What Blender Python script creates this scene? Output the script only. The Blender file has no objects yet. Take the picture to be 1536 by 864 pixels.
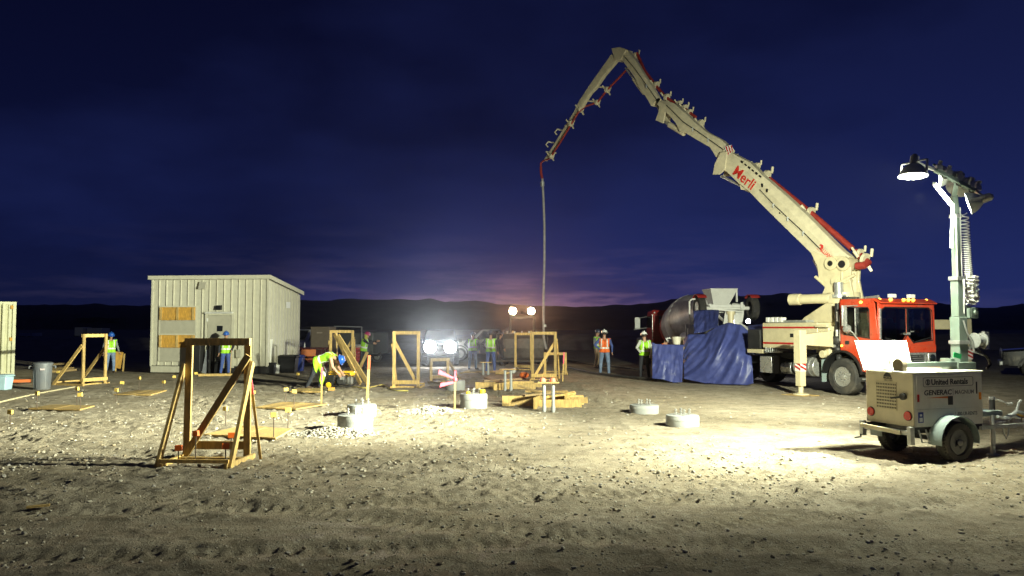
import bpy, bmesh, math, random
import numpy as np
from mathutils import Vector, Matrix

random.seed(7)
R = math.radians
PI = math.pi
SC = bpy.context.scene
COL = SC.collection

# ------------------------------------------------------------------ camera
CAM_H = 2.0
FPX = 1180.0                       # focal length in photograph pixels (1536 wide)
PITCH = math.atan(59.0 / FPX)
cam_data = bpy.data.cameras.new('camera')
cam_data.sensor_width = 36.0
cam_data.lens = FPX / 1536.0 * 36.0
cam_data.clip_start = 0.1
cam_data.clip_end = 6000.0
cam = bpy.data.objects.new('camera', cam_data)
COL.objects.link(cam)
cam.location = (0, 0, CAM_H)
cam.rotation_euler = (PI / 2 + PITCH, 0, 0)
SC.camera = cam

# ------------------------------------------------------------------ world (late dusk)
SUN_EL, SUN_ROT = R(-3.2), R(2.0)
world = bpy.data.worlds.new('World')
SC.world = world
world.use_nodes = True
wn, wl = world.node_tree.nodes, world.node_tree.links
wn.clear()
w_out = wn.new('ShaderNodeOutputWorld')
w_bg = wn.new('ShaderNodeBackground')
w_bg.inputs['Strength'].default_value = 0.1
w_sky = wn.new('ShaderNodeTexSky')
w_sky.sky_type = 'NISHITA'
w_sky.sun_disc = False
w_sky.sun_elevation = SUN_EL
w_sky.sun_rotation = SUN_ROT
w_sky.altitude = 1500
w_sky.air_density = 1.0
w_sky.dust_density = 0.6
w_sky.ozone_density = 6.0


def wmath(op, a, b=None, clamp=False):
    n = wn.new('ShaderNodeMath'); n.operation = op; n.use_clamp = clamp
    for i, s in enumerate((a, b)):
        if s is None: continue
        if isinstance(s, (int, float)): n.inputs[i].default_value = s
        else: wl.new(s, n.inputs[i])
    return n.outputs[0]


def wmix(blend, fac, a, b):
    n = wn.new('ShaderNodeMix'); n.data_type = 'RGBA'; n.blend_type = blend
    for s, k in ((fac, 0), (a, 6), (b, 7)):
        if isinstance(s, (int, float)): n.inputs[k].default_value = s
        elif isinstance(s, tuple): n.inputs[k].default_value = (*s, 1)
        else: wl.new(s, n.inputs[k])
    return n.outputs[2]


w_co = wn.new('ShaderNodeTexCoord')
w_sep = wn.new('ShaderNodeSeparateXYZ')
wl.new(w_co.outputs['Generated'], w_sep.inputs[0])
zz = wmath('MAXIMUM', w_sep.outputs['Z'], 0.0)
# night sky colour: navy that pales a little down to the horizon, faint broad cloud
n1 = wn.new('ShaderNodeTexNoise'); n1.inputs['Scale'].default_value = 2.6; n1.inputs['Detail'].default_value = 6
w_map = wn.new('ShaderNodeMapping'); w_map.inputs['Scale'].default_value = (1.0, 1.0, 2.6)
wl.new(w_co.outputs['Generated'], w_map.inputs[0]); wl.new(w_map.outputs[0], n1.inputs['Vector'])
r1 = wn.new('ShaderNodeMapRange'); r1.inputs['From Min'].default_value = 0.40; r1.inputs['From Max'].default_value = 0.70
wl.new(n1.outputs['Fac'], r1.inputs['Value'])
low = wmath('POWER', wmath('SUBTRACT', 1.0, zz, True), 5.0)
base = wmix('MIX', low, (0.042, 0.060, 0.28), (0.17, 0.28, 1.35))
# a bank of dark cloud that thickens to the left and overhead
dk = wmath('ADD', wmath('MULTIPLY', wmath('SUBTRACT', n1.outputs['Fac'], 0.48), 3.0), wmath('ADD', wmath('MULTIPLY', w_sep.outputs['X'], -1.1), wmath('MULTIPLY', zz, 1.5)))
dk = wmath('MULTIPLY', wmath('ADD', dk, 0.02), 1.0, True)
base = wmix('MULTIPLY', wmath('MULTIPLY', dk, 0.95), base, (0.30, 0.29, 0.30))
# thin dusk clouds low over the hills, lit from below the horizon
n2 = wn.new('ShaderNodeTexNoise'); n2.inputs['Scale'].default_value = 5.5; n2.inputs['Detail'].default_value = 7; n2.inputs['Roughness'].default_value = 0.62
w_map2 = wn.new('ShaderNodeMapping'); w_map2.inputs['Scale'].default_value = (1.0, 1.0, 8.0); w_map2.inputs['Location'].default_value = (0.3, 0.2, 0.1)
wl.new(w_co.outputs['Generated'], w_map2.inputs[0]); wl.new(w_map2.outputs[0], n2.inputs['Vector'])
r2 = wn.new('ShaderNodeMapRange'); r2.inputs['From Min'].default_value = 0.49; r2.inputs['From Max'].default_value = 0.62
wl.new(n2.outputs['Fac'], r2.inputs['Value'])
band = wmath('POWER', wmath('SUBTRACT', 1.0, zz, True), 30.0)
az = wmath('MAXIMUM', w_sep.outputs['Y'], 0.0)
glow = wmath('MULTIPLY', band, wmath('POWER', az, 9.0))
cl = wmath('MULTIPLY', wmath('MULTIPLY', r2.outputs[0], glow), 1.0)
low_glow = wmath('MULTIPLY', wmath('POWER', wmath('SUBTRACT', 1.0, zz, True), 42.0), wmath('POWER', az, 70.0))
base = wmix('ADD', wmath('MULTIPLY', glow, 1.0), base, (0.08, 0.06, 0.13))
base = wmix('ADD', wmath('MULTIPLY', low_glow, wmath('ADD', wmath('MULTIPLY', r2.outputs[0], 0.9), 0.35)), base, (8.0, 3.4, 2.9))
base = wmix('ADD', cl, base, (1.3, 1.0, 1.5))
mul = wmix('MULTIPLY', 1.0, w_sky.outputs[0], (0.25, 0.25, 0.5))
tot = wmix('ADD', 1.0, base, mul)
wl.new(tot, w_bg.inputs['Color'])
wl.new(w_bg.outputs[0], w_out.inputs['Surface'])

SC.view_settings.view_transform = 'Standard'
SC.view_settings.look = 'None'
SC.view_settings.gamma = 1.0
SC.view_settings.use_curve_mapping = False
SC.view_settings.exposure = 0.0
SC.render.engine = 'CYCLES'
SC.cycles.use_denoising = True
SC.cycles.max_bounces = 7
SC.cycles.diffuse_bounces = 4
SC.cycles.glossy_bounces = 3
SC.cycles.transmission_bounces = 5
SC.cycles.transparent_max_bounces = 10
SC.cycles.sample_clamp_indirect = 4.0
SC.cycles.caustics_reflective = False
SC.cycles.caustics_refractive = False

# light levels of the lamps in the place (watts)
TOWER_W = (1900, 64000, 13500, 9900)


# ------------------------------------------------------------------ picture <-> place
def ray(px, py):
    u, v = (px - 768.0) / FPX, (432.0 - py) / FPX
    return Vector((u, math.cos(PITCH) - v * math.sin(PITCH), math.sin(PITCH) + v * math.cos(PITCH)))


def at(px, py, Y):
    d = ray(px, py)
    return Vector((0, 0, CAM_H)) + d * (Y / d.y)


def gp(px, py, z=0.0):
    d = ray(px, py)
    return Vector((0, 0, CAM_H)) + d * ((z - CAM_H) / d.z)


# ------------------------------------------------------------------ noise and terrain
_rs = np.random.RandomState(11)
_PERM = _rs.permutation(4096)
_GR = _rs.rand(4096) * 2 * PI


def perlin(x, y):
    x = np.asarray(x, float); y = np.asarray(y, float)
    xi, yi = np.floor(x).astype(int), np.floor(y).astype(int)
    xf, yf = x - xi, y - yi
    u, v = xf * xf * xf * (xf * (xf * 6 - 15) + 10), yf * yf * yf * (yf * (yf * 6 - 15) + 10)

    def g(ix, iy, dx, dy):
        a = _GR[_PERM[(_PERM[ix & 4095] + iy) & 4095]]
        return np.cos(a) * dx + np.sin(a) * dy
    n00, n10 = g(xi, yi, xf, yf), g(xi + 1, yi, xf - 1, yf)
    n01, n11 = g(xi, yi + 1, xf, yf - 1), g(xi + 1, yi + 1, xf - 1, yf - 1)
    return (n00 * (1 - u) + n10 * u) * (1 - v) + (n01 * (1 - u) + n11 * u) * v


def fbm(x, y, octv=4, gain=0.55):
    s, a, f = 0.0, 1.0, 1.0
    for k in range(octv):
        s = s + a * perlin(np.asarray(x) * f + 17.3 * k, np.asarray(y) * f - 9.1 * k)
        a *= gain; f *= 2.07
    return s


def smooth01(a, b, t):
    t = np.clip((np.asarray(t, float) - a) / (b - a), 0, 1)
    return t * t * (3 - 2 * t)


def coarse_z(x, y):
    """gentle shape of the ground that things stand on"""
    x = np.asarray(x, float); y = np.asarray(y, float)
    z = 0.05 * fbm(x * 0.16 + 3, y * 0.16, 2)
    z = z + 0.10 * np.exp(-(((x + 9.5) / 3.0) ** 2 + ((y - 13.0) / 2.0) ** 2)) * (0.6 + 0.8 * fbm(x * 0.9, y * 0.9, 2))
    near = 1 - smooth01(45, 80, np.hypot(x, y))
    return z * near


def ground_z(x, y):
    x = np.asarray(x, float); y = np.asarray(y, float)
    z = coarse_z(x, y)
    wx = x + 0.25 * perlin(x * 0.9, y * 0.9); wy = y + 0.25 * perlin(x * 0.9 + 40, y * 0.9)
    rough = 0.45 + 0.75 * smooth01(-0.25, 0.45, fbm(x * 0.35 + 8, y * 0.35 - 3, 2))
    rough = rough * (1.0 - 0.55 * smooth01(2.0, 6.0, x) * smooth01(11, 15, y))
    rough = rough * (1 + 0.5 * smooth01(-3, -7, x) * smooth01(11, 13, y) * smooth01(26, 20, y))
    rough = rough * (0.62 + 0.38 * smooth01(7.5, 11.0, y))
    f = fbm(wx * 1.7, wy * 2.3, 4, 0.55)
    clod = np.maximum(fbm(wx * 6.0 + 5, wy * 7.5, 3, 0.65) - 0.12, 0)
    near = 1 - smooth01(28, 50, y)
    fine = fbm(wx * 11.0, wy * 14.0 + 3, 2, 0.6)
    z = z + near * rough * (0.030 * f + 0.085 * clod + 0.018 * fine)
    # wheel ruts that swing across the front
    for (cx, cy, rad, w) in ((-6, 34, 25.4, 0.20), (-6, 34, 27.2, 0.20), (9, 40, 31.5, 0.22), (9, 40, 33.4, 0.22)):
        d = np.hypot(x - cx, y - cy) - rad
        cut = np.exp(-(d / w) ** 2) * (y < 16)
        ang = np.arctan2(y - cy, x - cx) * rad
        tread = np.sin(2 * PI * (ang / 0.17 + 1.6 * np.abs(d))) * cut
        z = z - 0.020 * cut + 0.014 * tread + 0.018 * np.exp(-((np.abs(d) - 1.7 * w) / (0.6 * w)) ** 2) * (y < 16) * (0.5 + fbm(x * 2, y * 2, 2))
    return z


def gz(x, y):
    return float(coarse_z(x, y))


def on_ground(px, py):
    p = gp(px, py)
    p.z = gz(p.x, p.y)
    return p


# ------------------------------------------------------------------ materials
MATS = {}


def mat(name, col, rough=0.6, metal=0.0, var=0.12, scale=6.0, bump=0.0, bscale=40.0, coat=0.0, emit=None, estr=0.0,
        dirt=0.0, dirtcol=(0.25, 0.2, 0.14), stretch=None, spec=0.5, trans=0.0, alpha=1.0, randv=0.0):
    if name in MATS: return MATS[name]
    m = bpy.data.materials.new(name); m.use_nodes = True
    nt = m.node_tree; N, L = nt.nodes, nt.links
    b = N['Principled BSDF']
    b.inputs['Roughness'].default_value = rough
    b.inputs['Metallic'].default_value = metal
    b.inputs['Specular IOR Level'].default_value = spec
    b.inputs['Coat Weight'].default_value = coat
    b.inputs['Transmission Weight'].default_value = trans
    b.inputs['Alpha'].default_value = alpha
    tc = N.new('ShaderNodeTexCoord'); mp = N.new('ShaderNodeMapping')
    L.new(tc.outputs['Object'], mp.inputs[0])
    if stretch: mp.inputs['Scale'].default_value = stretch
    nz = N.new('ShaderNodeTexNoise'); nz.inputs['Scale'].default_value = scale; nz.inputs['Detail'].default_value = 5
    L.new(mp.outputs[0], nz.inputs['Vector'])
    rmp = N.new('ShaderNodeMapRange'); rmp.inputs['From Min'].default_value = 0.3; rmp.inputs['From Max'].default_value = 0.7
    L.new(nz.outputs['Fac'], rmp.inputs['Value'])
    mx = N.new('ShaderNodeMix'); mx.data_type = 'RGBA'
    mx.inputs[6].default_value = tuple(c * (1 - var) for c in col) + (1,)
    mx.inputs[7].default_value = tuple(min(1, c * (1 + var)) for c in col) + (1,)
    L.new(rmp.outputs[0], mx.inputs[0])
    out = mx.outputs[2]
    if randv:
        oi = N.new('ShaderNodeObjectInfo')
        hs = N.new('ShaderNodeHueSaturation')
        mr = N.new('ShaderNodeMapRange'); mr.inputs['To Min'].default_value = 1 - randv; mr.inputs['To Max'].default_value = 1 + randv
        L.new(oi.outputs['Random'], mr.inputs['Value']); L.new(mr.outputs[0], hs.inputs['Value']); L.new(out, hs.inputs['Color'])
        out = hs.outputs[0]
    if dirt:
        n3 = N.new('ShaderNodeTexNoise'); n3.inputs['Scale'].default_value = 2.3; n3.inputs['Detail'].default_value = 8; n3.inputs['Roughness'].default_value = 0.7
        L.new(tc.outputs['Object'], n3.inputs['Vector'])
        rr = N.new('ShaderNodeMapRange'); rr.inputs['From Min'].default_value = 0.46; rr.inputs['From Max'].default_value = 0.72; rr.inputs['To Max'].default_value = dirt
        L.new(n3.outputs['Fac'], rr.inputs['Value'])
        m2 = N.new('ShaderNodeMix'); m2.data_type = 'RGBA'; m2.inputs[7].default_value = (*dirtcol, 1)
        L.new(rr.outputs[0], m2.inputs[0]); L.new(out, m2.inputs[6]); out = m2.outputs[2]
    L.new(out, b.inputs['Base Color'])
    if rough > 0.08:
        r3 = N.new('ShaderNodeMapRange'); r3.inputs['To Min'].default_value = max(0.03, rough - 0.12); r3.inputs['To Max'].default_value = min(1, rough + 0.12)
        L.new(nz.outputs['Fac'], r3.inputs['Value']); L.new(r3.outputs[0], b.inputs['Roughness'])
    if bump:
        nb = N.new('ShaderNodeTexNoise'); nb.inputs['Scale'].default_value = bscale; nb.inputs['Detail'].default_value = 6
        L.new(mp.outputs[0], nb.inputs['Vector'])
        bp = N.new('ShaderNodeBump'); bp.inputs['Strength'].default_value = bump; bp.inputs['Distance'].default_value = 0.02
        L.new(nb.outputs['Fac'], bp.inputs['Height']); L.new(bp.outputs[0], b.inputs['Normal'])
    if emit:
        b.inputs['Emission Color'].default_value = (*emit, 1); b.inputs['Emission Strength'].default_value = estr
    MATS[name] = m
    return m


def wood_mat(name, col, rv=0.32):
    if name in MATS: return MATS[name]
    m = mat(name, col, rough=0.72, var=0.30, scale=4.5, bump=0.3, bscale=30, stretch=(6, 6, 1.2), randv=rv, dirt=0.4, dirtcol=(0.24, 0.17, 0.09))
    return m


W_NEW = wood_mat('new lumber', (0.56, 0.38, 0.13))
W_OLD = wood_mat('weathered lumber', (0.36, 0.25, 0.11))
PLY = wood_mat('plywood', (0.46, 0.31, 0.11))
PLYO = wood_mat('golden plywood', (0.55, 0.30, 0.05), 0.1)
CONC = mat('concrete', (0.33, 0.34, 0.33), 0.85, var=0.12, scale=5, bump=0.3, bscale=60, dirt=0.3, dirtcol=(0.33, 0.29, 0.22))
CREAM = mat('cream truck paint', (0.60, 0.53, 0.34), 0.40, var=0.07, dirt=0.45, dirtcol=(0.33, 0.28, 0.18), coat=0.25)
CREAM2 = mat('pale cream boom paint', (0.60, 0.54, 0.38), 0.45, var=0.10, dirt=0.5, dirtcol=(0.34, 0.30, 0.21))
REDP = mat('orange red cab paint', (0.48, 0.046, 0.015), 0.30, var=0.06, coat=0.5, dirt=0.4, dirtcol=(0.26, 0.15, 0.10))
DKRED = mat('dark red paint', (0.42, 0.03, 0.024), 0.4, var=0.15, dirt=0.2)
REDPIPE = mat('red delivery pipe', (0.27, 0.03, 0.022), 0.5, var=0.2)
STRIPE = mat('red stripe vinyl', (0.42, 0.02, 0.015), 0.45, var=0.08)
RUBBER = mat('tyre rubber', (0.028, 0.027, 0.026), 0.85, var=0.25, dirt=0.5, dirtcol=(0.16, 0.135, 0.10), bump=0.2)
ALU = mat('bright aluminium', (0.50, 0.50, 0.48), 0.28, metal=0.65, var=0.1, dirt=0.2)
STEEL = mat('galvanised steel', (0.42, 0.43, 0.42), 0.45, metal=0.6, var=0.18, scale=14)
GALV = mat('grey green mast paint', (0.17, 0.225, 0.195), 0.5, metal=0.1, var=0.1, dirt=0.2)
BLK = mat('black steel', (0.018, 0.018, 0.019), 0.55, var=0.25, dirt=0.2, dirtcol=(0.09, 0.08, 0.06))
BLKP = mat('black plastic', (0.012, 0.012, 0.013), 0.45, var=0.2)
GLASS = mat('window glass', (0.62, 0.70, 0.68), 0.04, var=0.03, trans=1.0, spec=0.5)
GLASSD = mat('tinted glass', (0.012, 0.014, 0.016), 0.06, var=0.1, spec=0.7)
WHITE = mat('white paint', (0.74, 0.74, 0.71), 0.42, var=0.04, dirt=0.18, dirtcol=(0.4, 0.36, 0.28))
TRAILER = mat('trailer body paint', (0.74, 0.73, 0.66), 0.42, var=0.05, dirt=0.32, dirtcol=(0.36, 0.31, 0.22))
TRAILC = mat('trailer cream paint', (0.72, 0.65, 0.46), 0.42, var=0.05, dirt=0.3, dirtcol=(0.36, 0.30, 0.20))
FENDER = mat('grey blue fender', (0.23, 0.29, 0.29), 0.45, var=0.1, dirt=0.3)
SIDING = mat('beige metal siding', (0.55, 0.53, 0.42), 0.5, var=0.07, dirt=0.3, dirtcol=(0.42, 0.38, 0.28), randv=0.05, bump=0.05, bscale=3)
SIDGREY = mat('grey beige panel', (0.42, 0.40, 0.32), 0.55, var=0.06, dirt=0.1)
CONTAIN = mat('cream container paint', (0.58, 0.57, 0.38), 0.5, var=0.06, dirt=0.3, dirtcol=(0.33, 0.27, 0.14))
TARP = mat('blue tarpaulin', (0.05, 0.065, 0.225), 0.42, var=0.2, scale=5, bump=0.30, bscale=34, dirt=0.25, dirtcol=(0.12, 0.12, 0.26))
LIME = mat('lime safety vest', (0.34, 0.74, 0.02), 0.7, var=0.18, scale=9, bump=0.6, bscale=14, dirt=0.25)
ORANGE = mat('orange safety vest', (0.82, 0.15, 0.02), 0.7, var=0.18, scale=9, bump=0.6, bscale=14, dirt=0.25)
SILVER = mat('reflective silver tape', (0.75, 0.75, 0.7), 0.35, var=0.05)
JEANS = mat('blue denim', (0.16, 0.23, 0.36), 0.85, var=0.3, bump=0.6, bscale=14, dirt=0.3)
DARKCL = mat('dark work cloth', (0.02, 0.022, 0.03), 0.85, var=0.25)
GREYCL = mat('grey work cloth', (0.2, 0.21, 0.23), 0.85, var=0.2)
TANCL = mat('tan work cloth', (0.3, 0.22, 0.13), 0.85, var=0.2)
BLUECL = mat('blue shirt cloth', (0.05, 0.09, 0.28), 0.85, var=0.2)
SKIN = mat('skin', (0.48, 0.27, 0.18), 0.55, var=0.08)
HAIR = mat('dark hair', (0.03, 0.02, 0.014), 0.7, var=0.2)
BOOT = mat('brown boots', (0.07, 0.045, 0.028), 0.7, var=0.2)
HATW = mat('white helmet plastic', (0.75, 0.75, 0.73), 0.35, var=0.03)
HATB = mat('blue helmet plastic', (0.02, 0.10, 0.42), 0.35, var=0.05)
HATK = mat('dark patterned helmet', (0.05, 0.06, 0.10), 0.3, var=0.9, scale=18)
YCAP = mat('yellow cap wood', (0.66, 0.46, 0.10), 0.7, var=0.12, randv=0.15)
OCAP = mat('orange cap plastic', (0.85, 0.17, 0.02), 0.5, var=0.08)
PINK = mat('pink flagging', (0.85, 0.10, 0.16), 0.6, var=0.1)
REBAR = mat('rusty rebar', (0.10, 0.07, 0.05), 0.8, metal=0.3, var=0.3, scale=30)
GREYPL = mat('grey bin plastic', (0.13, 0.14, 0.155), 0.45, var=0.08, dirt=0.25)
PIPEG = mat('grey conduit', (0.36, 0.38, 0.38), 0.45, var=0.08, dirt=0.2)
REDL = mat('red tail lens', (0.45, 0.02, 0.012), 0.25, var=0.1)
AMBERL = mat('amber lens', (0.75, 0.25, 0.02), 0.25, var=0.05)
AMBERLIT = mat('lit amber marker', (0.9, 0.4, 0.05), 0.3, emit=(1.0, 0.42, 0.04), estr=9.0)
LENSLIT = mat('lit lamp lens', (0.9, 0.9, 0.85), 0.3, emit=(0.95, 1.0, 0.80), estr=40.0)
HEADLIT = mat('lit white headlamp', (0.9, 0.9, 0.9), 0.3, emit=(0.93, 0.96, 1.0), estr=110.0)
WARMLIT = mat('lit warm floodlamp', (0.9, 0.85, 0.7), 0.3, emit=(1.0, 0.74, 0.48), estr=160.0)
REFLECT = mat('pale lamp shell', (0.66, 0.70, 0.66), 0.35, metal=0.0, var=0.05)
MAROON = mat('maroon paint', (0.10, 0.018, 0.022), 0.5, var=0.15)
ORNG = mat('orange plastic', (0.62, 0.17, 0.03), 0.5, var=0.1)
YELL = mat('yellow generator paint', (0.80, 0.46, 0.015), 0.4, var=0.06)
BLUEP = mat('blue plastic', (0.02, 0.045, 0.25), 0.45, var=0.1)
LTBLUE = mat('pale blue cooler plastic', (0.38, 0.55, 0.62), 0.45, var=0.05)
BROWNB = mat('brown container paint', (0.24, 0.19, 0.14), 0.6, var=0.08, dirt=0.2)
DRUM = mat('mixer drum paint', (0.50, 0.48, 0.48), 0.45, metal=0.2, var=0.2, dirt=0.35, dirtcol=(0.25, 0.2, 0.17))
LOADER = mat('worn bucket steel', (0.15, 0.14, 0.13), 0.6, metal=0.3, var=0.2, dirt=0.3)
HOSE = mat('black hose rubber', (0.02, 0.02, 0.02), 0.7, var=0.3, dirt=0.3)
INK = mat('black lettering', (0.02, 0.02, 0.022), 0.5, var=0.05)
GREYTX = mat('grey lettering', (0.16, 0.16, 0.15), 0.5, var=0.05)
CABIN = mat('cab interior', (0.30, 0.32, 0.30), 0.8, var=0.2)
ROPE = mat('pale rope', (0.55, 0.48, 0.30), 0.8, var=0.1)
GREENGLOW = mat('green glow plate', (0.03, 0.45, 0.14), 0.5, var=0.05)
GRAVEL = mat('grey gravel', (0.33, 0.30, 0.25), 0.9, var=0.35, scale=2.0, bump=0.3)


# ------------------------------------------------------------------ mesh building
class MB:
    def __init__(s):
        s.v = []; s.f = []; s.m = []; s.mi = 0

    def add(s, vs, fs):
        o = len(s.v)
        s.v += [Vector(p) for p in vs]
        s.f += [[i + o for i in f] for f in fs]
        s.m += [s.mi] * len(fs)
        return s

    def box(s, c, size, rot=None):
        c = Vector(c); hx, hy, hz = [k / 2 for k in size]
        vs = [Vector((x, y, z)) for x in (-hx, hx) for y in (-hy, hy) for z in (-hz, hz)]
        if rot is not None: vs = [rot @ p for p in vs]
        return s.add([c + p for p in vs], [(0, 1, 3, 2), (4, 6, 7, 5), (0, 4, 5, 1), (2, 3, 7, 6), (0, 2, 6, 4), (1, 5, 7, 3)])

    def span(s, x0, x1, y0, y1, z0, z1):
        return s.box(((x0 + x1) / 2, (y0 + y1) / 2, (z0 + z1) / 2), (abs(x1 - x0), abs(y1 - y0), abs(z1 - z0)))

    def beam(s, p, q, w, h, up=(0, 0, 1)):
        p, q = Vector(p), Vector(q); d = (q - p); l = d.length; d.normalize()
        up = Vector(up)
        x = d.cross(up)
        if x.length < 1e-4: x = d.cross(Vector((1, 0, 0)))
        x.normalize(); u = x.cross(d)
        M = Matrix((x, d, u)).transposed()
        return s.box((p + q) / 2, (w, l, h), M)

    def ring(s, c, d, r, n, ph=0.0):
        d = Vector(d).normalized()
        x = d.cross(Vector((0, 0, 1)))
        if x.length < 1e-3: x = Vector((1, 0, 0))
        x.normalize(); y = d.cross(x)
        return [Vector(c) + (x * math.cos(ph + 2 * PI * i / n) + y * math.sin(ph + 2 * PI * i / n)) * r for i in range(n)]

    def cyl(s, p, q, r0, r1=None, n=14, cap=True):
        p, q = Vector(p), Vector(q)
        if r1 is None: r1 = r0
        a, b = s.ring(p, q - p, r0, n), s.ring(q, q - p, r1, n)
        fs = [(i, (i + 1) % n, n + (i + 1) % n, n + i) for i in range(n)]
        if cap: fs += [list(range(n))[::-1], list(range(n, 2 * n))]
        return s.add(a + b, fs)

    def tube(s, pts, r, n=8):
        pts = [Vector(p) for p in pts]
        rs = r if isinstance(r, (list, tuple)) else [r] * len(pts)
        rings = []; x = None
        for i, p in enumerate(pts):
            d = (pts[min(i + 1, len(pts) - 1)] - pts[max(i - 1, 0)]).normalized()
            if x is None:
                x = d.cross(Vector((0, 0, 1)))
                if x.length < 1e-3: x = d.cross(Vector((1, 0, 0)))
            x = (x - d * x.dot(d)).normalized(); y = d.cross(x)
            rings.append([p + (x * math.cos(2 * PI * k / n) + y * math.sin(2 * PI * k / n)) * rs[i] for k in range(n)])
        return s.loft(rings)

    def loft(s, rings, cap=True):
        n = len(rings[0]); vs = [p for r in rings for p in r]; fs = []
        for j in range(len(rings) - 1):
            for i in range(n):
                k = (i + 1) % n
                fs.append((j * n + i, j * n + k, (j + 1) * n + k, (j + 1) * n + i))
        if cap: fs += [list(range(n))[::-1], list(range((len(rings) - 1) * n, len(rings) * n))]
        return s.add(vs, fs)

    def lathe(s, prof, n, o, axis=(0, 0, 1), ex=None):
        """prof: (radius, along axis); ex = (scale of ring x, scale of ring y)"""
        axis = Vector(axis).normalized(); o = Vector(o); rings = []
        for r, h in prof:
            rings.append(s.ring(o + axis * h, axis, max(r, 1e-4), n))
        return s.loft(rings)

    def sph(s, c, r, n=12, m=8, rot=None):
        if isinstance(r, (int, float)): r = (r, r, r)
        c = Vector(c); vs = []; fs = []
        for j in range(m + 1):
            t = PI * j / m
            for i in range(n):
                a = 2 * PI * i / n
                p = Vector((r[0] * math.sin(t) * math.cos(a), r[1] * math.sin(t) * math.sin(a), r[2] * math.cos(t)))
                if rot is not None: p = rot @ p
                vs.append(c + p)
        for j in range(m):
            for i in range(n):
                k = (i + 1) % n
                fs.append((j * n + i, j * n + k, (j + 1) * n + k, (j + 1) * n + i))
        return s.add(vs, fs)

    def prism(s, poly, a, b):
        """closed ring 'poly' of 3D points swept from offset a to offset b (vectors)"""
        a, b = Vector(a), Vector(b)
        return s.loft([[Vector(p) + a for p in poly], [Vector(p) + b for p in poly]])

    def plate(s, outer, holes, t, M):
        """flat plate with holes: 2D outlines in the XY of M, thickness t along its Z"""
        bm = bmesh.new(); eds = []
        for loop in [outer] + list(holes):
            vs = [bm.verts.new((p[0], p[1], 0)) for p in loop]
            eds += [bm.edges.new((vs[i], vs[(i + 1) % len(vs)])) for i in range(len(vs))]
        bmesh.ops.triangle_fill(bm, use_beauty=True, use_dissolve=False, edges=eds, normal=(0, 0, 1))
        r = bmesh.ops.extrude_face_region(bm, geom=bm.faces[:])
        for e in r['geom']:
            if isinstance(e, bmesh.types.BMVert): e.co.z += t
        bm.verts.ensure_lookup_table(); bm.verts.index_update()
        s.add([M @ v.co for v in bm.verts], [[v.index for v in f.verts] for f in bm.faces])
        bm.free()
        return s

    def text(s, body, size, M, ext=0.002, bold=0.0, shear=0.0, align='LEFT', sx=1.0):
        cu = bpy.data.curves.new('lettering', 'FONT')
        cu.body = body; cu.size = size; cu.extrude = ext; cu.offset = bold; cu.shear = shear; cu.align_x = align
        cu.resolution_u = 3
        ob = bpy.data.objects.new('lettering', cu); COL.objects.link(ob)
        dg = bpy.context.evaluated_depsgraph_get()
        me = bpy.data.meshes.new_from_object(ob.evaluated_get(dg))
        s.add([M @ Vector((v.co.x * sx, v.co.y, v.co.z)) for v in me.vertices], [list(p.vertices) for p in me.polygons])
        bpy.data.objects.remove(ob); bpy.data.curves.remove(cu); bpy.data.meshes.remove(me)
        return s

    def build(s, name, m, parent=None, smooth=35, bev=0.0, world=False, seg=2):
        me = bpy.data.meshes.new(name)
        vs = s.v
        if world and parent is not None:
            inv = frame_of(parent).inverted()
            vs = [inv @ p for p in vs]
        bm = bmesh.new()
        bv = [bm.verts.new(p) for p in vs]
        for f, k in zip(s.f, s.m):
            try:
                g = bm.faces.new([bv[i] for i in f]); g.material_index = k
            except ValueError:
                pass
        bmesh.ops.remove_doubles(bm, verts=bm.verts[:], dist=1e-5)
        bmesh.ops.recalc_face_normals(bm, faces=bm.faces[:])
        bm.to_mesh(me); bm.free()
        for k in (m if isinstance(m, (list, tuple)) else [m]): me.materials.append(k)
        if smooth:
            me.polygons.foreach_set('use_smooth', [True] * len(me.polygons))
            me.set_sharp_from_angle(angle=R(smooth))
        o = bpy.data.objects.new(name, me); COL.objects.link(o)
        if parent is not None: o.parent = parent
        if bev:
            b = o.modifiers.new('bevel', 'BEVEL'); b.width = bev; b.segments = seg; b.limit_method = 'ANGLE'; b.angle_limit = R(40)
        return o


FR = {}


def frame_of(o):
    while o.parent is not None: o = o.parent
    return FR.get(o.name, Matrix.Identity(4))


def tag(o, label, cat, group=None):
    o['label'] = label; o['category'] = cat
    if group: o['group'] = group
    return o


def thing(name, label, cat, loc=(0, 0, 0), rotz=0.0, group=None):
    o = bpy.data.objects.new(name, None); COL.objects.link(o)
    o.empty_display_size = 0.2
    o.location = loc; o.rotation_euler = (0, 0, rotz)
    FR[o.name] = Matrix.Translation(Vector(loc)) @ Matrix.Rotation(rotz, 4, 'Z')
    return tag(o, label, cat, group)


def struct(o, kind='structure'):
    o['kind'] = kind
    return o


def part(name, m, parent, fn, **kw):
    b = MB(); fn(b)
    return b.build(name, m, parent, **kw)


def frame(o, x, y):
    """matrix with origin o, X axis x, Y axis y (made square)"""
    x = Vector(x).normalized(); y = Vector(y); y = (y - x * y.dot(x)).normalized(); z = x.cross(y)
    M = Matrix((x, y, z)).transposed().to_4x4(); M.translation = Vector(o)
    return M


def circle2(cx, cy, r, n=20, a0=0.0, a1=2 * PI):
    return [(cx + r * math.cos(a0 + (a1 - a0) * i / n), cy + r * math.sin(a0 + (a1 - a0) * i / n)) for i in range(n)]


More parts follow.
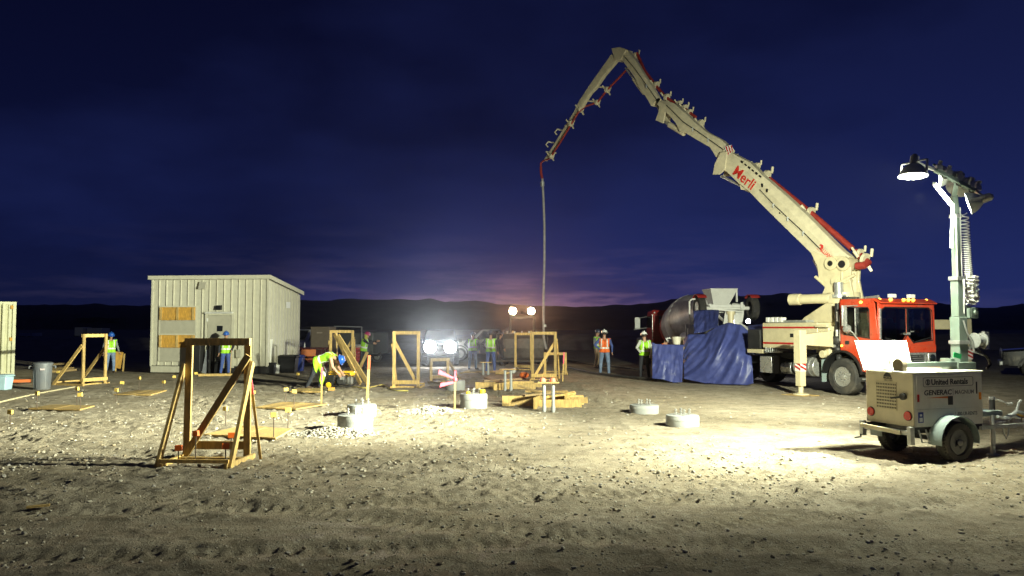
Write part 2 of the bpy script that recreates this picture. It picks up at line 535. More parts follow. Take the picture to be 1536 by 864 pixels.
def wheel(parent, c, side, Rr, w, rim_r, rim_m=ALU, lugs=10, name='wheel', dish=0.04):
    """axle along local y; side = -1/+1 outer side"""
    c = Vector(c); n = 40
    prof = [(rim_r * 0.98, -w / 2 * 0.8), (rim_r * 1.1, -w / 2), (Rr * 0.9, -w / 2), (Rr * 0.985, -w * 0.42), (Rr, -w * 0.3),
            (Rr, w * 0.3), (Rr * 0.985, w * 0.42), (Rr * 0.9, w / 2), (rim_r * 1.1, w / 2), (rim_r * 0.98, w / 2 * 0.8)]
    b = MB()
    rings = []
    for k, (r, h) in enumerate(prof):
        ring = []
        for i in range(n * 2):
            a = PI * i / n
            rr = r
            if 3 <= k <= 6 and (i % 2 == (0 if k < 5 else 1)): rr = r - 0.022
            ring.append(c + Vector((math.cos(a) * rr, h, math.sin(a) * rr)))
        rings.append(ring)
    b.loft(rings, cap=False)
    wh = b.build(name, RUBBER, parent, smooth=30)
    b = MB()
    o = c + Vector((0, side * (w / 2 * 0.8), 0)); ax = Vector((0, side, 0))
    b.lathe([(rim_r, 0.0), (rim_r * 0.97, 0.012), (rim_r * 0.9, -dish), (rim_r * 0.62, -dish * 1.6), (rim_r * 0.58, -dish * 0.6),
             (rim_r * 0.30, -dish * 0.5), (rim_r * 0.28, dish * 0.7), (rim_r * 0.2, dish * 0.9), (0.001, dish * 0.95)], 28, o, ax)
    for i in range(lugs):
        a = 2 * PI * i / lugs
        q = o + Vector((math.cos(a), 0, math.sin(a))) * rim_r * 0.45
        b.cyl(q - ax * dish * 0.5, q + ax * 0.03, rim_r * 0.055, n=6)
    b.build('rim', rim_m, wh)
    b = MB()
    for i in range(8):
        a = 2 * PI * (i + .5) / 8
        q = o + Vector((math.cos(a), 0, math.sin(a))) * rim_r * 0.76 - ax * dish * 1.25
        b.cyl(q, q + ax * 0.012, rim_r * 0.085, n=8)
    b.build('hand_hole_shade', BLKP, wh)  # black discs on the rim for shade inside the hand holes
    return wh


# ================================================================== the setting
def build_ground():
    def axis(segs):
        out = []
        for a, b, st in segs:
            k = max(1, int(round((b - a) / st)))
            out += list(np.linspace(a, b, k, endpoint=False))
        out.append(segs[-1][1])
        return np.array(out)
    xs = axis([(-3000, -600, 600), (-600, -120, 60), (-120, -40, 8), (-40, -20, 1.0), (-20, -11, 0.12), (-11, 11, 0.05),
               (11, 20, 0.12), (20, 40, 1.0), (40, 120, 8), (120, 600, 60), (600, 3000, 600)])
    ys = axis([(-300, -30, 60), (-30, 2, 2.0), (2, 4.5, 0.15), (4.5, 13, 0.04), (13, 20, 0.065), (20, 36, 0.12), (36, 60, 0.5), (60, 120, 4),
               (120, 600, 40), (600, 3600, 500)])
    X, Y = np.meshgrid(xs, ys)
    Z = ground_z(X, Y)
    nx, ny = len(xs), len(ys)
    co = np.stack([X, Y, Z], -1).reshape(-1, 3)
    idx = np.arange(nx * ny).reshape(ny, nx)
    q = np.stack([idx[:-1, :-1], idx[:-1, 1:], idx[1:, 1:], idx[1:, :-1]], -1).reshape(-1, 4)
    me = bpy.data.meshes.new('ground')
    me.vertices.add(len(co)); me.vertices.foreach_set('co', co.ravel())
    me.loops.add(q.size); me.loops.foreach_set('vertex_index', q.ravel().astype(np.int32))
    me.polygons.add(len(q)); me.polygons.foreach_set('loop_start', np.arange(0, q.size, 4, dtype=np.int32))
    me.polygons.foreach_set('loop_total', np.full(len(q), 4, dtype=np.int32))
    me.update(); me.validate()
    me.polygons.foreach_set('use_smooth', np.ones(len(q), dtype=bool))
    o = bpy.data.objects.new('ground', me); COL.objects.link(o)
    struct(o)
    # tan dirt with grey gravel and pale stone specks
    m = bpy.data.materials.new('dirt and gravel'); m.use_nodes = True
    N, L = m.node_tree.nodes, m.node_tree.links
    b = N['Principled BSDF']; b.inputs['Roughness'].default_value = 0.95; b.inputs['Specular IOR Level'].default_value = 0.15
    tc = N.new('ShaderNodeTexCoord')

    def noise(sc, det=5, ro=0.6):
        n = N.new('ShaderNodeTexNoise'); n.inputs['Scale'].default_value = sc; n.inputs['Detail'].default_value = det; n.inputs['Roughness'].default_value = ro
        L.new(tc.outputs['Object'], n.inputs['Vector']); return n.outputs['Fac']

    def rng(v, a, c, t0=0.0, t1=1.0):
        r = N.new('ShaderNodeMapRange'); r.inputs['From Min'].default_value = a; r.inputs['From Max'].default_value = c
        r.inputs['To Min'].default_value = t0; r.inputs['To Max'].default_value = t1
        L.new(v, r.inputs['Value']); return r.outputs[0]

    def mix(f, a, c, bl='MIX'):
        n = N.new('ShaderNodeMix'); n.data_type = 'RGBA'; n.blend_type = bl
        L.new(f, n.inputs[0])
        for k, s in ((6, a), (7, c)):
            if isinstance(s, tuple): n.inputs[k].default_value = (*s, 1)
            else: L.new(s, n.inputs[k])
        return n.outputs[2]
    c = mix(rng(noise(0.35, 4), 0.35, 0.65), (0.33, 0.275, 0.19), (0.42, 0.365, 0.28))
    c = mix(rng(noise(2.1, 6, 0.65), 0.42, 0.68), c, (0.20, 0.168, 0.12))
    c = mix(rng(noise(9.0, 6, 0.7), 0.52, 0.72), c, (0.47, 0.42, 0.33))
    v = N.new('ShaderNodeTexVoronoi'); v.inputs['Scale'].default_value = 26.0; v.feature = 'F1'
    L.new(tc.outputs['Object'], v.inputs['Vector'])
    stone = rng(v.outputs['Distance'], 0.33, 0.22)
    sel = N.new('ShaderNodeSeparateColor'); L.new(v.outputs['Color'], sel.inputs[0])
    pick = rng(sel.outputs[0], 0.62, 0.68)
    mm = N.new('ShaderNodeMath'); mm.operation = 'MULTIPLY'; L.new(stone, mm.inputs[0]); L.new(pick, mm.inputs[1])
    sc_ = mix(sel.outputs[1], (0.20, 0.18, 0.15), (0.52, 0.48, 0.40))
    c = mix(mm.outputs[0], c, sc_)
    L.new(c, b.inputs['Base Color'])
    h1, h2 = noise(38, 6, 0.7), noise(150, 3, 0.6)
    ad = N.new('ShaderNodeMath'); ad.operation = 'MULTIPLY_ADD'; L.new(h2, ad.inputs[0]); ad.inputs[1].default_value = 0.35; L.new(h1, ad.inputs[2])
    a2 = N.new('ShaderNodeMath'); a2.operation = 'MULTIPLY_ADD'; L.new(mm.outputs[0], a2.inputs[0]); a2.inputs[1].default_value = 0.5; L.new(ad.outputs[0], a2.inputs[2])
    bp = N.new('ShaderNodeBump'); bp.inputs['Strength'].default_value = 0.95; bp.inputs['Distance'].default_value = 0.024
    L.new(a2.outputs[0], bp.inputs['Height']); L.new(bp.outputs[0], b.inputs['Normal'])
    me.materials.append(m)


build_ground()


def ico_rock(b, c, r, rnd):
    t = (1 + 5 ** 0.5) / 2
    vs = [(-1, t, 0), (1, t, 0), (-1, -t, 0), (1, -t, 0), (0, -1, t), (0, 1, t), (0, -1, -t), (0, 1, -t), (t, 0, -1), (t, 0, 1), (-t, 0, -1), (-t, 0, 1)]
    fs = [(0, 11, 5), (0, 5, 1), (0, 1, 7), (0, 7, 10), (0, 10, 11), (1, 5, 9), (5, 11, 4), (11, 10, 2), (10, 7, 6), (7, 1, 8),
          (3, 9, 4), (3, 4, 2), (3, 2, 6), (3, 6, 8), (3, 8, 9), (4, 9, 5), (2, 4, 11), (6, 2, 10), (8, 6, 7), (9, 8, 1)]
    a = rnd.uniform(0, PI); ca, sa = math.cos(a), math.sin(a)
    sx, sy, sz = rnd.uniform(.8, 1.4), rnd.uniform(.7, 1.1), rnd.uniform(.45, .85)
    o = len(b.v)
    for x, y, z in vs:
        k = r / 1.9 * rnd.uniform(.75, 1.2)
        x, y, z = x * sx * k, y * sy * k, z * sz * k
        b.v.append(Vector((c[0] + ca * x - sa * y, c[1] + sa * x + ca * y, c[2] + z)))
    b.f += [[i + o for i in f] for f in fs]; b.m += [rnd.choice((0, 1, 2, 2))] * 20


def rocks_mesh(name, pts, rnd, mats):
    b = MB()
    for (x, y, z, r) in pts: ico_rock(b, (x, y, z), r, rnd)
    me = bpy.data.meshes.new(name)
    me.from_pydata([tuple(p) for p in b.v], [], b.f)
    me.polygons.foreach_set('material_index', b.m)
    for m in mats: me.materials.append(m)
    o = bpy.data.objects.new(name, me); COL.objects.link(o)
    return o


STONES = (mat('tan stone', (0.33, 0.27, 0.18), 0.9, var=0.25), mat('grey stone', (0.30, 0.28, 0.25), 0.9, var=0.25), mat('pale stone', (0.45, 0.41, 0.33), 0.9, var=0.2))


def scatter_stones():
    rnd = random.Random(5); pts = []
    n = 0
    while n < 9000:
        px = rnd.uniform(-60, 1600); py = rnd.uniform(585, 900)
        if py > 700 and rnd.random() < min(.82, (py - 700) / 90): continue
        p = gp(px, py)
        x, y = p.x, p.y
        if y < 5 or y > 28: continue
        k = float(fbm(x * 0.5 + 2, y * 0.5, 2))
        if k < rnd.uniform(-.5, .35): continue
        if x > 3 and y > 13 and rnd.random() < .7: continue
        r = (0.007 + 0.030 * rnd.random() ** 3.5) * (0.75 if py > 720 else 1.0)
        pts.append((x, y, float(ground_z(x, y)) + r * 0.25, r)); n += 1
    o = rocks_mesh('loose_stones', pts, rnd, STONES)
    struct(o, 'stuff')
    tag(o, 'small loose stones and clods scattered over the tan dirt', 'stones')


scatter_stones()


def gravel_pile(px, py, rx, ry, h, label, seed):
    rnd = random.Random(seed); c = on_ground(px, py)
    pts = []
    for i in range(900):
        a = rnd.uniform(0, 2 * PI); q = rnd.random() ** 0.55
        x, y = c.x + rx * q * math.cos(a), c.y + ry * q * math.sin(a)
        z = h * max(0, 1 - q) ** 1.1 * (0.8 + 0.4 * float(perlin(x * 3, y * 3)))
        pts.append((x, y, gz(x, y) + z * rnd.uniform(.75, 1), rnd.uniform(.016, .042)))
    o = rocks_mesh('gravel_pile', pts, rnd, (GRAVEL, STONES[1], STONES[2]))
    struct(o, 'stuff'); tag(o, label, 'gravel')


gravel_pile(500, 652, 0.85, 0.5, 0.20, 'low pile of grey gravel beside the nearest left concrete pier', 1)
gravel_pile(644, 618, 0.8, 0.5, 0.18, 'low heap of pale gravel left of the pier with yellow tape', 2)


def build_hills():
    prof = [(-700, 462), (-200, 460), (0, 459), (120, 458), (240, 459), (430, 452), (500, 452), (620, 450), (700, 453), (760, 457), (830, 459),
            (900, 461), (960, 457), (1010, 450), (1080, 446), (1200, 443), (1300, 447), (1400, 455), (1470, 462), (1536, 460), (1800, 452), (2300, 456)]
    Yd = 900.0
    pxs = np.linspace(-700, 2300, 400)
    top = np.interp(pxs, [p[0] for p in prof], [p[1] for p in prof])
    b = MB(); rows = []
    for k in range(15):
        t = k / 10.0
        row = []
        for px, ty in zip(pxs, top):
            p = at(px, ty, Yd)
            prof_h = math.sin(min(t, 1) * PI / 2) ** 0.8 if t <= 1 else 1 - (t - 1) * 1.1
            j = float(fbm(p.x * .012, t * 4, 4))
            y = Yd - 260 + 260 * t + (40 * j if k else 0)
            z = (p.z + 3.0 * float(fbm(p.x * .03, 7.7, 3))) * prof_h * (1 + .10 * j * (1 - abs(t - 1) if t > .9 else 1)) - (1.0 if k == 0 else 0)
            row.append(Vector((p.x * y / Yd, y, z)))
        rows.append(row)
    n = len(pxs)
    b.add([p for r in rows for p in r], [(j * n + i, j * n + i + 1, (j + 1) * n + i + 1, (j + 1) * n + i) for j in range(14) for i in range(n - 1)])
    o = b.build('hills', mat('scrub covered hillside', (0.045, 0.042, 0.038), 0.95, var=0.5, scale=0.05), smooth=60)
    struct(o)


build_hills()


def build_berm():
    """long low bank of earth behind the work area"""
    b = MB(); rows = []
    X = np.linspace(-90, 110, 260)
    sec = [(-5.5, -0.3), (-4, 0.25), (-2.2, 1.0), (-0.9, 1.38), (0.6, 1.45), (2.2, 1.0), (5, -0.3)]
    for dy, z in sec:
        row = []
        for x in X:
            k = float(fbm(x * .12, dy * .3, 3))
            hh = 0.75 + 0.25 * float(smooth01(-15, 5, x)) if True else 1
            row.append(Vector((x, 74 + dy + 1.2 * float(perlin(x * .05, 3.3)), z * hh + (0.16 * k if z > 0 else 0))))
        rows.append(row)
    n = len(X)
    b.add([p for r in rows for p in r], [(j * n + i, j * n + i + 1, (j + 1) * n + i + 1, (j + 1) * n + i) for j in range(len(sec) - 1) for i in range(n - 1)])
    o = b.build('earth_bank', mat('bare earth bank', (0.27, 0.24, 0.21), 0.95, var=0.25, scale=1.0, bump=0.5, bscale=6), smooth=70)
    struct(o)


build_berm()


# ================================================================== light tower trailer
def lamp_head(parent, p, aim, watts, cone, blend, col, n_lab):
    """oval floodlight head: shell, lens, ballast housing, bracket and its light"""
    p, aim = Vector(p), Vector(aim); d = (aim - p).normalized()
    side = d.cross(Vector((0, 0, 1))).normalized(); up = side.cross(d)
    b = MB(); rings = []
    for r, h in ((0.05, -0.15), (0.09, -0.135), (0.15, -0.075), (0.19, 0.0), (0.205, 0.045), (0.195, 0.045), (0.175, 0.0), (0.13, -0.06), (0.04, -0.115)):
        rings.append([p + d * h + (side * math.cos(a) * 1.15 + up * math.sin(a) * 0.85) * r for a in [2 * PI * i / 24 for i in range(24)]])
    b.loft(rings)
    h = b.build('lamp_shell', REFLECT, parent, world=True)
    b = MB()
    b.loft([[p + d * o + (side * math.cos(a) * 1.15 + up * math.sin(a) * 0.85) * r for a in [2 * PI * i / 24 for i in range(24)]] for r, o in ((0.182, 0.016), (0.182, 0.024), (0.10, 0.05))])
    b.build('lens', LENSLIT, h, world=True)
    b = MB()
    b.cyl(p - d * 0.13, p - d * 0.27, 0.07, 0.06, 12)
    b.cyl(p - d * 0.27, p - d * 0.30, 0.045, 0.03, 12)
    b.build('socket_housing', STEEL, h, world=True)
    b = MB()
    for s in (-1, 1):
        b.beam(p + side * s * 0.23 - d * 0.0, p + side * s * 0.23 - d * 0.18, 0.012, 0.04, up)
    b.beam(p + side * 0.23 - d * 0.18, p - side * 0.23 - d * 0.18, 0.04, 0.012, d)
    b.build('bracket', STEEL, h, world=True)
    ld = bpy.data.lights.new('floodlight', 'SPOT')
    ld.energy = watts; ld.color = col; ld.spot_size = R(cone); ld.spot_blend = blend; ld.shadow_soft_size = 0.12
    lo = bpy.data.objects.new('floodlight', ld); COL.objects.link(lo)
    lo.parent = parent
    M = (d * -1).to_track_quat('Z', 'Y').to_matrix().to_4x4()
    M.translation = p + d * 0.19
    lo.matrix_local = frame_of(parent).inverted() @ M


def build_light_tower():
    C0 = Vector((5.89, 11.60, 0.0)); rz = R(20.5)
    z0 = gz(C0.x, C0.y)
    T = thing('light_tower', 'cream and grey towable light tower with raised mast and lit floodlights', 'light tower', (C0.x, C0.y, z0), rz)
    L_, W_, ZB, ZT = 1.385, 0.90, 0.52, 1.33
    # body box, doors and panels
    part('body', [TRAILER, TRAILC], T, lambda b: (b.span(0.012, L_, 0, W_, ZB, ZT - 0.02), b.span(-0.01, L_ + 0.02, -0.012, W_ + 0.012, ZT - 0.02, ZT)), bev=0.012)
    part('rear_panel', TRAILC, T, lambda b: b.span(-0.008, 0.012, 0.004, W_ - 0.004, ZB + 0.004, ZT - 0.024), bev=0.006)
    part('service_door', TRAILER, T, lambda b: b.span(0.05, L_ - 0.03, -0.010, 0.004, ZB + 0.27, ZT - 0.05), bev=0.006)
    part('lower_panel', TRAILER, T, lambda b: b.span(0.03, L_ - 0.02, -0.006, 0.004, ZB + 0.01, ZB + 0.26), bev=0.004)
    # louvre vent in the rear panel: slats over a black sheet painted for the shade behind
    vy0, vy1, vz0, vz1 = 0.30, 0.68, 0.74, 1.16
    part('vent_shade', BLK, T, lambda b: b.span(-0.010, -0.007, vy0, vy1, vz0, vz1), smooth=0)
    for i in range(9):
        z = vz0 + 0.012 + i * (vz1 - vz0 - 0.024) / 8
        part('vent_slat', TRAILC, T, lambda b: b.beam((-0.013, vy0, z), (-0.013, vy1, z), 0.012, 0.024), smooth=0)
    for i in range(13):
        y = vy0 + i * (vy1 - vy0) / 12
        part('vent_bar', TRAILC, T, lambda b: b.beam((-0.018, y, vz0), (-0.018, y, vz1), 0.008, 0.008), smooth=0)
    hd = part('latch_handle', BLKP, T, lambda b: (b.cyl((-0.01, 0.16, 0.96), (-0.06, 0.16, 0.96), 0.05, n=14), b.beam((-0.055, 0.17, 0.955), (-0.06, 0.36, 0.925), 0.02, 0.028)))
    for y in (0.10, 0.80):
        t = part('tail_light', REDL, T, lambda b: b.cyl((-0.008, y, 0.68), (-0.03, y, 0.68), 0.065, n=20))
        part('light_bezel', BLKP, t, lambda b: b.cyl((-0.004, y, 0.68), (-0.014, y, 0.68), 0.075, n=20))
    part('side_marker', REDL, T, lambda b: b.span(0.055, 0.09, -0.018, -0.010, 0.89, 1.0))
    part('side_marker', AMBERL, T, lambda b: b.span(L_ - 0.09, L_ - 0.045, -0.018, -0.010, 0.89, 1.0))
    part('data_plate', BLUEP, T, lambda b: b.span(0.07, 0.17, -0.010, -0.005, 0.585, 0.74))
    part('door_latch', BLK, T, lambda b: b.span(0.66, 0.75, -0.022, -0.009, 0.83, 0.96))
    part('prop_rod', BLK, T, lambda b: b.span(1.24, 1.26, -0.018, -0.009, 0.98, 1.16))
    part('plate_pictogram', WHITE, T, lambda b: (b.span(0.10, 0.14, -0.0125, -0.0095, 0.68, 0.71), b.span(0.09, 0.15, -0.0125, -0.0095, 0.60, 0.66)))
    # lettering on the near side
    S = lambda x, z: frame((x, -0.0115, z), (1, 0, 0), (0, 0, 1))
    part('name_plate', GREYTX, T, lambda b: b.plate([(0.195, 1.105), (1.165, 1.105), (1.185, 1.125), (1.185, 1.225), (1.165, 1.245), (0.195, 1.245), (0.175, 1.225), (0.175, 1.125)],
                                                    [[(0.20, 1.113), (1.16, 1.113), (1.176, 1.129), (1.176, 1.221), (1.16, 1.237), (0.20, 1.237), (0.184, 1.221), (0.184, 1.129)]], 0.003, frame((0, -0.0095, 0), (1, 0, 0), (0, 0, 1))), smooth=0)
    def logo(b):
        b.plate(circle2(0.27, 1.175, 0.045, 24), [circle2(0.27, 1.175, 0.034, 24)], 0.003, frame((0, -0.0098, 0), (1, 0, 0), (0, 0, 1)))
        b.plate([(0.258, 1.144), (0.282, 1.144), (0.282, 1.206), (0.258, 1.206)], [], 0.003, frame((0, -0.0099, 0), (1, 0, 0), (0, 0, 1)))
    part('round_emblem', INK, T, logo, smooth=0)
    part('lettering', INK, T, lambda b: b.text('United Rentals', 0.118, S(0.335, 1.135), bold=0.003, sx=1.05), smooth=0)
    part('lettering', INK, T, lambda b: b.text('GENERAC', 0.105, S(0.185, 0.985), bold=0.002, shear=0.12, sx=1.17), smooth=0)
    part('lettering', GREYTX, T, lambda b: b.text('MAGNUM', 0.085, S(0.80, 0.985), bold=0.001, sx=1.05), smooth=0)
    part('brand_divider', GREYTX, T, lambda b: b.span(0.765, 0.772, -0.0125, -0.0095, 0.97, 1.07), smooth=0)
    part('orange_swoosh', ORNG, T, lambda b: b.plate([(0.25, 0.945), (0.73, 0.925), (0.745, 0.955), (0.72, 0.962)], [], 0.003, frame((0, -0.0095, 0), (1, 0, 0), (0, 0, 1))), smooth=0)
    part('lettering', GREYTX, T, lambda b: b.text('1-800-UR-RENTS', 0.075, frame((0.80, -0.0075, 0.665), (1, 0, 0), (0, 0, 1)), bold=0.001, sx=0.84), smooth=0)
    RS = lambda y, z: frame((-0.0095, y, z), (0, -1, 0), (0, 0, 1))
    def bear(b):
        b.plate([(-.075, 0), (.075, 0), (.07, .02), (.05, .05), (.02, .062), (0, .07), (-.03, .058), (-.06, .03)], [], 0.003, RS(0.47, 1.235))
        b.text('MAGNUM', 0.036, RS(0.545, 1.205), bold=0.001)
    part('rear_emblem', INK, T, bear, smooth=0)
    part('lettering', mat('faded lettering', (0.36, 0.32, 0.22), 0.6), T, lambda b: b.text('10671085', 0.042, RS(0.54, 1.172), bold=0.0005), smooth=0)
    # gull wing cover on the far side, standing open
    part('open_cover', WHITE, T, lambda b: (b.prism([(-0.02, W_ + 0.02, ZT - 0.02), (1.0, W_ + 0.02, ZT - 0.02), (1.02, W_ + 0.15, ZT + 0.44), (-0.06, W_ + 0.15, ZT + 0.44)], (0, 0, 0), (0, 0.02, 0))), bev=0.004)
    part('cover_latch', GREYTX, T, lambda b: (b.box((0.47, W_ + 0.118, ZT + 0.34), (0.07, 0.02, 0.09)), b.box((0.55, W_ + 0.05, ZT + 0.09), (0.05, 0.03, 0.09)), b.box((0.86, W_ + 0.05, ZT + 0.09), (0.05, 0.03, 0.10))))
    part('inner_tray', WHITE, T, lambda b: b.span(0.05, 1.15, 0.50, W_ - 0.02, ZT, ZT + 0.02))
    part('manual_pouch', OCAP, T, lambda b: b.box((1.02, 0.62, ZT + 0.045), (0.3, 0.12, 0.04)))
    # stow bar along the top with its round rest
    part('stow_bar', GALV, T, lambda b: b.beam((0.1, 0.30, ZT + 0.085), (1.30, 0.36, ZT + 0.085), 0.09, 0.075), bev=0.006)
    part('mast_rest', mat('worn buff rubber', (0.17, 0.14, 0.09), 0.7), T, lambda b: (b.cyl((0.02, 0.30, ZT + 0.09), (0.12, 0.305, ZT + 0.09), 0.095, n=20), b.span(0.03, 0.11, 0.21, 0.39, ZT, ZT + 0.09)), bev=0.006)
    # chassis, axle, wheels, fenders
    part('chassis', BLK, T, lambda b: (b.beam((-0.06, 0.08, ZB - 0.05), (1.42, 0.08, ZB - 0.05), 0.06, 0.09), b.beam((-0.06, W_ - 0.08, ZB - 0.05), (1.42, W_ - 0.08, ZB - 0.05), 0.06, 0.09),
                                       b.beam((0.3, 0.05, ZB - 0.06), (0.3, W_ - 0.05, ZB - 0.06), 0.06, 0.06), b.beam((1.1, 0.05, ZB - 0.06), (1.1, W_ - 0.05, ZB - 0.06), 0.06, 0.06)))
    part('axle', BLK, T, lambda b: b.cyl((0.66, -0.08, 0.30), (0.66, W_ + 0.08, 0.30), 0.035))
    for y, s in ((-0.10, -1), (W_ + 0.10, 1)):
        wheel(T, (0.66, y, 0.30), s, 0.30, 0.185, 0.185, rim_m=mat('dark steel rim', (0.10, 0.10, 0.10), 0.4, metal=0.4), lugs=5, dish=0.045)
        def fen(b, y=y, s=s):
            rings = []
            for i in range(17):
                a = R(-8) + R(196) * i / 16
                cx, cz = 0.66 + 0.385 * math.cos(a), 0.315 + 0.365 * math.sin(a)
                ox, oz = 0.66 + 0.375 * math.cos(a), 0.315 + 0.355 * math.sin(a)
                rings.append([Vector((cx, y - 0.115, cz)), Vector((cx, y + 0.115, cz)), Vector((ox, y + 0.115, oz)), Vector((ox, y - 0.115, oz))])
            b.loft(rings)
        part('fender', FENDER, T, fen)
    # rear stabiliser beam, jack brackets
    part('rear_bumper', STEEL, T, lambda b: (b.beam((-0.07, 0.02, 0.44), (-0.07, W_ + 0.02, 0.44), 0.05, 0.07), b.span(-0.11, -0.03, -0.03, 0.04, 0.27, 0.53), b.span(-0.11, -0.03, W_ - 0.02, W_ + 0.05, 0.30, 0.53)), bev=0.006)
    part('outrigger_tube', TRAILC, T, lambda b: b.beam((-0.10, 0.15, 0.43), (-0.14, W_ - 0.03, 0.47), 0.055, 0.055))
    part('jack_handle', BLK, T, lambda b: (b.cyl((-0.12, W_ + 0.01, 0.32), (-0.12, W_ + 0.01, 0.27), 0.012), b.cyl((-0.12, W_ + 0.01, 0.28), (-0.2, W_ + 0.06, 0.26), 0.012)))
    part('step_bracket', STEEL, T, lambda b: (b.tube([(0.10, 0.02, 0.48), (0.10, -0.04, 0.30), (0.24, -0.04, 0.30), (0.24, 0.02, 0.48)], 0.012), b.tube([(0.30, 0.0, 0.48), (0.30, -0.02, 0.36), (0.42, -0.02, 0.36), (0.42, 0.0, 0.48)], 0.010)))
    # tongue, front tray, jack, safety chain
    part('drawbar', STEEL, T, lambda b: (b.beam((1.38, 0.20, 0.44), (2.75, 0.45, 0.44), 0.06, 0.075), b.beam((1.38, 0.70, 0.44), (2.75, 0.45, 0.438), 0.06, 0.075), b.span(2.42, 2.5, 0.30, 0.42, 0.37, 0.53)), bev=0.004)
    part('front_tray', FENDER, T, lambda b: b.span(1.36, 2.0, 0.15, 0.75, 0.60, 0.68), bev=0.01)
    part('side_outrigger', STEEL, T, lambda b: (b.beam((1.30, -0.02, 0.46), (2.35, 0.02, 0.47), 0.05, 0.05), b.span(2.33, 2.40, -0.07, 0.08, 0.40, 0.56)), bev=0.004)
    part('tongue_jack', STEEL, T, lambda b: (b.cyl((1.78, 0.16, 0.0), (1.78, 0.16, 0.62), 0.035), b.cyl((1.78, 0.16, -0.01), (1.78, 0.16, 0.015), 0.09)))
    part('jack_head', BLK, T, lambda b: (b.cyl((1.78, 0.16, 0.70), (1.78, 0.16, 0.86), 0.045), ))
    part('jack_crank', ALU, T, lambda b: (b.cyl((1.78, 0.16, 0.86), (1.78, 0.16, 0.90), 0.05), b.tube([(1.78, 0.16, 0.87), (1.88, 0.12, 0.85), (1.98, 0.05, 0.79)], 0.016), b.cyl((1.98, 0.05, 0.79), (2.05, 0.03, 0.80), 0.026)))
    part('coupler_chain', STEEL, T, lambda b: (b.tube([(1.92, 0.1, 0.50), (1.94, 0.1, 0.34), (1.99, 0.1, 0.25), (2.04, 0.1, 0.33), (2.07, 0.1, 0.52)], 0.013, 6), b.tube([(2.0, 0.1, 0.55), (2.1, 0.09, 0.60), (2.22, 0.09, 0.66), (2.36, 0.09, 0.63)], 0.035, 8),
                                               b.tube([(2.2, 0.09, 0.62), (2.28, 0.09, 0.80), (2.33, 0.09, 0.84)], 0.018, 6), b.tube([(1.82, 0.1, 0.6), (1.95, 0.1, 0.56), (2.1, 0.1, 0.62), (2.3, 0.1, 0.56)], 0.028, 7)))
    part('tow_strap', YELL, T, lambda b: b.tube([(2.2, 0.12, 0.60), (2.5, 0.2, 0.585), (2.9, 0.42, 0.55)], 0.03, 6))
    # mast: nested square sections
    mx, my = 1.47, 0.45
    part('mast_section', GALV, T, lambda b: b.span(mx - 0.09, mx + 0.09, my - 0.085, my + 0.085, 0.40, 2.15), bev=0.008)
    part('mast_section', GALV, T, lambda b: b.span(mx - 0.075, mx + 0.07, my - 0.07, my + 0.07, 2.15, 2.78), bev=0.008)
    part('mast_section', GALV, T, lambda b: b.span(mx - 0.055, mx + 0.05, my - 0.05, my + 0.05, 2.78, 3.78), bev=0.006)
    for e_, z_ in ((0.11, 1.75), (0.095, 2.765), (0.075, 3.765)):
        part('mast_collar', STEEL, T, lambda b: b.span(mx - e_, mx + e_ - .01, my - e_ + .01, my + e_ - .01, z_ - .03, z_ + .03), bev=0.004)
    part('guide_rail', WHITE, T, lambda b: b.cyl((mx - 0.08, my - 0.07, 2.8), (mx - 0.085, my - 0.07, 3.78), 0.014))
    part('guide_rail', WHITE, T, lambda b: b.cyl((mx + 0.03, my - 0.06, 2.8), (mx + 0.03, my - 0.06, 3.9), 0.010))
    part('mast_base', GALV, T, lambda b: (b.span(mx - 0.22, mx + 0.16, my - 0.16, my + 0.16, 1.33, 1.44), b.span(mx - 0.30, mx - 0.22, my - 0.10, my + 0.10, 1.33, 1.50)), bev=0.006)
    part('winch', STEEL, T, lambda b: (b.cyl((mx + 0.14, my - 0.16, 1.78), (mx + 0.30, my - 0.16, 1.78), 0.085, n=18), b.cyl((mx + 0.13, my - 0.16, 1.78), (mx + 0.15, my - 0.16, 1.78), 0.12, n=18), b.cyl((mx + 0.29, my - 0.16, 1.78), (mx + 0.31, my - 0.16, 1.78), 0.12, n=18), b.box((mx + 0.38, my - 0.16, 1.78), (0.10, 0.05, 0.28)), b.box((mx + 0.2, my - 0.05, 1.66), (0.2, 0.1, 0.05))))
    part('control_box', GALV, T, lambda b: (b.span(mx + 0.11, mx + 0.27, my - 0.14, my + 0.02, 2.13, 2.30), b.cyl((mx + 0.19, my - 0.14, 2.22), (mx + 0.19, my - 0.17, 2.22), 0.035)), bev=0.006)
    part('cable', HOSE, T, lambda b: b.tube([(mx + 0.14, my - 0.1, 1.66), (mx + 0.28, my - 0.15, 1.60), (mx + 0.42, my - 0.16, 1.50), (mx + 0.47, my - 0.16, 1.40), (mx + 0.40, my - 0.15, 1.33)], 0.022, 8))
    part('cable', STEEL, T, lambda b: (b.tube([(mx - 0.05, my - 0.13, 2.10), (mx + 0.0, my - 0.15, 1.9), (mx + 0.10, my - 0.16, 1.75), (mx + 0.12, my - 0.16, 1.6), (mx + 0.3, my - 0.17, 1.55)], 0.016, 6), b.tube([(mx + 0.02, my - 0.1, 2.75), (mx - 0.03, my - 0.14, 2.5), (mx - 0.04, my - 0.14, 2.2)], 0.016, 6)))
    part('green_glow_plate', GREENGLOW, T, lambda b: b.box((mx - 0.20, my - 0.13, 1.545), (0.16, 0.01, 0.08), Matrix.Rotation(R(12), 3, 'Y')))  # plate added and coloured green for a small green glow
    # coiled supply cord hanging beside the mast
    pts = []
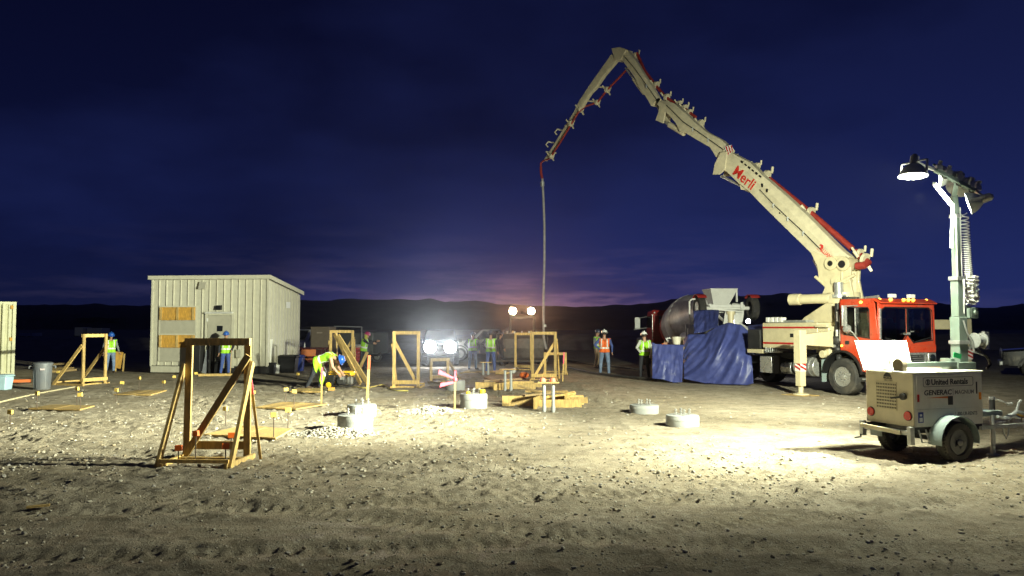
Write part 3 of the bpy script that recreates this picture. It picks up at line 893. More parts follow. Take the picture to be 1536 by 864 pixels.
    for i in range(26 * 9 + 1):
        t = i / (26 * 9); a = 2 * PI * 26 * t
        z = 3.82 - 1.05 * t ** 0.72
        pts.append((mx + 0.125 + 0.05 * t + 0.058 * math.cos(a), my - 0.06 + 0.058 * math.sin(a), z))
    part('coiled_cord', WHITE, T, lambda b: b.tube(pts, 0.0095, 5))
    rnd = random.Random(3)
    pts = []
    for i in range(150):
        t = i / 149; a = i * 1.05
        pts.append((mx + 0.20 + 0.06 * math.sin(i * .21) + 0.085 * math.cos(a), my - 0.08 + 0.07 * math.sin(a), 2.78 - 0.42 * t + 0.05 * math.sin(i * .77)))
    part('cord_tangle', WHITE, T, lambda b: b.tube(pts, 0.012, 5))
    # lamp bar and heads
    top = frame_of(T) @ Vector((mx, my, 3.80))
    e0 = at(1403, 255, 12.05); e1 = at(1466, 288, 12.3)
    mid = (e0 + e1) / 2
    b = MB(); b.beam(top, top + Vector((-0.02, 0, 0.30)), 0.09, 0.09); b.build('mast_head', GALV, T, world=True, bev=0.006)
    k = at(1429, 309, 12.35); a1 = at(1401, 275, 11.95)
    b = MB(); b.beam(at(1427, 372, 12.38), k, 0.04, 0.04); b.beam(k, a1, 0.05, 0.05)
    b.build('lamp_arm', WHITE, T, world=True, bev=0.008)
    b = MB(); b.beam(top + Vector((-.02, 0, .3)), mid, 0.07, 0.07)
    b.build('bar_post', GALV, T, world=True)
    b = MB(); b.beam(e0, e1, 0.07, 0.06); b.beam(e0 + Vector((0, .05, .10)), e1 + Vector((-.1, .05, .10)), 0.03, 0.03)
    b.build('lamp_bar', GALV, T, world=True, bev=0.006)
    col = (0.96, 1.0, 0.75)
    lamp_head(T, at(1370, 260, 11.85), (5.5, 11.6, 0.0), TOWER_W[0], 150, 1.0, col, 0)
    lamp_head(T, at(1415, 264, 12.55), (-14.4, 21.5, 5.0), TOWER_W[1], 78, 1.0, col, 1)
    lamp_head(T, at(1442, 279, 12.95), (7.4, 21.2, 2.7), TOWER_W[2], 92, 1.0, col, 2)
    lamp_head(T, at(1457, 304, 11.95), (-4.4, 18.6, 0.2), TOWER_W[3], 146, 1.0, col, 3)
    for hp_, aim_, q in ((at(1370, 260, 11.85), (5.5, 11.6, 0.0), 0.0), (at(1415, 264, 12.55), (-14.4, 21.5, 5.0), 0.25), (at(1442, 279, 12.95), (7.4, 21.2, 2.7), 0.6), (at(1457, 304, 11.95), (-4.4, 18.6, 0.2), 0.95)):
        d_ = (Vector(aim_) - hp_).normalized(); b = MB(); b.beam(hp_ - d_ * 0.18, e0.lerp(e1, q), 0.035, 0.045); b.build('head_stem', STEEL, T, world=True)
    for q in (0.08, 0.30, 0.55, 0.85, 1.0):
        p = e0.lerp(e1, q); b = MB()
        b.box(p + Vector((0, 0.0, 0.06)), (0.09, 0.09, 0.08)); b.cyl(p + Vector((0, 0, .08)), p + Vector((0.03, -0.02, 0.17)), 0.028, n=8)
        b.build('pivot_clamp', STEEL, T, world=True)
    for q in (0.1, 0.45, 0.75):
        p = e0.lerp(e1, q); r = e0.lerp(e1, q + .2); b = MB()
        b.tube([p + Vector((0, 0, .05)), p.lerp(r, .3) + Vector((0, 0, -.06)), p.lerp(r, .7) + Vector((0, 0, -.05)), r + Vector((0, 0, .04))], 0.012, 6)
        b.build('lamp_cable', HOSE, T, world=True)


build_light_tower()


# ================================================================== building and container at left
def build_shelter():
    FL = Vector((-15.65, 34.2, 0)); W_, D_ = 5.27, 3.6
    T = thing('equipment_shelter', 'beige metal clad equipment shelter with boarded openings and grey door', 'building', (FL.x, FL.y, gz(FL.x, FL.y)), R(-6.5))
    zb, zt, zk = 0.33, 4.10, 3.58
    part('core', SIDGREY, T, lambda b: b.loft([[Vector((x, 0.05, zb)), Vector((x, D_ - 0.05, zb)), Vector((x, D_ - 0.05, zk - .02)), Vector((x, 0.05, zt - .02))] for x in (0.05, W_ - 0.05)]), smooth=0)
    n = 16; pw = W_ / n
    for i in range(n):
        x0 = i * pw
        part('siding_panel', SIDING, T, lambda b: b.span(x0 + 0.012, x0 + pw - 0.012, 0.005, 0.05, zb + 0.02, zt - 0.06), smooth=0)
        part('rib', SIDING, T, lambda b: b.loft([[Vector((x0 - 0.022, 0.005, z)), Vector((x0 + 0.022, 0.005, z)), Vector((x0 + 0.012, -0.035, z)), Vector((x0 - 0.012, -0.035, z))] for z in (zb + 0.02, zt - 0.06)]), smooth=0)
    m = 11; qw = D_ / m
    for i in range(m):
        y0 = i * qw; za = zt + (zk - zt) * (y0 + qw) / D_ - 0.06
        part('siding_panel', SIDING, T, lambda b: b.span(W_ - 0.05, W_ - 0.005, y0 + 0.012, y0 + qw - 0.012, zb + 0.02, za), smooth=0)
        part('rib', SIDING, T, lambda b: b.span(W_ - 0.006, W_ + 0.02, y0 - 0.014, y0 + 0.014, zb + 0.02, za), smooth=0)
    for (x0, x1) in ((-0.02, 0.05), (W_ - 0.06, W_ + 0.025)):
        part('corner_trim', SIDING, T, lambda b: b.span(x0, x1, -0.045, 0.0, zb - 0.01, zt - 0.03), smooth=0)
    rf = part('roof', SIDING, T, lambda b: b.loft([[Vector((x, -0.14, zt + .02)), Vector((x, D_ + 0.1, zk)), Vector((x, D_ + 0.1, zk + 0.10)), Vector((x, -0.14, zt + 0.12))] for x in (-0.1, W_ + 0.12)]), smooth=0)
    part('roof_trim', SIDING, rf, lambda b: (b.span(-0.12, W_ + 0.14, -0.165, -0.14, zt - 0.04, zt + 0.125), b.loft([[Vector((x, -0.14, zt - .05)), Vector((x, D_ + 0.1, zk - .07)), Vector((x, D_ + 0.1, zk + 0.105)), Vector((x, -0.14, zt + 0.125))] for x in (W_ + 0.12, W_ + 0.142)])), smooth=0)
    part('base_skirt', SIDING, T, lambda b: b.span(0.02, 2.45, -0.05, 0.02, 0.05, zb - 0.012), bev=0.008)
    part('skid_beam', BLK, T, lambda b: (b.span(0.0, W_, 0.05, 0.25, 0.02, zb - 0.01), b.span(0.0, W_, D_ - 0.25, D_ - 0.05, 0.02, zb - 0.01), b.span(0.3, 0.6, 0.25, D_ - .25, 0.0, 0.3), b.span(W_ - 0.6, W_ - 0.3, 0.25, D_ - .25, 0.0, 0.3)))
    # two boarded louvre openings and the grey panels under them
    for z0, z1 in ((2.30, 2.86), (1.12, 1.66)):
        bd = part('plywood_board', PLYO, T, lambda b: b.span(0.44, 2.02, -0.075, -0.04, z0, z1), smooth=0)
        for x in (0.46, 1.22, 1.93):
            part('batten', W_NEW, bd, lambda b: b.span(x - 0.045, x + 0.06, -0.11, -0.076, z0 + 0.01, z1 - 0.01), smooth=0)
        part('opening_trim', SIDING, bd, lambda b: (b.span(0.36, 2.10, -0.062, -0.036, z1 + .004, z1 + 0.06), b.span(0.36, 0.436, -0.062, -0.036, z0 - 0.6, z1), b.span(2.024, 2.10, -0.062, -0.036, z0 - 0.6, z1)), smooth=0)
        part('blank_panel', SIDGREY, bd, lambda b: b.span(0.44, 2.02, -0.058, -0.038, z0 - 0.60, z0 - 0.01), smooth=0)
    # door
    d = part('door', SIDGREY, T, lambda b: b.span(2.60, 3.66, -0.075, -0.04, 0.30, 2.50), bev=0.006)
    part('door_frame', SIDING, d, lambda b: b.plate([(2.48, 0.26), (3.80, 0.26), (3.80, 2.66), (2.48, 2.66)], [[(2.585, 0.28), (3.675, 0.28), (3.675, 2.52), (2.585, 2.52)]], 0.055, frame((0, -0.036, 0), (1, 0, 0), (0, 0, 1))), smooth=0)
    part('door_window', GLASSD, d, lambda b: b.span(3.02, 3.28, -0.083, -0.076, 1.82, 2.06), smooth=0)
    part('drip_edge', WHITE, d, lambda b: b.prism([(2.50, -0.04, 2.62), (2.50, -0.20, 2.585), (2.50, -0.20, 2.62), (2.50, -0.04, 2.67)], (0, 0, 0), (1.26, 0, 0)), smooth=0)
    part('door_closer', WHITE, d, lambda b: b.span(2.56, 2.62, -0.12, -0.076, 2.24, 2.38))
    part('door_handle', STEEL, d, lambda b: (b.cyl((3.54, -0.076, 1.35), (3.54, -0.13, 1.35), 0.02), b.cyl((3.54, -0.13, 1.35), (3.42, -0.13, 1.35), 0.016)))
    part('wall_lamp', BLKP, T, lambda b: b.prism([(2.98, 0.0, 2.74), (2.98, -0.16, 2.74), (2.98, -0.13, 2.93), (2.98, 0.0, 2.94)], (0, 0, 0), (0.22, 0, 0)))
    part('vent_hood', SIDGREY, T, lambda b: b.prism([(2.20, -0.02, 3.64), (2.20, -0.20, 3.64), (2.20, -0.10, 3.95), (2.20, -0.02, 3.95)], (0, 0, 0), (0.30, 0, 0)))
    part('service_box', SIDGREY, T, lambda b: (b.span(3.92, 4.12, -0.14, -0.04, 0.7, 1.05), b.cyl((4.02, -0.09, 1.05), (4.02, -0.09, 1.5), 0.025)))
    part('wall_sign', WHITE, T, lambda b: b.span(W_ + 0.022, W_ + 0.034, 1.85, 2.30, 2.86, 3.14), smooth=0)
    part('side_door', SIDGREY, T, lambda b: b.plate([(0.5, 0.4), (0.95, 0.4), (0.95, 1.2), (0.5, 1.28)], [[(.54, .43), (.91, .43), (.91, 1.16), (.54, 1.24)]], 0.03, frame((W_ + 0.02, 0, 0), (0, 1, 0), (0, 0, 1))), smooth=0)


build_shelter()


def build_container():
    c = on_ground(20, 566)
    T = thing('shipping_container', 'tall cream corrugated container cut off by the left picture edge', 'container', (c.x, c.y, c.z), R(33))
    H_, W_, D_ = 3.05, 2.5, 6.0
    part('core', CONTAIN, T, lambda b: b.span(-W_ + 0.05, -0.03, 0.06, D_, 0.14, H_ - 0.04), smooth=0)
    n = 12; pw = (W_ - 0.16) / n
    for i in range(n):
        x0 = -W_ + 0.08 + i * pw
        part('corrugation', CONTAIN, T, lambda b: b.loft([[Vector((x0 + 0.01, 0.058, z)), Vector((x0 + pw * .30, 0.0, z)), Vector((x0 + pw * .70, 0.0, z)), Vector((x0 + pw - 0.01, 0.058, z))] for z in (0.18, H_ - 0.12)]), smooth=0)
    part('corner_post', CONTAIN, T, lambda b: (b.span(-0.09, 0.03, -0.03, 0.09, 0.06, H_), b.span(-W_ - 0.02, -W_ + 0.09, -0.03, 0.09, 0.06, H_)), bev=0.008)
    part('top_rail', CONTAIN, T, lambda b: (b.span(-W_ + 0.09, -0.09, -0.03, 0.06, H_ - 0.12, H_), b.span(-0.06, 0.03, 0.09, D_, H_ - 0.1, H_)), bev=0.008)
    part('bottom_rail', CONTAIN, T, lambda b: (b.span(-W_ + 0.09, -0.09, -0.03, 0.06, 0.06, 0.20), b.span(-0.06, 0.03, 0.09, D_, 0.06, 0.2)), bev=0.008)
    for z in (H_ - 0.22, H_ - 1.5):
        part('hinge', PLYO, T, lambda b: b.box((-0.12, -0.035, z), (0.10, 0.03, 0.14)))
    part('lock_rod', CONTAIN, T, lambda b: (b.cyl((-0.42, -0.045, 0.1), (-0.42, -0.045, H_ - 0.05), 0.02), b.cyl((-0.98, -0.045, 0.1), (-0.98, -0.045, H_ - 0.05), 0.02)))


build_container()


# ================================================================== lumber: frames, boards, stakes
def piece(name, T, p, q, w, h, up=(0, 0, 1), m=W_NEW):
    return part(name, m, T, lambda b: b.beam(p, q, w, h, up), smooth=0)


def wood_frame(loc, rz, label, w=0.95, h=1.84, d=1.05, diag=1, front=-1, braces=(1, 1), m=W_NEW, inner=True, lean=0.0):
    """two posts with a top rail on skids, diagonal in the opening, raking braces to the skid ends"""
    T = thing('lumber_trestle', label, 'wood frame', loc, rz, 'braced lumber frames over the footings')
    t, wd = 0.045, 0.10
    f = front
    hw = w / 2
    for s in (-1, 1):
        piece('post', T, (s * hw * (1 + .04 * lean), 0, 0.0), (s * hw, 0, h), wd, t, (0, 1, 0), m)
        piece('skid', T, (s * (hw + 0.03), f * d, 0.045), (s * (hw + 0.075), -f * 0.12, 0.045), t, wd * .9, (0, 0, 1), m)
    piece('top_rail', T, (-hw - 0.05, f * 0.048, h - 0.055), (hw + 0.05, f * 0.048, h - 0.055), t, 0.11, (0, 0, 1), m)
    if inner:
        piece('bottom_rail', T, (-hw - 0.05, -f * 0.048, 0.22), (hw + 0.05, -f * 0.048, 0.22), t, 0.12, (0, 0, 1), m)
    piece('middle_sill', T, (-hw - 0.05, f * 0.15, 0.05), (hw + 0.05, f * 0.15, 0.05), 0.09, t, (0, 0, 1), m)
    piece('front_sill', T, (-hw - 0.06, f * (d - 0.05), 0.115), (hw + 0.06, f * (d - 0.05), 0.115), 0.05, 0.05, (0, 0, 1), m)
    if diag:
        piece('diagonal', T, (-diag * (hw - 0.02), f * 0.098, 0.10), (diag * (hw + 0.05), f * 0.098, h * 0.86), t, wd, (0, 0, 1), m)
    for s, on in zip((-1, 1), braces):
        if on: piece('brace', T, (s * (hw + 0.08), f * (d - 0.06), 0.02), (s * (hw + 0.075), -f * 0.0, h * (0.80 if s > 0 else 0.78)), t, wd, (0, 0, 1), m)
    return T


def frame_at(px, py, rz, label, **kw):
    p = on_ground(px, py)
    return wood_frame((p.x, p.y, p.z - 0.02), rz, label, **kw)


frame_at(325, 690, R(-3), 'largest lumber frame, nearest the camera, with brown shaded posts', w=0.90, d=0.82, diag=1, lean=1.0)
frame_at(609, 583, R(-4), 'lumber frame just left of the dazzling white headlights', w=0.80, h=1.88, d=0.9, diag=-1, front=1, braces=(1, 0))
frame_at(816, 571, R(-8), 'lumber frame directly below the hanging pump hose', w=0.86, h=1.86, d=1.0, diag=1, front=1, braces=(0, 1))
frame_at(659, 573, R(35), 'low lumber frame half hidden in glare below the white headlights', w=0.7, h=0.9, d=0.9, diag=0, front=-1, braces=(0, 1), m=W_OLD)
frame_at(785, 556, R(-5), 'plain lumber frame standing left of and behind the hose frame', w=0.72, h=1.76, d=0.7, diag=0, front=1, braces=(0, 0))
frame_at(833, 563, R(-6), 'low lumber frame right of and behind the hose frame', w=0.86, h=0.95, d=0.7, diag=0, front=1, braces=(0, 0), inner=False)
frame_at(512, 566, R(8), 'lumber frame behind the stooping worker', w=0.86, h=1.90, d=1.0, diag=1, front=1, braces=(1, 1))
frame_at(141, 577, R(70), 'lumber frame between the grey trash can and the walking worker', w=0.92, h=1.80, d=1.35, diag=0, front=1, braces=(1, 1))


def loose(name, label, cat, p, q, w, h, m=W_NEW, group=None, up=(0, 0, 1)):
    p, q = Vector(p), Vector(q); c = (p + q) / 2
    b = MB(); b.beam(p - c, q - c, w, h, up)
    o = b.build(name, m, smooth=0); o.location = c
    return tag(o, label, cat, group)


# two long boards leaning on the frame by the stooping worker, and its tall upright
a = on_ground(553, 580); a2 = on_ground(541, 578)
loose('leaning_board', 'right of two long boards leaning down beside the yellow generator', 'board', a + Vector((0, 0, .05)), at(507, 503, a.y + 0.7), 0.05, 0.15)
loose('leaning_board', 'left of two long boards leaning down beside the yellow generator', 'board', a2 + Vector((0, 0, .05)), at(502, 501, a2.y + 1.0), 0.05, 0.14)
u = on_ground(506, 572)
loose('upright_board', 'tall upright board rising above the frame behind the stooping worker', 'board', u, at(505, 496, u.y), 0.10, 0.045)
br = on_ground(535, 563)
loose('low_brace_board', 'short board slanting up to the stake with the orange top', 'board', br, at(551, 528, br.y), 0.05, 0.12)


def sheet_from(corners, label, t=0.02, m=PLY, n_boards=4):
    """flat sheet of boards lying over a footing hole; corners are picture points on the ground"""
    P = [gp(*c) for c in corners]
    c = sum(P, Vector()) / 4; z = max(gz(p.x, p.y) for p in P) + 0.02
    T = thing('plywood_cover', label, 'plywood', (c.x, c.y, z), 0, 'plywood covers lying over the footing holes')
    for k in range(n_boards):
        u0, u1 = k / n_boards + .004, (k + 1) / n_boards - .004
        ring = [P[0].lerp(P[3], u0), P[1].lerp(P[2], u0), P[1].lerp(P[2], u1), P[0].lerp(P[3], u1)]
        dz = 0.004 * (k % 2)
        part('board', m, T, lambda b: b.prism([Vector((p.x - c.x, p.y - c.y, dz)) for p in ring], (0, 0, 0), (0, 0, t + 0.01)), smooth=0)
    return T


sheet_from([(305, 655), (366, 641), (438, 647), (414, 661)], 'plywood cover on the ground just behind the nearest lumber frame')
sheet_from([(383, 614), (424, 606), (491, 609), (444, 617)], 'plywood cover on the ground left of the two left concrete piers')
sheet_from([(434, 590), (447, 585), (484, 586), (480, 591)], 'small plywood cover in front of the stooping worker')
sheet_from([(42, 617), (80, 611), (142, 613), (120, 619)], 'plywood cover on the ground between stakes at far left')
sheet_from([(170, 594), (205, 588), (250, 588), (226, 595)], 'plywood cover on the ground in front of the shelter corner')


def stake(px, py_cap, py_base, label, cap=YCAP, group='rebar stakes with square yellow caps', capsz=0.085, name='rebar_stake'):
    p = on_ground(px, py_base)
    top = at(px, py_cap, p.y)
    h = max(0.18, top.z - p.z)
    T = thing(name, label, 'stake', (p.x, p.y, p.z), random.uniform(-.6, .6), group)
    tl = random.uniform(-.03, .03)
    part('rod', REBAR, T, lambda b: b.cyl((0, 0, -0.05), (tl, 0, h), 0.009, n=8))
    part('cap', cap, T, lambda b: b.box((tl, 0, h), (capsz * 1.25, capsz * .6, capsz), Matrix.Rotation(random.uniform(-.12, .12), 3, 'Y')), bev=0.004, smooth=0)


for row in [
    (16, 618, 641, 'yellow capped stake nearest the left picture edge'),
    (55, 590, 617, 'yellow capped stake at the left end of the far left plywood cover'),
    (115, 583, 611, 'farther of two yellow capped stakes at the right of the far left plywood cover'),
    (121, 592, 618, 'nearer of two yellow capped stakes at the right of the far left plywood cover'),
    (86, 558, 571, 'small yellow capped stake between trash can and lumber frame'),
    (174, 585, 604, 'yellow capped stake left of the plywood cover before the shelter corner'),
    (183, 574, 591, 'yellow capped stake behind the plywood cover before the shelter corner'),
    (208, 567, 586, 'yellow capped stake nearest the shelter left corner'),
    (246, 573, 588, 'yellow capped stake in front of the lower boarded opening'),
    (262, 565, 577, 'small yellow capped stake close left of the nearest frame top brace'),
    (294, 560, 575, 'yellow capped stake seen through the nearest frame before the shelter door'),
    (339, 613, 638, 'yellow capped stake seen through the middle of the nearest frame'),
    (410.5, 622, 660, 'yellow capped stake standing in the plywood cover behind the nearest frame'),
    (432, 615, 646, 'yellow capped stake at the right corner of the cover behind the nearest frame'),
    (428, 584, 607, 'left of two yellow capped stakes behind the cover left of the piers'),
    (441, 587, 614, 'right of two yellow capped stakes behind the cover left of the piers'),
    (381, 588, 600, 'small yellow capped stake just right of the nearest frame post'),
    (447, 561, 571, 'low yellow capped stake in front of the white bucket and bins'),
]:
    stake(*row)
for row in [
    (293, 650, 694, 'orange capped stake by the diagonal foot in the nearest frame'),
    (345, 653, 687, 'orange capped stake behind the right post of the nearest frame'),
    (339, 669, 701, 'orange capped stake in front inside the nearest frame right side'),
    (267, 672, 701, 'orange capped stake inside the nearest frame lower left'),
]:
    stake(*row, cap=OCAP, group='rebar stakes with orange caps in the nearest frame', capsz=0.08)


def survey_stake(px0, py0, px1, py1, label, top_m=PINK, ribbon=False, w=0.04, paint=0.35):
    p = on_ground(px1, py1); t = at(px0, py0, p.y)
    T = thing('survey_stake', label, 'stake', (p.x, p.y, p.z), 0, 'wooden survey lath with painted tops')
    q = t - p; k = q * (1 - paint)
    part('lath', W_NEW, T, lambda b: b.beam(-q * .04, k, w, 0.014, (0, 1, 0)), smooth=0)
    part('painted_top', top_m, T, lambda b: b.beam(k, q, w + 0.004, 0.018, (0, 1, 0)), smooth=0)
    if ribbon:
        part('ribbon', PINK, T, lambda b: (b.prism([q * .78, q * .82, q * .86 + Vector((-.38, -.03, .16)), q * .84 + Vector((-.40, -.03, .08))], (0, 0, 0), (0.0, .012, 0)),
                                           b.prism([q * .70, q * .75, q * .72 + Vector((-.34, -.05, -.02)), q * .70 + Vector((-.36, -.05, -.10))], (0, 0, 0), (0.0, .012, 0)),
                                           b.sph(q * .78, .05, 8, 6)))


survey_stake(483, 551, 482, 609, 'pink topped survey lath before the stooping worker')
survey_stake(554, 533, 551, 600, 'thick survey lath with orange top behind the two left piers', top_m=mat('orange stake paint', (0.75, 0.16, 0.06), 0.6), w=0.07, paint=0.32)
survey_stake(683, 556, 682, 618, 'survey lath with fluttering pink ribbon in front of the middle pier', ribbon=True, paint=0.2)
survey_stake(846, 528, 844, 572, 'pink topped survey lath right of the hose frame', paint=0.4)
survey_stake(376, 570, 391, 690, 'leaning survey lath just right of the nearest frame', paint=0.18)


# ------------------------------------------------------------------ concrete piers
def pier(px, py_top, py_bot, wpx, label, bolts=4, tape=False):
    p = gp(px, (py_bot)); r = wpx / 2 / FPX * p.y
    p.y += r * 0.92; p.x = (px - 768) / FPX * p.y
    h = max(0.12, (py_bot - py_top) / FPX * (p.y - r)) + 0.05
    zb = gz(p.x, p.y)
    T = thing('concrete_pier', label, 'concrete pier', (p.x, p.y, zb - 0.04), random.uniform(0, 1), 'round concrete piers with anchor bolts')
    part('pier', CONC, T, lambda b: b.lathe([(r * .98, 0), (r, h * .3), (r * .995, h - 0.03), (r * .975, h - 0.004), (r * .94, h), (0.001, h + 0.004)], 40, (0, 0, 0)))
    part('rim_band', CONC, T, lambda b: b.lathe([(r * 1.0, h * .62), (r * 1.012, h * .63), (r * 1.012, h - .05), (r * 1.0, h - .04)], 40, (0, 0, 0)))
    k = r * 0.42
    for i in range(bolts):
        a = PI / 4 + i * PI / 2 + 0.1
        x, y = k * math.cos(a), k * math.sin(a)
        bo = part('anchor_bolt', ALU, T, lambda b: b.cyl((x, y, h - 0.02), (x, y, h + 0.13), 0.016, n=10))
        part('nut', ALU, bo, lambda b: (b.cyl((x, y, h + 0.035), (x, y, h + 0.065), 0.033, n=6), b.cyl((x, y, h + 0.09), (x, y, h + 0.118), 0.031, n=6)))
    if tape:
        part('yellow_sleeve', mat('yellow plastic', (0.8, 0.62, 0.02), 0.5), T, lambda b: (b.cyl((r * .45, -r * .45, h), (r * .45, -r * .45, h + .1), 0.07, n=14), b.cyl((-r * .6, -r * .1, h), (-r * .6, -r * .1, h + .06), 0.05, n=12)))


pier(534.5, 626, 648, 53, 'nearest left concrete pier beside the gravel pile')
pier(544, 609, 626, 44, 'concrete pier partly hidden behind the nearest left pier')
pier(683, 573, 587, 30, 'small far concrete pier behind the pink ribbon stake', bolts=2)
pier(711, 593, 614, 41, 'middle concrete pier with yellow sleeves on its top', tape=True)
pier(965, 609, 621, 44, 'left of the two low concrete piers in the bright light')
pier(1022, 625, 641, 50, 'right of the two low concrete piers in the bright light')


# ------------------------------------------------------------------ pipe stands with templates
def pipe_stand(px, py_top, py_base, gap, boardpx, label, blobs=False):
    p = on_ground(px, py_base); t = at(px, py_top, p.y); h = t.z - p.z
    g = gap / FPX * p.y / 2; bw = boardpx / FPX * p.y
    T = thing('pipe_stand', label, 'pipe stand', (p.x, p.y, p.z), R(-6), 'conduit stubs held by template boards')
    for s in (-1, 1):
        pi = part('conduit', PIPEG, T, lambda b: b.cyl((s * g, 0, -0.05), (s * g, 0, h), 0.040, n=14))
        part('coupling', PIPEG, pi, lambda b: b.cyl((s * g, 0, 0.03), (s * g, 0, 0.13), 0.050, n=14))
    part('template_board', W_NEW, T, lambda b: b.beam((-bw / 2, -0.01, h + .02), (bw / 2, -0.01, h + .02), 0.22, 0.03), smooth=0)
    if blobs:
        part('orange_cap', mat('salmon cap plastic', (0.72, 0.2, 0.12), 0.6), T, lambda b: b.lathe([(0.075, 0), (0.075, 0.05), (0.05, 0.09), (0.001, 0.1)], 14, (-g * 1.1 - .02, 0, h + 0.036)))
        part('orange_cap', MATS['salmon cap plastic'], T, lambda b: b.lathe([(0.075, 0), (0.075, 0.05), (0.05, 0.09), (0.001, 0.1)], 14, (g * 1.1 - .02, 0, h + 0.036)))


pipe_stand(823, 575, 618, 13.5, 31, 'nearest pipe stand with orange capped template board', blobs=True)
pipe_stand(762, 555, 587, 9, 25, 'pipe stand in the middle of the farther lumber pile')
pipe_stand(728.5, 544, 563, 7.5, 17, 'small pipe stand in front of the worker seen from behind')


def lumber_pile(px, py, spec, label, group, seed):
    rnd = random.Random(seed); c = on_ground(px, py)
    for k_, (dx, dy, z, L_, ang, pit, w, h, m) in enumerate(spec):
        lab_ = label[k_]
        p = c + Vector((dx, dy, z)); d = Vector((math.cos(ang) * math.cos(pit), math.sin(ang) * math.cos(pit), math.sin(pit))) * L_ / 2
        loose('lumber_board', lab_, 'board', p - d, p + d, w, h, m, group)


lumber_pile(812, 609, [
    (-.55, .10, .13, 0.9, .05, 0, .05, .26, W_NEW), (-.10, -.35, .15, .9, 1.35, 0, .05, .28, W_NEW), (.35, .25, .14, 1.5, .02, 0, .05, .24, W_NEW), (.40, -.28, .10, 1.2, .04, 0, .05, .20, W_NEW),
    (.10, .05, .33, 1.3, .55, .05, .14, .045, W_OLD), (.55, .0, .30, 1.0, .9, 0, .14, .045, W_NEW), (.15, .2, .36, 1.1, -.15, .0, .13, .045, W_NEW), (.95, -.05, .16, .45, .0, 0, .05, .15, W_NEW),
    (-.25, .25, .40, .75, 2.6, .25, .13, .04, W_OLD), (.75, .3, .22, .8, 1.2, 0, .05, .24, W_NEW)],
    ['%s in the nearer pile by the orange capped stand' % s_ for s_ in ('leftmost upright form board', 'short end board pointing at the camera', 'long back form board', 'long front form board',
        'dark plank lying aslant on top', 'yellow plank lying aslant at the right', 'flat topmost yellow plank', 'short rightmost board end', 'dark tilted plank', 'cross board behind the right half')], 'boards of the nearer lumber pile', 3)
lumber_pile(757, 584, [
    (-.55, .0, .12, .8, .1, 0, .05, .22, W_NEW), (-.1, -.25, .10, .8, .9, 0, .05, .2, W_NEW), (.3, .2, .13, 1.3, .02, 0, .05, .22, W_NEW), (.45, -.2, .10, 1.1, .02, 0, .05, .16, W_NEW),
    (-.2, .1, .28, 1.1, .5, 0, .13, .045, W_OLD), (.2, .1, .3, .9, .8, 0, .13, .045, W_OLD), (.95, .0, .14, .5, 0, 0, .05, .14, W_NEW), (-.4, .4, .26, .7, 2.4, .2, .12, .045, W_OLD)],
    ['%s in the farther pile by the middle stand' % s_ for s_ in ('leftmost upright form board', 'slanting end board', 'long back form board', 'long front form board',
        'dark plank lying aslant at the left', 'dark plank lying aslant in the middle', 'short rightmost board end', 'dark tilted plank at the back left')], 'boards of the farther lumber pile', 4)
lumber_pile(722, 562, [(-.3, .2, .08, .9, .4, 0, .1, .045, W_OLD), (.3, 0, .10, 1.1, -.3, 0, .1, .06, W_OLD), (.7, .3, .12, .8, .8, 0, .12, .045, W_NEW), (-.7, .1, .1, .7, 1.1, .1, .1, .045, W_OLD), (.9, -.2, .07, .6, .2, 0, .1, .1, W_NEW)],
    ['%s among the scrap near the workers feet' % s_ for s_ in ('dark board left of centre', 'long dark crossing board', 'pale board at the right back', 'dark propped leftmost board', 'short thick pale board at right')], 'scrap boards by the workers', 5)
w = on_ground(57, 764)
loose('wood_scrap', 'small pale wood scrap on the dirt at lower left', 'board', w + Vector((-.1, -.04, .03)), w + Vector((.1, .05, .035)), 0.06, 0.02, W_NEW)
for k, (x0, y0, x1, y1, lab) in enumerate([
    (72, 556, 104, 553, 'long board on top of the dark lumber stack at far left'),
    (68, 553, 100, 550, 'second board on the dark lumber stack at far left'),
    (82, 560, 110, 557, 'lowest front board of the dark lumber stack at far left')]):
    p, q = on_ground(x0, y0), on_ground(x1, y1)
    zz_ = Vector((0, 0, 0.28 - .1 * k))
    loose('stacked_board', lab, 'board', p + zz_, q + zz_, 0.3, 0.09, W_OLD)
p = on_ground(90, 556)
loose('dunnage_block', 'dark timber block under the lumber stack at far left', 'timber', p + Vector((-.5, .2, .08)), p + Vector((.5, -.1, .08)), 0.5, 0.16, W_OLD)
p, q = on_ground(8, 577), on_ground(46, 576)
loose('orange_form_board', 'orange board lying left of the grey trash can', 'board', p + Vector((0, 0, .12)), q + Vector((0, 0, .12)), 0.2, 0.1, mat('orange form paint', (0.6, 0.14, 0.03), 0.6))
p, q = on_ground(196, 560), on_ground(196, 548)
def panel_thing():
    p = on_ground(177, 557)
    T = thing('wooden_panel', 'small wooden panel on legs beside the walking worker', 'panel', (p.x, p.y, p.z), R(10))
    part('panel', PLYO, T, lambda b: b.box((0, 0, .52), (.32, .03, .75), Matrix.Rotation(R(8), 3, 'Y')), smooth=0)
    for x in (-.12, .2): part('leg', W_NEW, T, lambda b: b.beam((x, .04, 0), (x + .05, .04, .8), .05, .09, (0, 1, 0)), smooth=0)


panel_thing()
# lumber by the shelter door: sill timber and two uprights
p, q = on_ground(297, 565), on_ground(350, 564)
loose('sill_timber', 'long flat timber on the ground before the shelter door', 'timber', p + Vector((0, 0, .06)), q + Vector((0, 0, .06)), 0.14, 0.1)
for px, lab in ((332, 'left of two upright studs before the shelter door'), (344, 'right of two upright studs before the shelter door')):
    p = on_ground(px, 562); loose('upright_stud', lab, 'board', p, p + Vector((0.02, 0.05, 1.5)), 0.09, 0.045, up=(0, 1, 0))


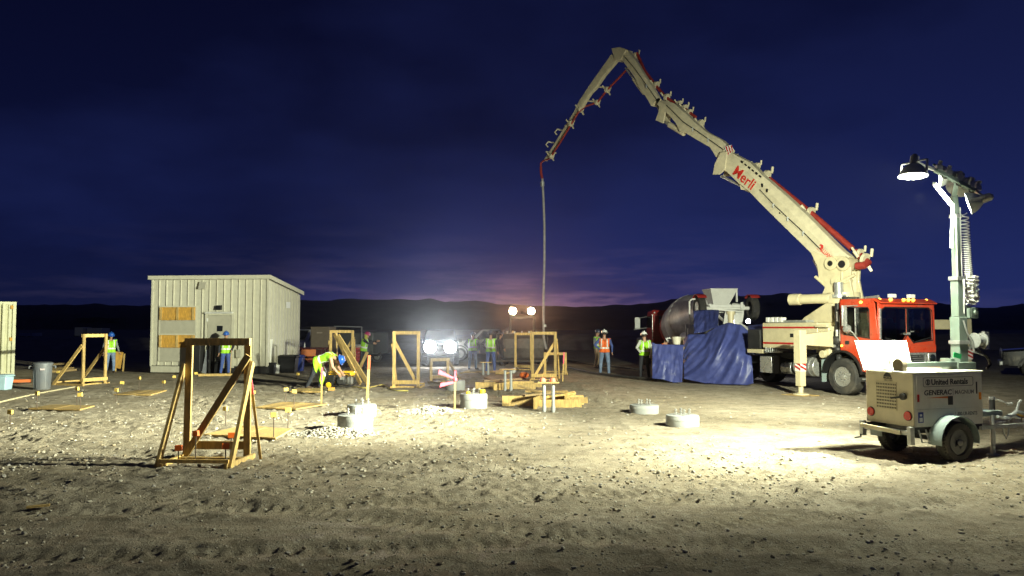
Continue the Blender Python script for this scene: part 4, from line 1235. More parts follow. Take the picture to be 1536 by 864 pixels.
# ------------------------------------------------------------------ cables, rope and two ground shade lines
def cable(name, label, pts, r, m=HOSE, cat='hose'):
    P = []
    for (px, py) in pts:
        p = gp(px, py); p.z = gz(p.x, p.y) + r * 1.6; P.append(p)
    # smooth
    Q = []
    for i in range(len(P) - 1):
        a, b_, c, d = P[max(i - 1, 0)], P[i], P[i + 1], P[min(i + 2, len(P) - 1)]
        for k in range(8):
            t = k / 8
            Q.append(0.5 * ((2 * b_) + (c - a) * t + (2 * a - 5 * b_ + 4 * c - d) * t * t + (3 * b_ - a - 3 * c + d) * t ** 3))
    Q.append(P[-1])
    c0 = sum(Q, Vector()) / len(Q)
    b = MB(); b.tube([q - c0 for q in Q], r, 7)
    o = b.build(name, m); o.location = c0
    return tag(o, label, cat)


cable('hose_or_shade_line', 'thick black hose on the ground leading to the stooping worker', [(378, 572), (400, 574), (430, 577), (462, 580), (492, 577)], 0.05)
cable('hose_or_shade_line', 'thin black hose on the ground in front of the bins', [(400, 562), (430, 566), (455, 571), (468, 574)], 0.03)
cable('hose_or_shade_line', 'dark tube drawn for a shade line on the ground right of the hose frame', [(845, 553), (880, 561), (915, 566), (960, 570), (985, 572)], 0.05)  # dark tube stands in for the shaded edge of a pit
cable('hose_or_shade_line', 'farther dark tube drawn for a shade line behind the orange vest worker', [(850, 543), (890, 549), (930, 553), (965, 557)], 0.05)  # second tube, also drawn for a pit's shadow line
cable('yellow_cord', 'pale yellow cord looping on the ground right of the generator', [(520, 580), (545, 584), (560, 582), (575, 579), (590, 587), (612, 588)], 0.018, mat('yellow cord', (0.6, 0.5, 0.12), 0.6), 'cord')
cable('pale_rope', 'pale rope stretched over the dirt at the left picture edge', [(-6, 606), (30, 597), (70, 589), (112, 581)], 0.022, ROPE, 'rope')


# ================================================================== concrete pump truck
PT = Vector((10.94, 24.06, 0)); PRZ = R(-65)
BD = Vector((-0.61, 0.792, 0)).normalized()          # the boom's vertical plane runs this way
BO = Vector((10.52, 24.95, 0))                       # slewing axis


def bp(px, py, off=0.0):
    """point of the boom plane seen at a picture position; off = metres towards the camera side"""
    n = Vector((-BD.y, BD.x, 0)) * -1.0
    if n.dot(-BO) < 0: n = -n
    d = ray(px, py); o = Vector((0, 0, CAM_H))
    t = (BO + n * off - o).dot(n) / d.dot(n)
    return o + d * t


BN = Vector((-BD.y, BD.x, 0))
if BN.dot(-BO) < 0: BN = -BN
c4 = lambda x, y: (1060 + x / 3.458, 200 + y / 3.458)
c5 = lambda x, y: (900 + x / 4.318, 60 + y / 4.318)
c6 = lambda x, y: (790 + x / 3.757, 60 + y / 3.757)


def boom_section(T, name, st, hw, m=CREAM2, top_w=0.5, sh=0.66, **kw):
    """loft through stations (bottom picture point, top picture point); shoulders at 'sh' of the height"""
    rings = []
    for b_, t_ in st:
        lo, hi = bp(*b_), bp(*t_); mid = lo.lerp(hi, sh)
        rings.append([lo + BN * hw, mid + BN * hw, hi + BN * hw * top_w, hi - BN * hw * top_w, mid - BN * hw, lo - BN * hw])
    b = MB(); b.loft(rings)
    return b.build(name, m, T, world=True, bev=0.012, smooth=25)


def clamp(T, p, s=1.0):
    """pipe clamp: half shells on a short bracket"""
    b = MB()
    b.lathe([(0.10 * s, -0.05), (0.125 * s, -0.05), (0.125 * s, 0.05), (0.10 * s, 0.05)], 12, p, BD + Vector((0, 0, .3)))
    b.beam(p, p + Vector((0.10, -0.05, -0.22)) * s, 0.07 * s, 0.05 * s)
    b.cyl(p + Vector((-.12, 0, .05)) * s, p + Vector((-.2, 0, .16)) * s, 0.03 * s)
    b.cyl(p + Vector((.12, 0, .05)) * s, p + Vector((.14, 0, .2)) * s, 0.03 * s)
    return b.build('pipe_clamp', CREAM2, T, world=True)


def build_pump_truck():
    T = thing('concrete_pump_truck', 'red cab concrete pump truck with cream boom raised over the site', 'pump truck', (PT.x, PT.y, gz(PT.x, PT.y)), PRZ)
    P = lambda name, m, fn, par=None, **kw: part(name, m, par or T, fn, **kw)
    # chassis
    P('chassis_rail', BLK, lambda b: (b.span(-8.2, 1.1, -0.48, -0.38, 0.72, 0.98), b.span(-8.2, 1.1, 0.38, 0.48, 0.72, 0.98), b.span(-7.9, 0.9, -0.38, 0.38, 0.8, 0.86)))
    for s in (-1, 1):
        wheel(T, (0, s * 1.03, 0.55), s, 0.55, 0.40, 0.30)
        for x in (-5.2, -6.55):
            wheel(T, (x, s * 0.98, 0.53), s, 0.53, 0.52, 0.29)
    P('front_axle', BLK, lambda b: b.beam((0, -0.9, 0.5), (0, 0.9, 0.5), 0.14, 0.12))
    # cab: plates with window openings
    xf, xb, hw = 1.28, -0.06, 1.19
    zt = 2.80
    arch = [(0.56 * math.cos(R(a)) * 1.28, 0.62 + 0.72 * math.sin(R(a))) for a in range(10, 91, 10)]
    side = [(xf, 0.62), (xf, 1.72), (xf - 0.10, zt - 0.10), (xf - 0.16, zt), (xb, zt + 0.02), (xb, 1.34)] + [(x, z) for x, z in reversed(arch)]
    win = [(0.10, 1.82), (0.98, 1.72), (0.98, 2.52), (0.94, 2.58), (0.12, 2.60), (0.08, 2.55)]
    for s in (-1, 1):
        Mx = frame((0, s * hw + (0.0 if s < 0 else 0.0), 0), (1, 0, 0), (0, 0, 1))   # its z axis is -y
        cs = P('cab_side', REDP, lambda b: b.plate(side, [win], 0.04 * (-1 if s < 0 else 1), Mx), bev=0.006)
        P('side_window', GLASS, lambda b: b.plate([(x, z) for x, z in win], [], 0.008, frame((0, s * (hw - 0.025), 0), (1, 0, 0), (0, 0, 1))), cs, smooth=0)
        P('window_seal', BLKP, lambda b: b.plate([(0.075, 1.795), (1.005, 1.69), (1.005, 2.53), (0.955, 2.605), (0.11, 2.625), (0.055, 2.565)], [win], 0.012 * (1 if s < 0 else -1), frame((0, s * (hw + 0.002), 0), (1, 0, 0), (0, 0, 1))), cs, smooth=0)
        P('window_bar', ALU, lambda b: b.beam((0.50, s * (hw - 0.004), 1.78), (0.50, s * (hw - 0.004), 2.58), 0.02, 0.035), cs, smooth=0)
        P('door_handle', BLKP, lambda b: b.span(0.14, 0.26, s * hw, s * (hw + 0.03), 1.52, 1.62), cs)
        P('marker_lamp', AMBERLIT, lambda b: b.cyl((0.0, s * hw, 1.47), (0.0, s * (hw + .03), 1.47), 0.03, n=10), cs)
        P('porthole', GLASSD, lambda b: b.cyl((0.86, s * hw, 1.50), (0.86, s * (hw + .015), 1.50), 0.12, n=20), cs)
        P('rear_edge_trim', ALU, lambda b: b.span(xb - 0.03, xb, s * (hw - 0.04), s * (hw + 0.01), 1.6, 2.4), cs)
    # front plate with two windscreen openings, bottom edge dropping away from the centre peak
    fp = [(-hw, 0.62), (hw, 0.62), (hw, 1.72), (hw - .02, zt - 0.02), (-hw + .02, zt - 0.02), (-hw, 1.72)]
    wl_ = [(-1.06, 1.66), (-0.36, 1.60), (-0.26, 1.58), (-0.03, 1.80), (-0.03, 2.56), (-0.9, 2.58), (-1.04, 2.50)]
    wr_ = [(-x, z) for x, z in reversed(wl_)]
    Mf = frame((xf - 0.03, 0, 0), (0, 1, 0), (0, 0, 1))
    fr = P('cab_front', REDP, lambda b: b.plate(fp, [wl_, wr_], 0.04, Mf), bev=0.006)
    for w_ in (wl_, wr_):
        P('windshield', GLASS, lambda b: b.plate(w_, [], 0.008, frame((xf - 0.01, 0, 0), (0, 1, 0), (0, 0, 1))), fr, smooth=0)
    P('windshield_seal', BLKP, lambda b: b.plate([(-1.09, 1.63), (-0.36, 1.57), (-0.25, 1.545), (0, 1.79), (0.25, 1.545), (0.36, 1.57), (1.09, 1.63), (1.07, 2.52), (0.91, 2.61), (-0.91, 2.61), (-1.07, 2.52)], [wl_, wr_], 0.012, frame((xf + 0.012, 0, 0), (0, 1, 0), (0, 0, 1))), fr, smooth=0)
    P('corner_pillar', ALU, lambda b: b.beam((xf + 0.015, -1.12, 1.68), (xf + 0.015, -1.10, 2.56), 0.05, 0.03, (1, 0, 0)), fr)
    P('grab_rail', ALU, lambda b: (b.cyl((xf - 0.1, 1.25, 1.75), (xf - 0.1, 1.25, 2.6), 0.022),))
    P('wiper', BLK, lambda b: (b.beam((xf + .03, -.3, 1.60), (xf + .035, -.95, 1.72), .02, .02), b.beam((xf + .03, .3, 1.60), (xf + .035, .95, 1.72), .02, .02)), fr)
    P('front_emblem', ALU, lambda b: (b.box((xf + 0.05, 0.0, 1.84), (0.05, 0.10, 0.07)), b.box((xf + 0.05, 0.16, 1.90), (0.03, 0.12, 0.03)), b.box((xf + 0.05, -0.14, 1.82), (0.03, 0.10, 0.03))), fr)
    P('lower_band', REDP, lambda b: b.span(xf + 0.012, xf + 0.05, -hw + .02, hw - .02, 1.28, 1.50), fr, bev=0.012)
    P('roof', REDP, lambda b: b.loft([[Vector((xb, y, zt)), Vector((xf - 0.12, y, zt - .015)), Vector((xf - 0.02, y, zt - .07)), Vector((xf - 0.12, y, zt + 0.05)), Vector((xb + .05, y, zt + 0.06))] for y in (-hw, hw)]), bev=0.012)
    P('visor', REDP, lambda b: b.prism([(xf - 0.10, -hw + .02, zt - 0.03), (xf + 0.12, -hw + .02, zt - 0.10), (xf + 0.12, -hw + .02, zt - 0.065), (xf - 0.10, -hw + .02, zt + 0.05)], (0, 0, 0), (0, 2 * hw - .04, 0)), bev=0.006)
    P('cab_back', REDP, lambda b: b.plate([(-hw, 1.3), (hw, 1.3), (hw, zt), (-hw, zt)], [[(-.55, 2.0), (-.05, 2.0), (-.05, 2.45), (-.55, 2.45)], [(.25, 1.95), (.75, 1.95), (.75, 2.5), (.25, 2.5)]], 0.03, frame((xb, 0, 0), (0, 1, 0), (0, 0, 1))), smooth=0)
    P('cab_floor', BLK, lambda b: b.span(xb, xf - .04, -hw + .05, hw - .05, 1.0, 1.06))
    for y in (-.55, .55):
        P('seat', CABIN, lambda b: (b.span(0.25, 0.7, y - .25, y + .25, 1.5, 1.62), b.box((0.24, y, 1.85), (.12, .46, .62)), b.sph((.24, y, 2.2), (.07, .15, .1))), bev=0.03)
    P('dashboard', CABIN, lambda b: b.span(0.98, 1.2, -1.05, 1.05, 1.3, 1.62), bev=0.03)
    P('steering_wheel', BLKP, lambda b: b.lathe([(0.21, -.015), (0.235, 0), (0.21, .015), (.19, 0)], 24, (0.92, .55, 1.68), (-.6, 0, .8)))
    P('headrest_towel', GREYCL, lambda b: b.box((0.33, -.50, 1.9), (.03, .3, .3)))
    for y in (-.98, -.62, -.08, .12, .32, .98):
        P('roof_marker', AMBERLIT, lambda b: b.sph((xf - 0.02 if abs(y) < .9 else xf - .10, y, zt + 0.02), (.05, .05, .04), 10, 6))
    P('roof_marker', AMBERLIT, lambda b: b.sph((0.72, -hw - .01, zt - 0.05), (.05, .04, .04), 10, 6))
    for y in (-.28, .52):
        P('roof_beacon', WHITE, lambda b: b.box((xf - 0.25, y, zt + 0.14), (.12, .24, .11)), bev=0.012)
    P('air_horn', ALU, lambda b: (b.cyl((.45, -.75, zt + .1), (.95, -.75, zt + .1), .02, .06), b.cyl((.5, -.75, zt + .04), (.5, -.75, zt + .1), .02)))
    # lower front: grille, lamps, bumper
    gr = P('grille', ALU, lambda b: b.plate([(-.75, .78), (.75, .78), (.75, 1.28), (-.75, 1.28)], [[(-.68, .84), (.68, .84), (.68, 1.22), (-.68, 1.22)]], .05, frame((xf + .012, 0, 0), (0, 1, 0), (0, 0, 1))), smooth=0)
    P('grille_mesh', BLKP, lambda b: b.span(xf + .012, xf + .02, -.68, .68, .84, 1.22), gr)
    for i in range(6): P('grille_bar', ALU, lambda b: b.beam((xf + .045, -.68, .88 + i * .06), (xf + .045, .68, .88 + i * .06), .02, .018), gr, smooth=0)
    for s in (-1, 1):
        hl = P('headlight_bezel', ALU, lambda b: b.box((xf + .035, s * .97, 1.06), (.06, .34, .42)), bev=0.02)
        P('headlight', GLASSD, lambda b: b.lathe([(.12, 0), (.12, .02), (.06, .045), (.001, .05)], 20, (xf + .065, s * .97, 1.11), (1, 0, 0)), hl)
        P('turn_signal', AMBERLIT if s > 0 else AMBERL, lambda b: b.box((xf + .075, s * .97, .905), (.03, .22, .055)), hl, bev=0.01)
        P('mirror_head', ALU, lambda b: b.lathe([(.001, .08), (.09, .06), (.13, 0), (.13, -.02), (.001, -.03)], 18, (.33 if s < 0 else .6, s * (hw + .16), 1.98), (0.2, s * 1.0, 0.2)))
        P('mirror_panel', ALU, lambda b: b.box((.30, s * (hw + .22), 2.36), (.06, .20, .62)), bev=0.02)
        P('mirror_arm', ALU, lambda b: b.tube([(.62, s * hw, 1.62), (.5, s * (hw + .1), 1.85), (.34, s * (hw + .22), 2.05)], .018, 8))
        P('mirror_arm', ALU, lambda b: b.tube([(.34, s * (hw + .22), 2.64), (.6, s * hw, 2.66)], .014, 8))
        def fen(b, s=s):
            rings = []
            for i in range(13):
                a = R(4 + 172 * i / 12)
                ro, ri = .74, .68
                rings.append([Vector((ro * math.cos(a) * 1.0, s * (hw + .06), .60 + ro * math.sin(a))), Vector((ro * math.cos(a), s * (hw - .34), .60 + ro * math.sin(a))),
                              Vector((ri * math.cos(a), s * (hw - .34), .60 + ri * math.sin(a))), Vector((ri * math.cos(a), s * (hw + .06), .60 + ri * math.sin(a)))])
            b.loft(rings)
        P('wheel_fender', BLKP, fen)
    P('mud_flap', FENDER, lambda b: b.span(-.80, -.77, -1.2, -.82, .35, 1.05))
    P('bumper', mat('green white bumper', (.4, .42, .34), .45), lambda b: b.span(xf - .06, xf + .14, -1.2, 1.2, .45, .74), bev=0.03)
    P('step', STEEL, lambda b: (b.span(.75, 1.2, -1.24, -1.1, .50, .54), b.span(.75, 1.2, 1.1, 1.24, .50, .54)))
    # tanks and boxes under the deck
    P('fuel_tank', ALU, lambda b: b.cyl((-1.1, -.95, .78), (-1.95, -.95, .78), .30, n=24), bev=0.02)
    P('tank_strap', STEEL, lambda b: [b.lathe([(.305, -.03), (.315, -.03), (.315, .03), (.305, .03)], 24, (x, -.95, .78), (1, 0, 0)) for x in (-1.3, -1.75)])
    P('air_tank', ALU, lambda b: b.cyl((-2.15, -.95, .70), (-2.6, -.95, .70), .2, n=20), bev=0.02)
    P('tool_box', ALU, lambda b: b.span(-3.5, -2.95, -1.18, -.6, .5, 1.05), bev=0.02)
    P('battery_box', BLK, lambda b: b.span(-2.9, -2.65, -1.15, -.6, .5, 1.1), bev=0.02)
    P('under_piping', BLK, lambda b: [b.tube([(-1.0, -1.0, 1.2 - .05 * i), (-2.0, -1.05, 1.15 - .05 * i), (-3.0, -1.0, 1.22 - .04 * i), (-4, -.9, 1.1)], .03, 6) for i in range(4)])
    # cream deck box with red stripes
    dk = P('deck_box', CREAM, lambda b: b.span(-3.30, -0.92, -1.22, 1.22, 1.33, 2.17), bev=0.02)
    for z0, z1 in ((1.985, 2.04), (1.47, 1.53)):
        P('stripe', STRIPE, lambda b: b.span(-3.29, -0.93, -1.226, -1.2215, z0, z1), dk, smooth=0)
    P('vent_slot_shade', BLKP, lambda b: b.span(-2.05, -1.90, -1.228, -1.222, 1.70, 1.82), dk, smooth=0)  # black sheet on the box face for the slot's inner shade
    P('deck_floor', STEEL, lambda b: b.span(-3.2, -1.5, -1.1, 1.1, 2.175, 2.25), dk)
    P('deck_clutter', WHITE, lambda b: [b.box((-3.15 + .2 * i, -1.05, 2.27), (.13, .2, .16)) for i in range(4)], dk, bev=0.01)
    P('valve_bank', STEEL, lambda b: ([b.cyl((-3.1 + .1 * i, -1.27, 1.22), (-3.1 + .1 * i, -1.27, 1.36 - .03 * (i % 2)), .02) for i in range(6)], b.span(-3.2, -2.5, -1.25, -1.1, 1.18, 1.26)))
    P('rear_cabinet', BLK, lambda b: b.span(-4.05, -3.45, -1.2, -.2, 1.30, 1.95), bev=0.02)
    P('rear_deck', CREAM, lambda b: (b.span(-8.0, -4.1, -.75, 1.1, 1.14, 1.28), b.span(-4.1, -3.32, -1.2, 1.1, 1.14, 1.28), b.span(-7.6, -4.2, -.5, .6, 1.28, 1.75)), bev=0.02)
    P('hopper', CREAM, lambda b: b.loft([[Vector((x0, y0, z)), Vector((x1, y0, z)), Vector((x1, -y0, z)), Vector((x0, -y0, z))] for x0, x1, y0, z in ((-8.3, -7.4, -.5, .8), (-8.7, -7.2, -1.0, 1.6), (-8.6, -7.3, -.9, 1.6), (-8.2, -7.5, -.45, .9))]))
    P('hopper_post', CREAM, lambda b: (b.cyl((-6.3, .0, 1.2), (-6.3, .0, 2.55), .12, n=14), b.cyl((-6.3, .0, 2.5), (-6.3, .0, 2.62), .17, n=14)))
    # sloping housing behind the turret and the horizontal tank
    P('slope_housing', CREAM, lambda b: b.prism([(-0.75, -.75, 2.18), (-0.75, -.75, 2.75), (-1.0, -.75, 2.78), (-1.9, -.75, 2.35), (-2.1, -.75, 2.18)], (0, 0, 0), (0, 1.2, 0)), bev=0.015)
    P('water_tank', CREAM, lambda b: (b.cyl((-0.85, -.70, 2.92), (-1.85, -.95, 2.92), .155, n=20), b.cyl((-1.84, -.948, 2.92), (-2.2, -1.04, 2.92), .185, n=20)), bev=0.012)
    # pedestal and black hose bundle between cab and deck
    P('pedestal', CREAM, lambda b: (b.span(-1.5, -0.45, -.7, .7, .95, 2.5), b.span(-0.92, -0.50, -1.18, -.7, 1.15, 2.05)), bev=0.03)
    P('pedestal_bracket', CREAM, lambda b: b.span(-0.95, -0.46, -1.30, -1.18, 2.02, 2.10), bev=0.01)
    for z_, r_ in ((1.2, .12), (1.62, .10)): P('pedestal_boss', CREAM, lambda b: b.cyl((-.66, -1.2, z_), (-.66, -1.32, z_), r_, n=14), bev=0.01)
    P('hose_bundle', HOSE, lambda b: [b.tube([(-.22 - .07 * (i % 3), -1.05 + .16 * i, 1.15), (-.20 - .05 * (i % 2), -1.08 + .16 * i, 1.8), (-.27, -1.0 + .14 * i, 2.4), (-.34, -.7 + .1 * i, 2.95)], .045, 7) for i in range(7)])
    P('exhaust_stack', BLK, lambda b: (b.cyl((-.30, -1.0, 1.05), (-.30, -1.0, 2.75), .09, n=14), b.sph((-.30, -1.1, 1.62), (.16, .1, .16)), b.sph((-.25, -1.12, 1.35), (.12, .1, .12))))
    P('clutter_fitting', ALU, lambda b: (b.cyl((-.30, -1.16, 1.45), (-.30, -1.24, 1.45), .05), b.cyl((-.22, -1.1, 2.2), (-.22, -1.1, 2.5), .05), b.cyl((-.25, -1.12, 1.75), (-.25, -1.12, 1.95), .05)))
    # outriggers
    def leg(b, x, y):
        b.span(x - .12, x + .12, y - .12, y + .12, 1.18, 1.93)
    for nm, y_out, y_in in (('near', -2.44, -1.2), ('far', 5.0, 1.2)):
        x = -0.42
        s = 1 if y_out > 0 else -1
        ar = P('outrigger_arm', CREAM, lambda b: b.prism([(x - .1, y_in, 1.42), (x - .1, y_in, 1.92), (x - .1, y_out, 1.80), (x - .1, y_out, 1.50)], (0, 0, 0), (.2, 0, 0)) if s < 0 else b.span(x - .14, x + .14, y_in, y_out, 1.95, 2.27), bev=0.012)
        lg = P('outrigger_leg', CREAM, lambda b: (b.span(x - .13, x + .13, y_out - .13, y_out + .13, .95, 1.94 if s < 0 else 2.3), b.span(x - .105, x + .105, y_out - .105, y_out + .105, .28, 1.0)), bev=0.012)
        P('outrigger_ram', CREAM, lambda b: (b.cyl((x, y_out, .05), (x, y_out, .3), .075, n=14), b.lathe([(.24, .02), (.24, .06), (.1, .09)], 20, (x, y_out, 0))), lg)
        P('float_plate', PLY, lambda b: b.span(x - .42, x + .38, y_out - .36, y_out + .34, -.02, .03), lg)
        P('warning_panel', WHITE, lambda b: b.span(x - .108, x + .108, y_out - .110, y_out + .110, .72, 1.10) if s < 0 else b.span(x - .135, x + .135, y_out - .135, y_out + .135, .95, 1.35), lg, smooth=0)
        zz0 = .72 if s < 0 else .95
        for k in range(3):
            def strp(b):
                e = .113 if s < 0 else .138
                z = zz0 + .02 + .125 * k
                b.prism([(x - e, y_out - e, z + .10), (x + e, y_out - e, z), (x + e, y_out - e, min(z + .065, zz0 + .38)), (x - e, y_out - e, min(z + .165, zz0 + .38))], (0, 0, 0), (0, .002, 0))
                b.prism([(x + e, y_out - e, z + .10), (x + e, y_out + e, z), (x + e, y_out + e, min(z + .065, zz0 + .38)), (x + e, y_out - e, min(z + .165, zz0 + .38))], (0, 0, 0), (-.002, 0, 0))
                b.prism([(x - e, y_out + e, z), (x - e, y_out - e, z + .1), (x - e, y_out - e, min(z + .165, zz0 + .38)), (x - e, y_out + e, min(z + .065, zz0 + .38))], (0, 0, 0), (.002, 0, 0))
            P('warning_stripe', STRIPE, strp, lg, smooth=0)
    P('far_sill', CREAM, lambda b: b.span(-.6, -.24, 1.15, 1.35, 1.2, 2.3))
    # ---------------- turret
    tz = 2.5
    tu = MB()
    tu.lathe([(.62, 2.45), (.62, 2.62), (.55, 2.66), (.50, 3.1), (.001, 3.1)], 28, BO)
    tu.build('turret_base', CREAM, T, world=True)
    d_, n_ = BD, BN
    for o_ in (.26, -.26):
        out = [c4(620, 850), c4(640, 800), c4(610, 770), c4(600, 690), c4(568, 625), c4(575, 612), c4(640, 640), c4(700, 640), c4(745, 640), c4(775, 700), c4(770, 760), c4(790, 860)]
        b = MB(); ring = [bp(*q) + n_ * o_ for q in out]
        b.prism(ring, n_ * .05, n_ * -.05)
        b.build('turret_cheek', CREAM, T, world=True, bev=0.01)
    b = MB()
    p0, p1 = bp(*c4(725, 860)), bp(*c4(722, 770))
    b.box((p0 + p1) / 2, (.5, .5, 1.2)); b.build('turret_core', CREAM, T, world=True, bev=0.03)
    b = MB()
    q = bp(*c4(722, 822)) + n_ * .42
    b.cyl(q + Vector((0, 0, -.15)), q + Vector((0, 0, .28)), .14, n=18); b.cyl(q + Vector((0, 0, -.2)), q + Vector((0, 0, -.1)), .24, n=18)
    b.build('swivel_joint', STEEL, T, world=True)
    b = MB()
    for (x, y), r, o1 in (((676, 678), .21, .40), ((740, 680), .22, .40), ((690, 770), .12, .36), ((750, 765), .10, .36)):
        q = bp(*c4(x, y)); b.cyl(q + n_ * o1, q - n_ * o1, r, n=22)
    b.build('pivot_pin', CREAM, T, world=True, bev=0.01)
    b = MB()
    for (x, y), r in (((676, 678), .09), ((736, 682), .12)):
        q = bp(*c4(x, y)); b.cyl(q + n_ * .41, q + n_ * .412, r, n=18)
    b.build('pin_bore_shade', BLKP, T, world=True)  # black discs on the pin ends for shade inside the bores
    for q_ in ([bp(*c4(795, 735)) + n_ * .3, bp(*c4(700, 790)) + n_ * .4], [bp(*c4(590, 745)) + n_ * .3, bp(*c4(630, 780)) + n_ * .3]):
        b = MB(); b.tube(q_, .05, 8); b.build('slew_rod', CREAM, T, world=True)
    # lift cylinder under the main section
    b = MB(); a0, a1 = bp(*c4(640, 790)), bp(*c4(575, 650)); b.cyl(a0, a1, .16, n=16); b.build('lift_cylinder', CREAM, T, world=True)
    b = MB(); b.cyl(a1, bp(*c4(560, 615)), .09, n=14); b.build('lift_rod', ALU, T, world=True)
    # ---------------- boom sections
    s1 = boom_section(T, 'boom_section', [(c4(x0, y0), c4(x1, y1)) for x0, y0, x1, y1 in ((100, 185, 135, 100), (130, 205, 150, 108), (190, 262, 240, 155), (245, 305, 300, 218), (300, 362, 362, 272), (350, 412, 432, 332), (450, 510, 532, 425), (560, 617, 650, 545), (640, 690, 715, 608), (700, 712, 755, 640))], .30)
    boom_section(T, 'boom_section', [(c5(*a_), c5(*b_)) for a_, b_ in (((790, 785), (865, 715)), ((735, 700), (800, 650)), ((640, 645), (700, 597)), ((580, 608), (625, 535)), ((540, 600), (590, 500)), ((515, 545), (555, 468)), ((450, 470), (492, 412)), ((392, 425), (410, 390)))], .22)
    boom_section(T, 'boom_section', [(c5(*a_), c5(*b_)) for a_, b_ in (((350, 432), (395, 388)), ((310, 365), (350, 312)), ((285, 345), (320, 265)), ((240, 245), (285, 212)), ((200, 190), (252, 155)), ((165, 140), (208, 95)), ((115, 112), (190, 68)), ((95, 85), (125, 58)))], .17)
    boom_section(T, 'boom_section', [(c6(*a_), c6(*b_)) for a_, b_ in (((488, 80), (522, 108)), ((415, 184), (443, 200)), ((362, 258), (394, 272)), ((335, 300), (366, 300)), ((305, 345), (333, 352)), ((282, 390), (306, 400)))], .11, top_w=.8)
    boom_section(T, 'boom_section', [(c6(*a_), c6(*b_)) for a_, b_ in (((282, 387), (299, 397)), ((229, 472), (241, 479)), ((163, 581), (173, 588)), ((101, 677), (110, 683)))], .06, top_w=.8)
    b = MB()
    q = [bp(*c5(*p)) for p in ((95, 60), (150, 52), (190, 68), (160, 130), (120, 140))]
    b.prism(q, BN * .21, BN * -.21); b.build('elbow_plate', CREAM2, T, world=True, bev=.01)
    b = MB()
    q = [bp(*c4(*p)) for p in ((60, 220), (70, 165), (100, 105), (135, 100), (125, 190), (95, 218))]
    b.prism(q, BN * .33, BN * .27); b.prism(q, BN * -.33, BN * -.27); b.build('knuckle_plate', CREAM2, T, world=True, bev=.01)
    b = MB()
    q = [bp(*c5(*p)) for p in ((385, 395), (410, 385), (400, 470), (380, 525), (430, 545), (445, 470), (455, 440))]
    b.prism(q, BN * .20, BN * .14); b.prism(q, BN * -.20, BN * -.14); b.build('knuckle_link', CREAM2, T, world=True, bev=.01)
    # hydraulic cylinders
    def cylr(n1, p, q, r, f=.6):
        b = MB(); b.cyl(p, p.lerp(q, f), r, n=14); h = b.build('hydraulic_cylinder', CREAM2, T, world=True)
        b = MB(); b.cyl(p.lerp(q, f), q, r * .55, n=12); b.build('piston_rod', ALU, h, world=True)
    cylr('a', bp(*c4(225, 295)), bp(*c4(75, 222)), .09, .25)
    cylr('b', bp(*c5(545, 605)), bp(*c5(420, 530)), .11, .75)
    cylr('c', bp(*c5(285, 345)), bp(*c5(165, 180)), .08, .55)
    b = MB(); q = [bp(*c4(*p)) for p in ((185, 255), (195, 295), (240, 300), (250, 300))]; b.prism(q, BN * .2, BN * -.2); b.build('cylinder_lug', CREAM2, T, world=True)
    # hydraulic lines along the camera side of the sections
    for pts_, hw_ in (([c4(275, 300), c4(345, 375), c4(500, 520), c4(590, 610)], .31), ([c5(800, 720), c5(660, 620), c5(540, 540), c5(430, 430)], .23), ([c5(370, 400), c5(300, 300), c5(230, 200), c5(150, 105)], .18)):
        for k_ in range(2):
            b = MB(); b.tube([bp(*q, hw_) + Vector((0, 0, .05 * k_)) for q in pts_], .018, 6); b.build('hydraulic_line', HOSE if k_ else CREAM2, T, world=True)
    for q_ in (c4(345, 375), c4(420, 445), c4(500, 520), c5(700, 650), c5(600, 580), c5(300, 300)):
        b = MB(); p_ = bp(*q_, .31 if q_[0] > 1090 else .23); b.box(p_, (.06, .06, .14)); b.build('line_clip', STEEL, T, world=True)
    # red delivery line
    off = -.34
    b = MB()
    b.tube([bp(*c4(325, 238), off), bp(*c4(530, 405), off), bp(*c4(755, 598), off)], .10, 12)
    b.build('delivery_pipe', REDPIPE, T, world=True)
    b = MB(); b.tube([bp(*c4(778, 688), .1), bp(*c4(815, 685), .1), bp(*c4(835, 672), -.1), bp(*c4(800, 640), -.3), bp(*c4(770, 615), off)], .12, 12)
    b.build('delivery_elbow', REDPIPE, T, world=True)
    b = MB(); b.tube([bp(*c5(240, 85), -.25), bp(*c5(290, 200), -.25), bp(*c5(365, 300), -.25), bp(*c5(430, 375), -.28), bp(*c5(520, 425), -.3), bp(*c5(620, 500), -.3)], .06, 10)
    b.build('delivery_pipe', REDPIPE, T, world=True)
    b = MB(); b.tube([bp(*c6(585, 150), -.15), bp(*c6(550, 182), -.15), bp(*c6(455, 280), -.15), bp(*c6(400, 350), -.15), bp(*c6(330, 375), -.12), bp(*c6(290, 410), .12), bp(*c6(200, 560), .12), bp(*c6(130, 668), .1), bp(*c6(95, 680)), bp(*c6(80, 694)), bp(*c6(80, 720))], .042, 10)
    b.build('delivery_pipe', REDPIPE, T, world=True)
    b = MB()
    for a_, e_ in (((385, 262), (440, 268)), ((335, 342), (385, 348)), ((110, 630), (165, 637)), ((215, 485), (258, 478))):
        b.beam(bp(*c6(*a_)), bp(*c6(*e_), -.1), .06, .06)
    b.build('pipe_bracket', CREAM2, T, world=True)
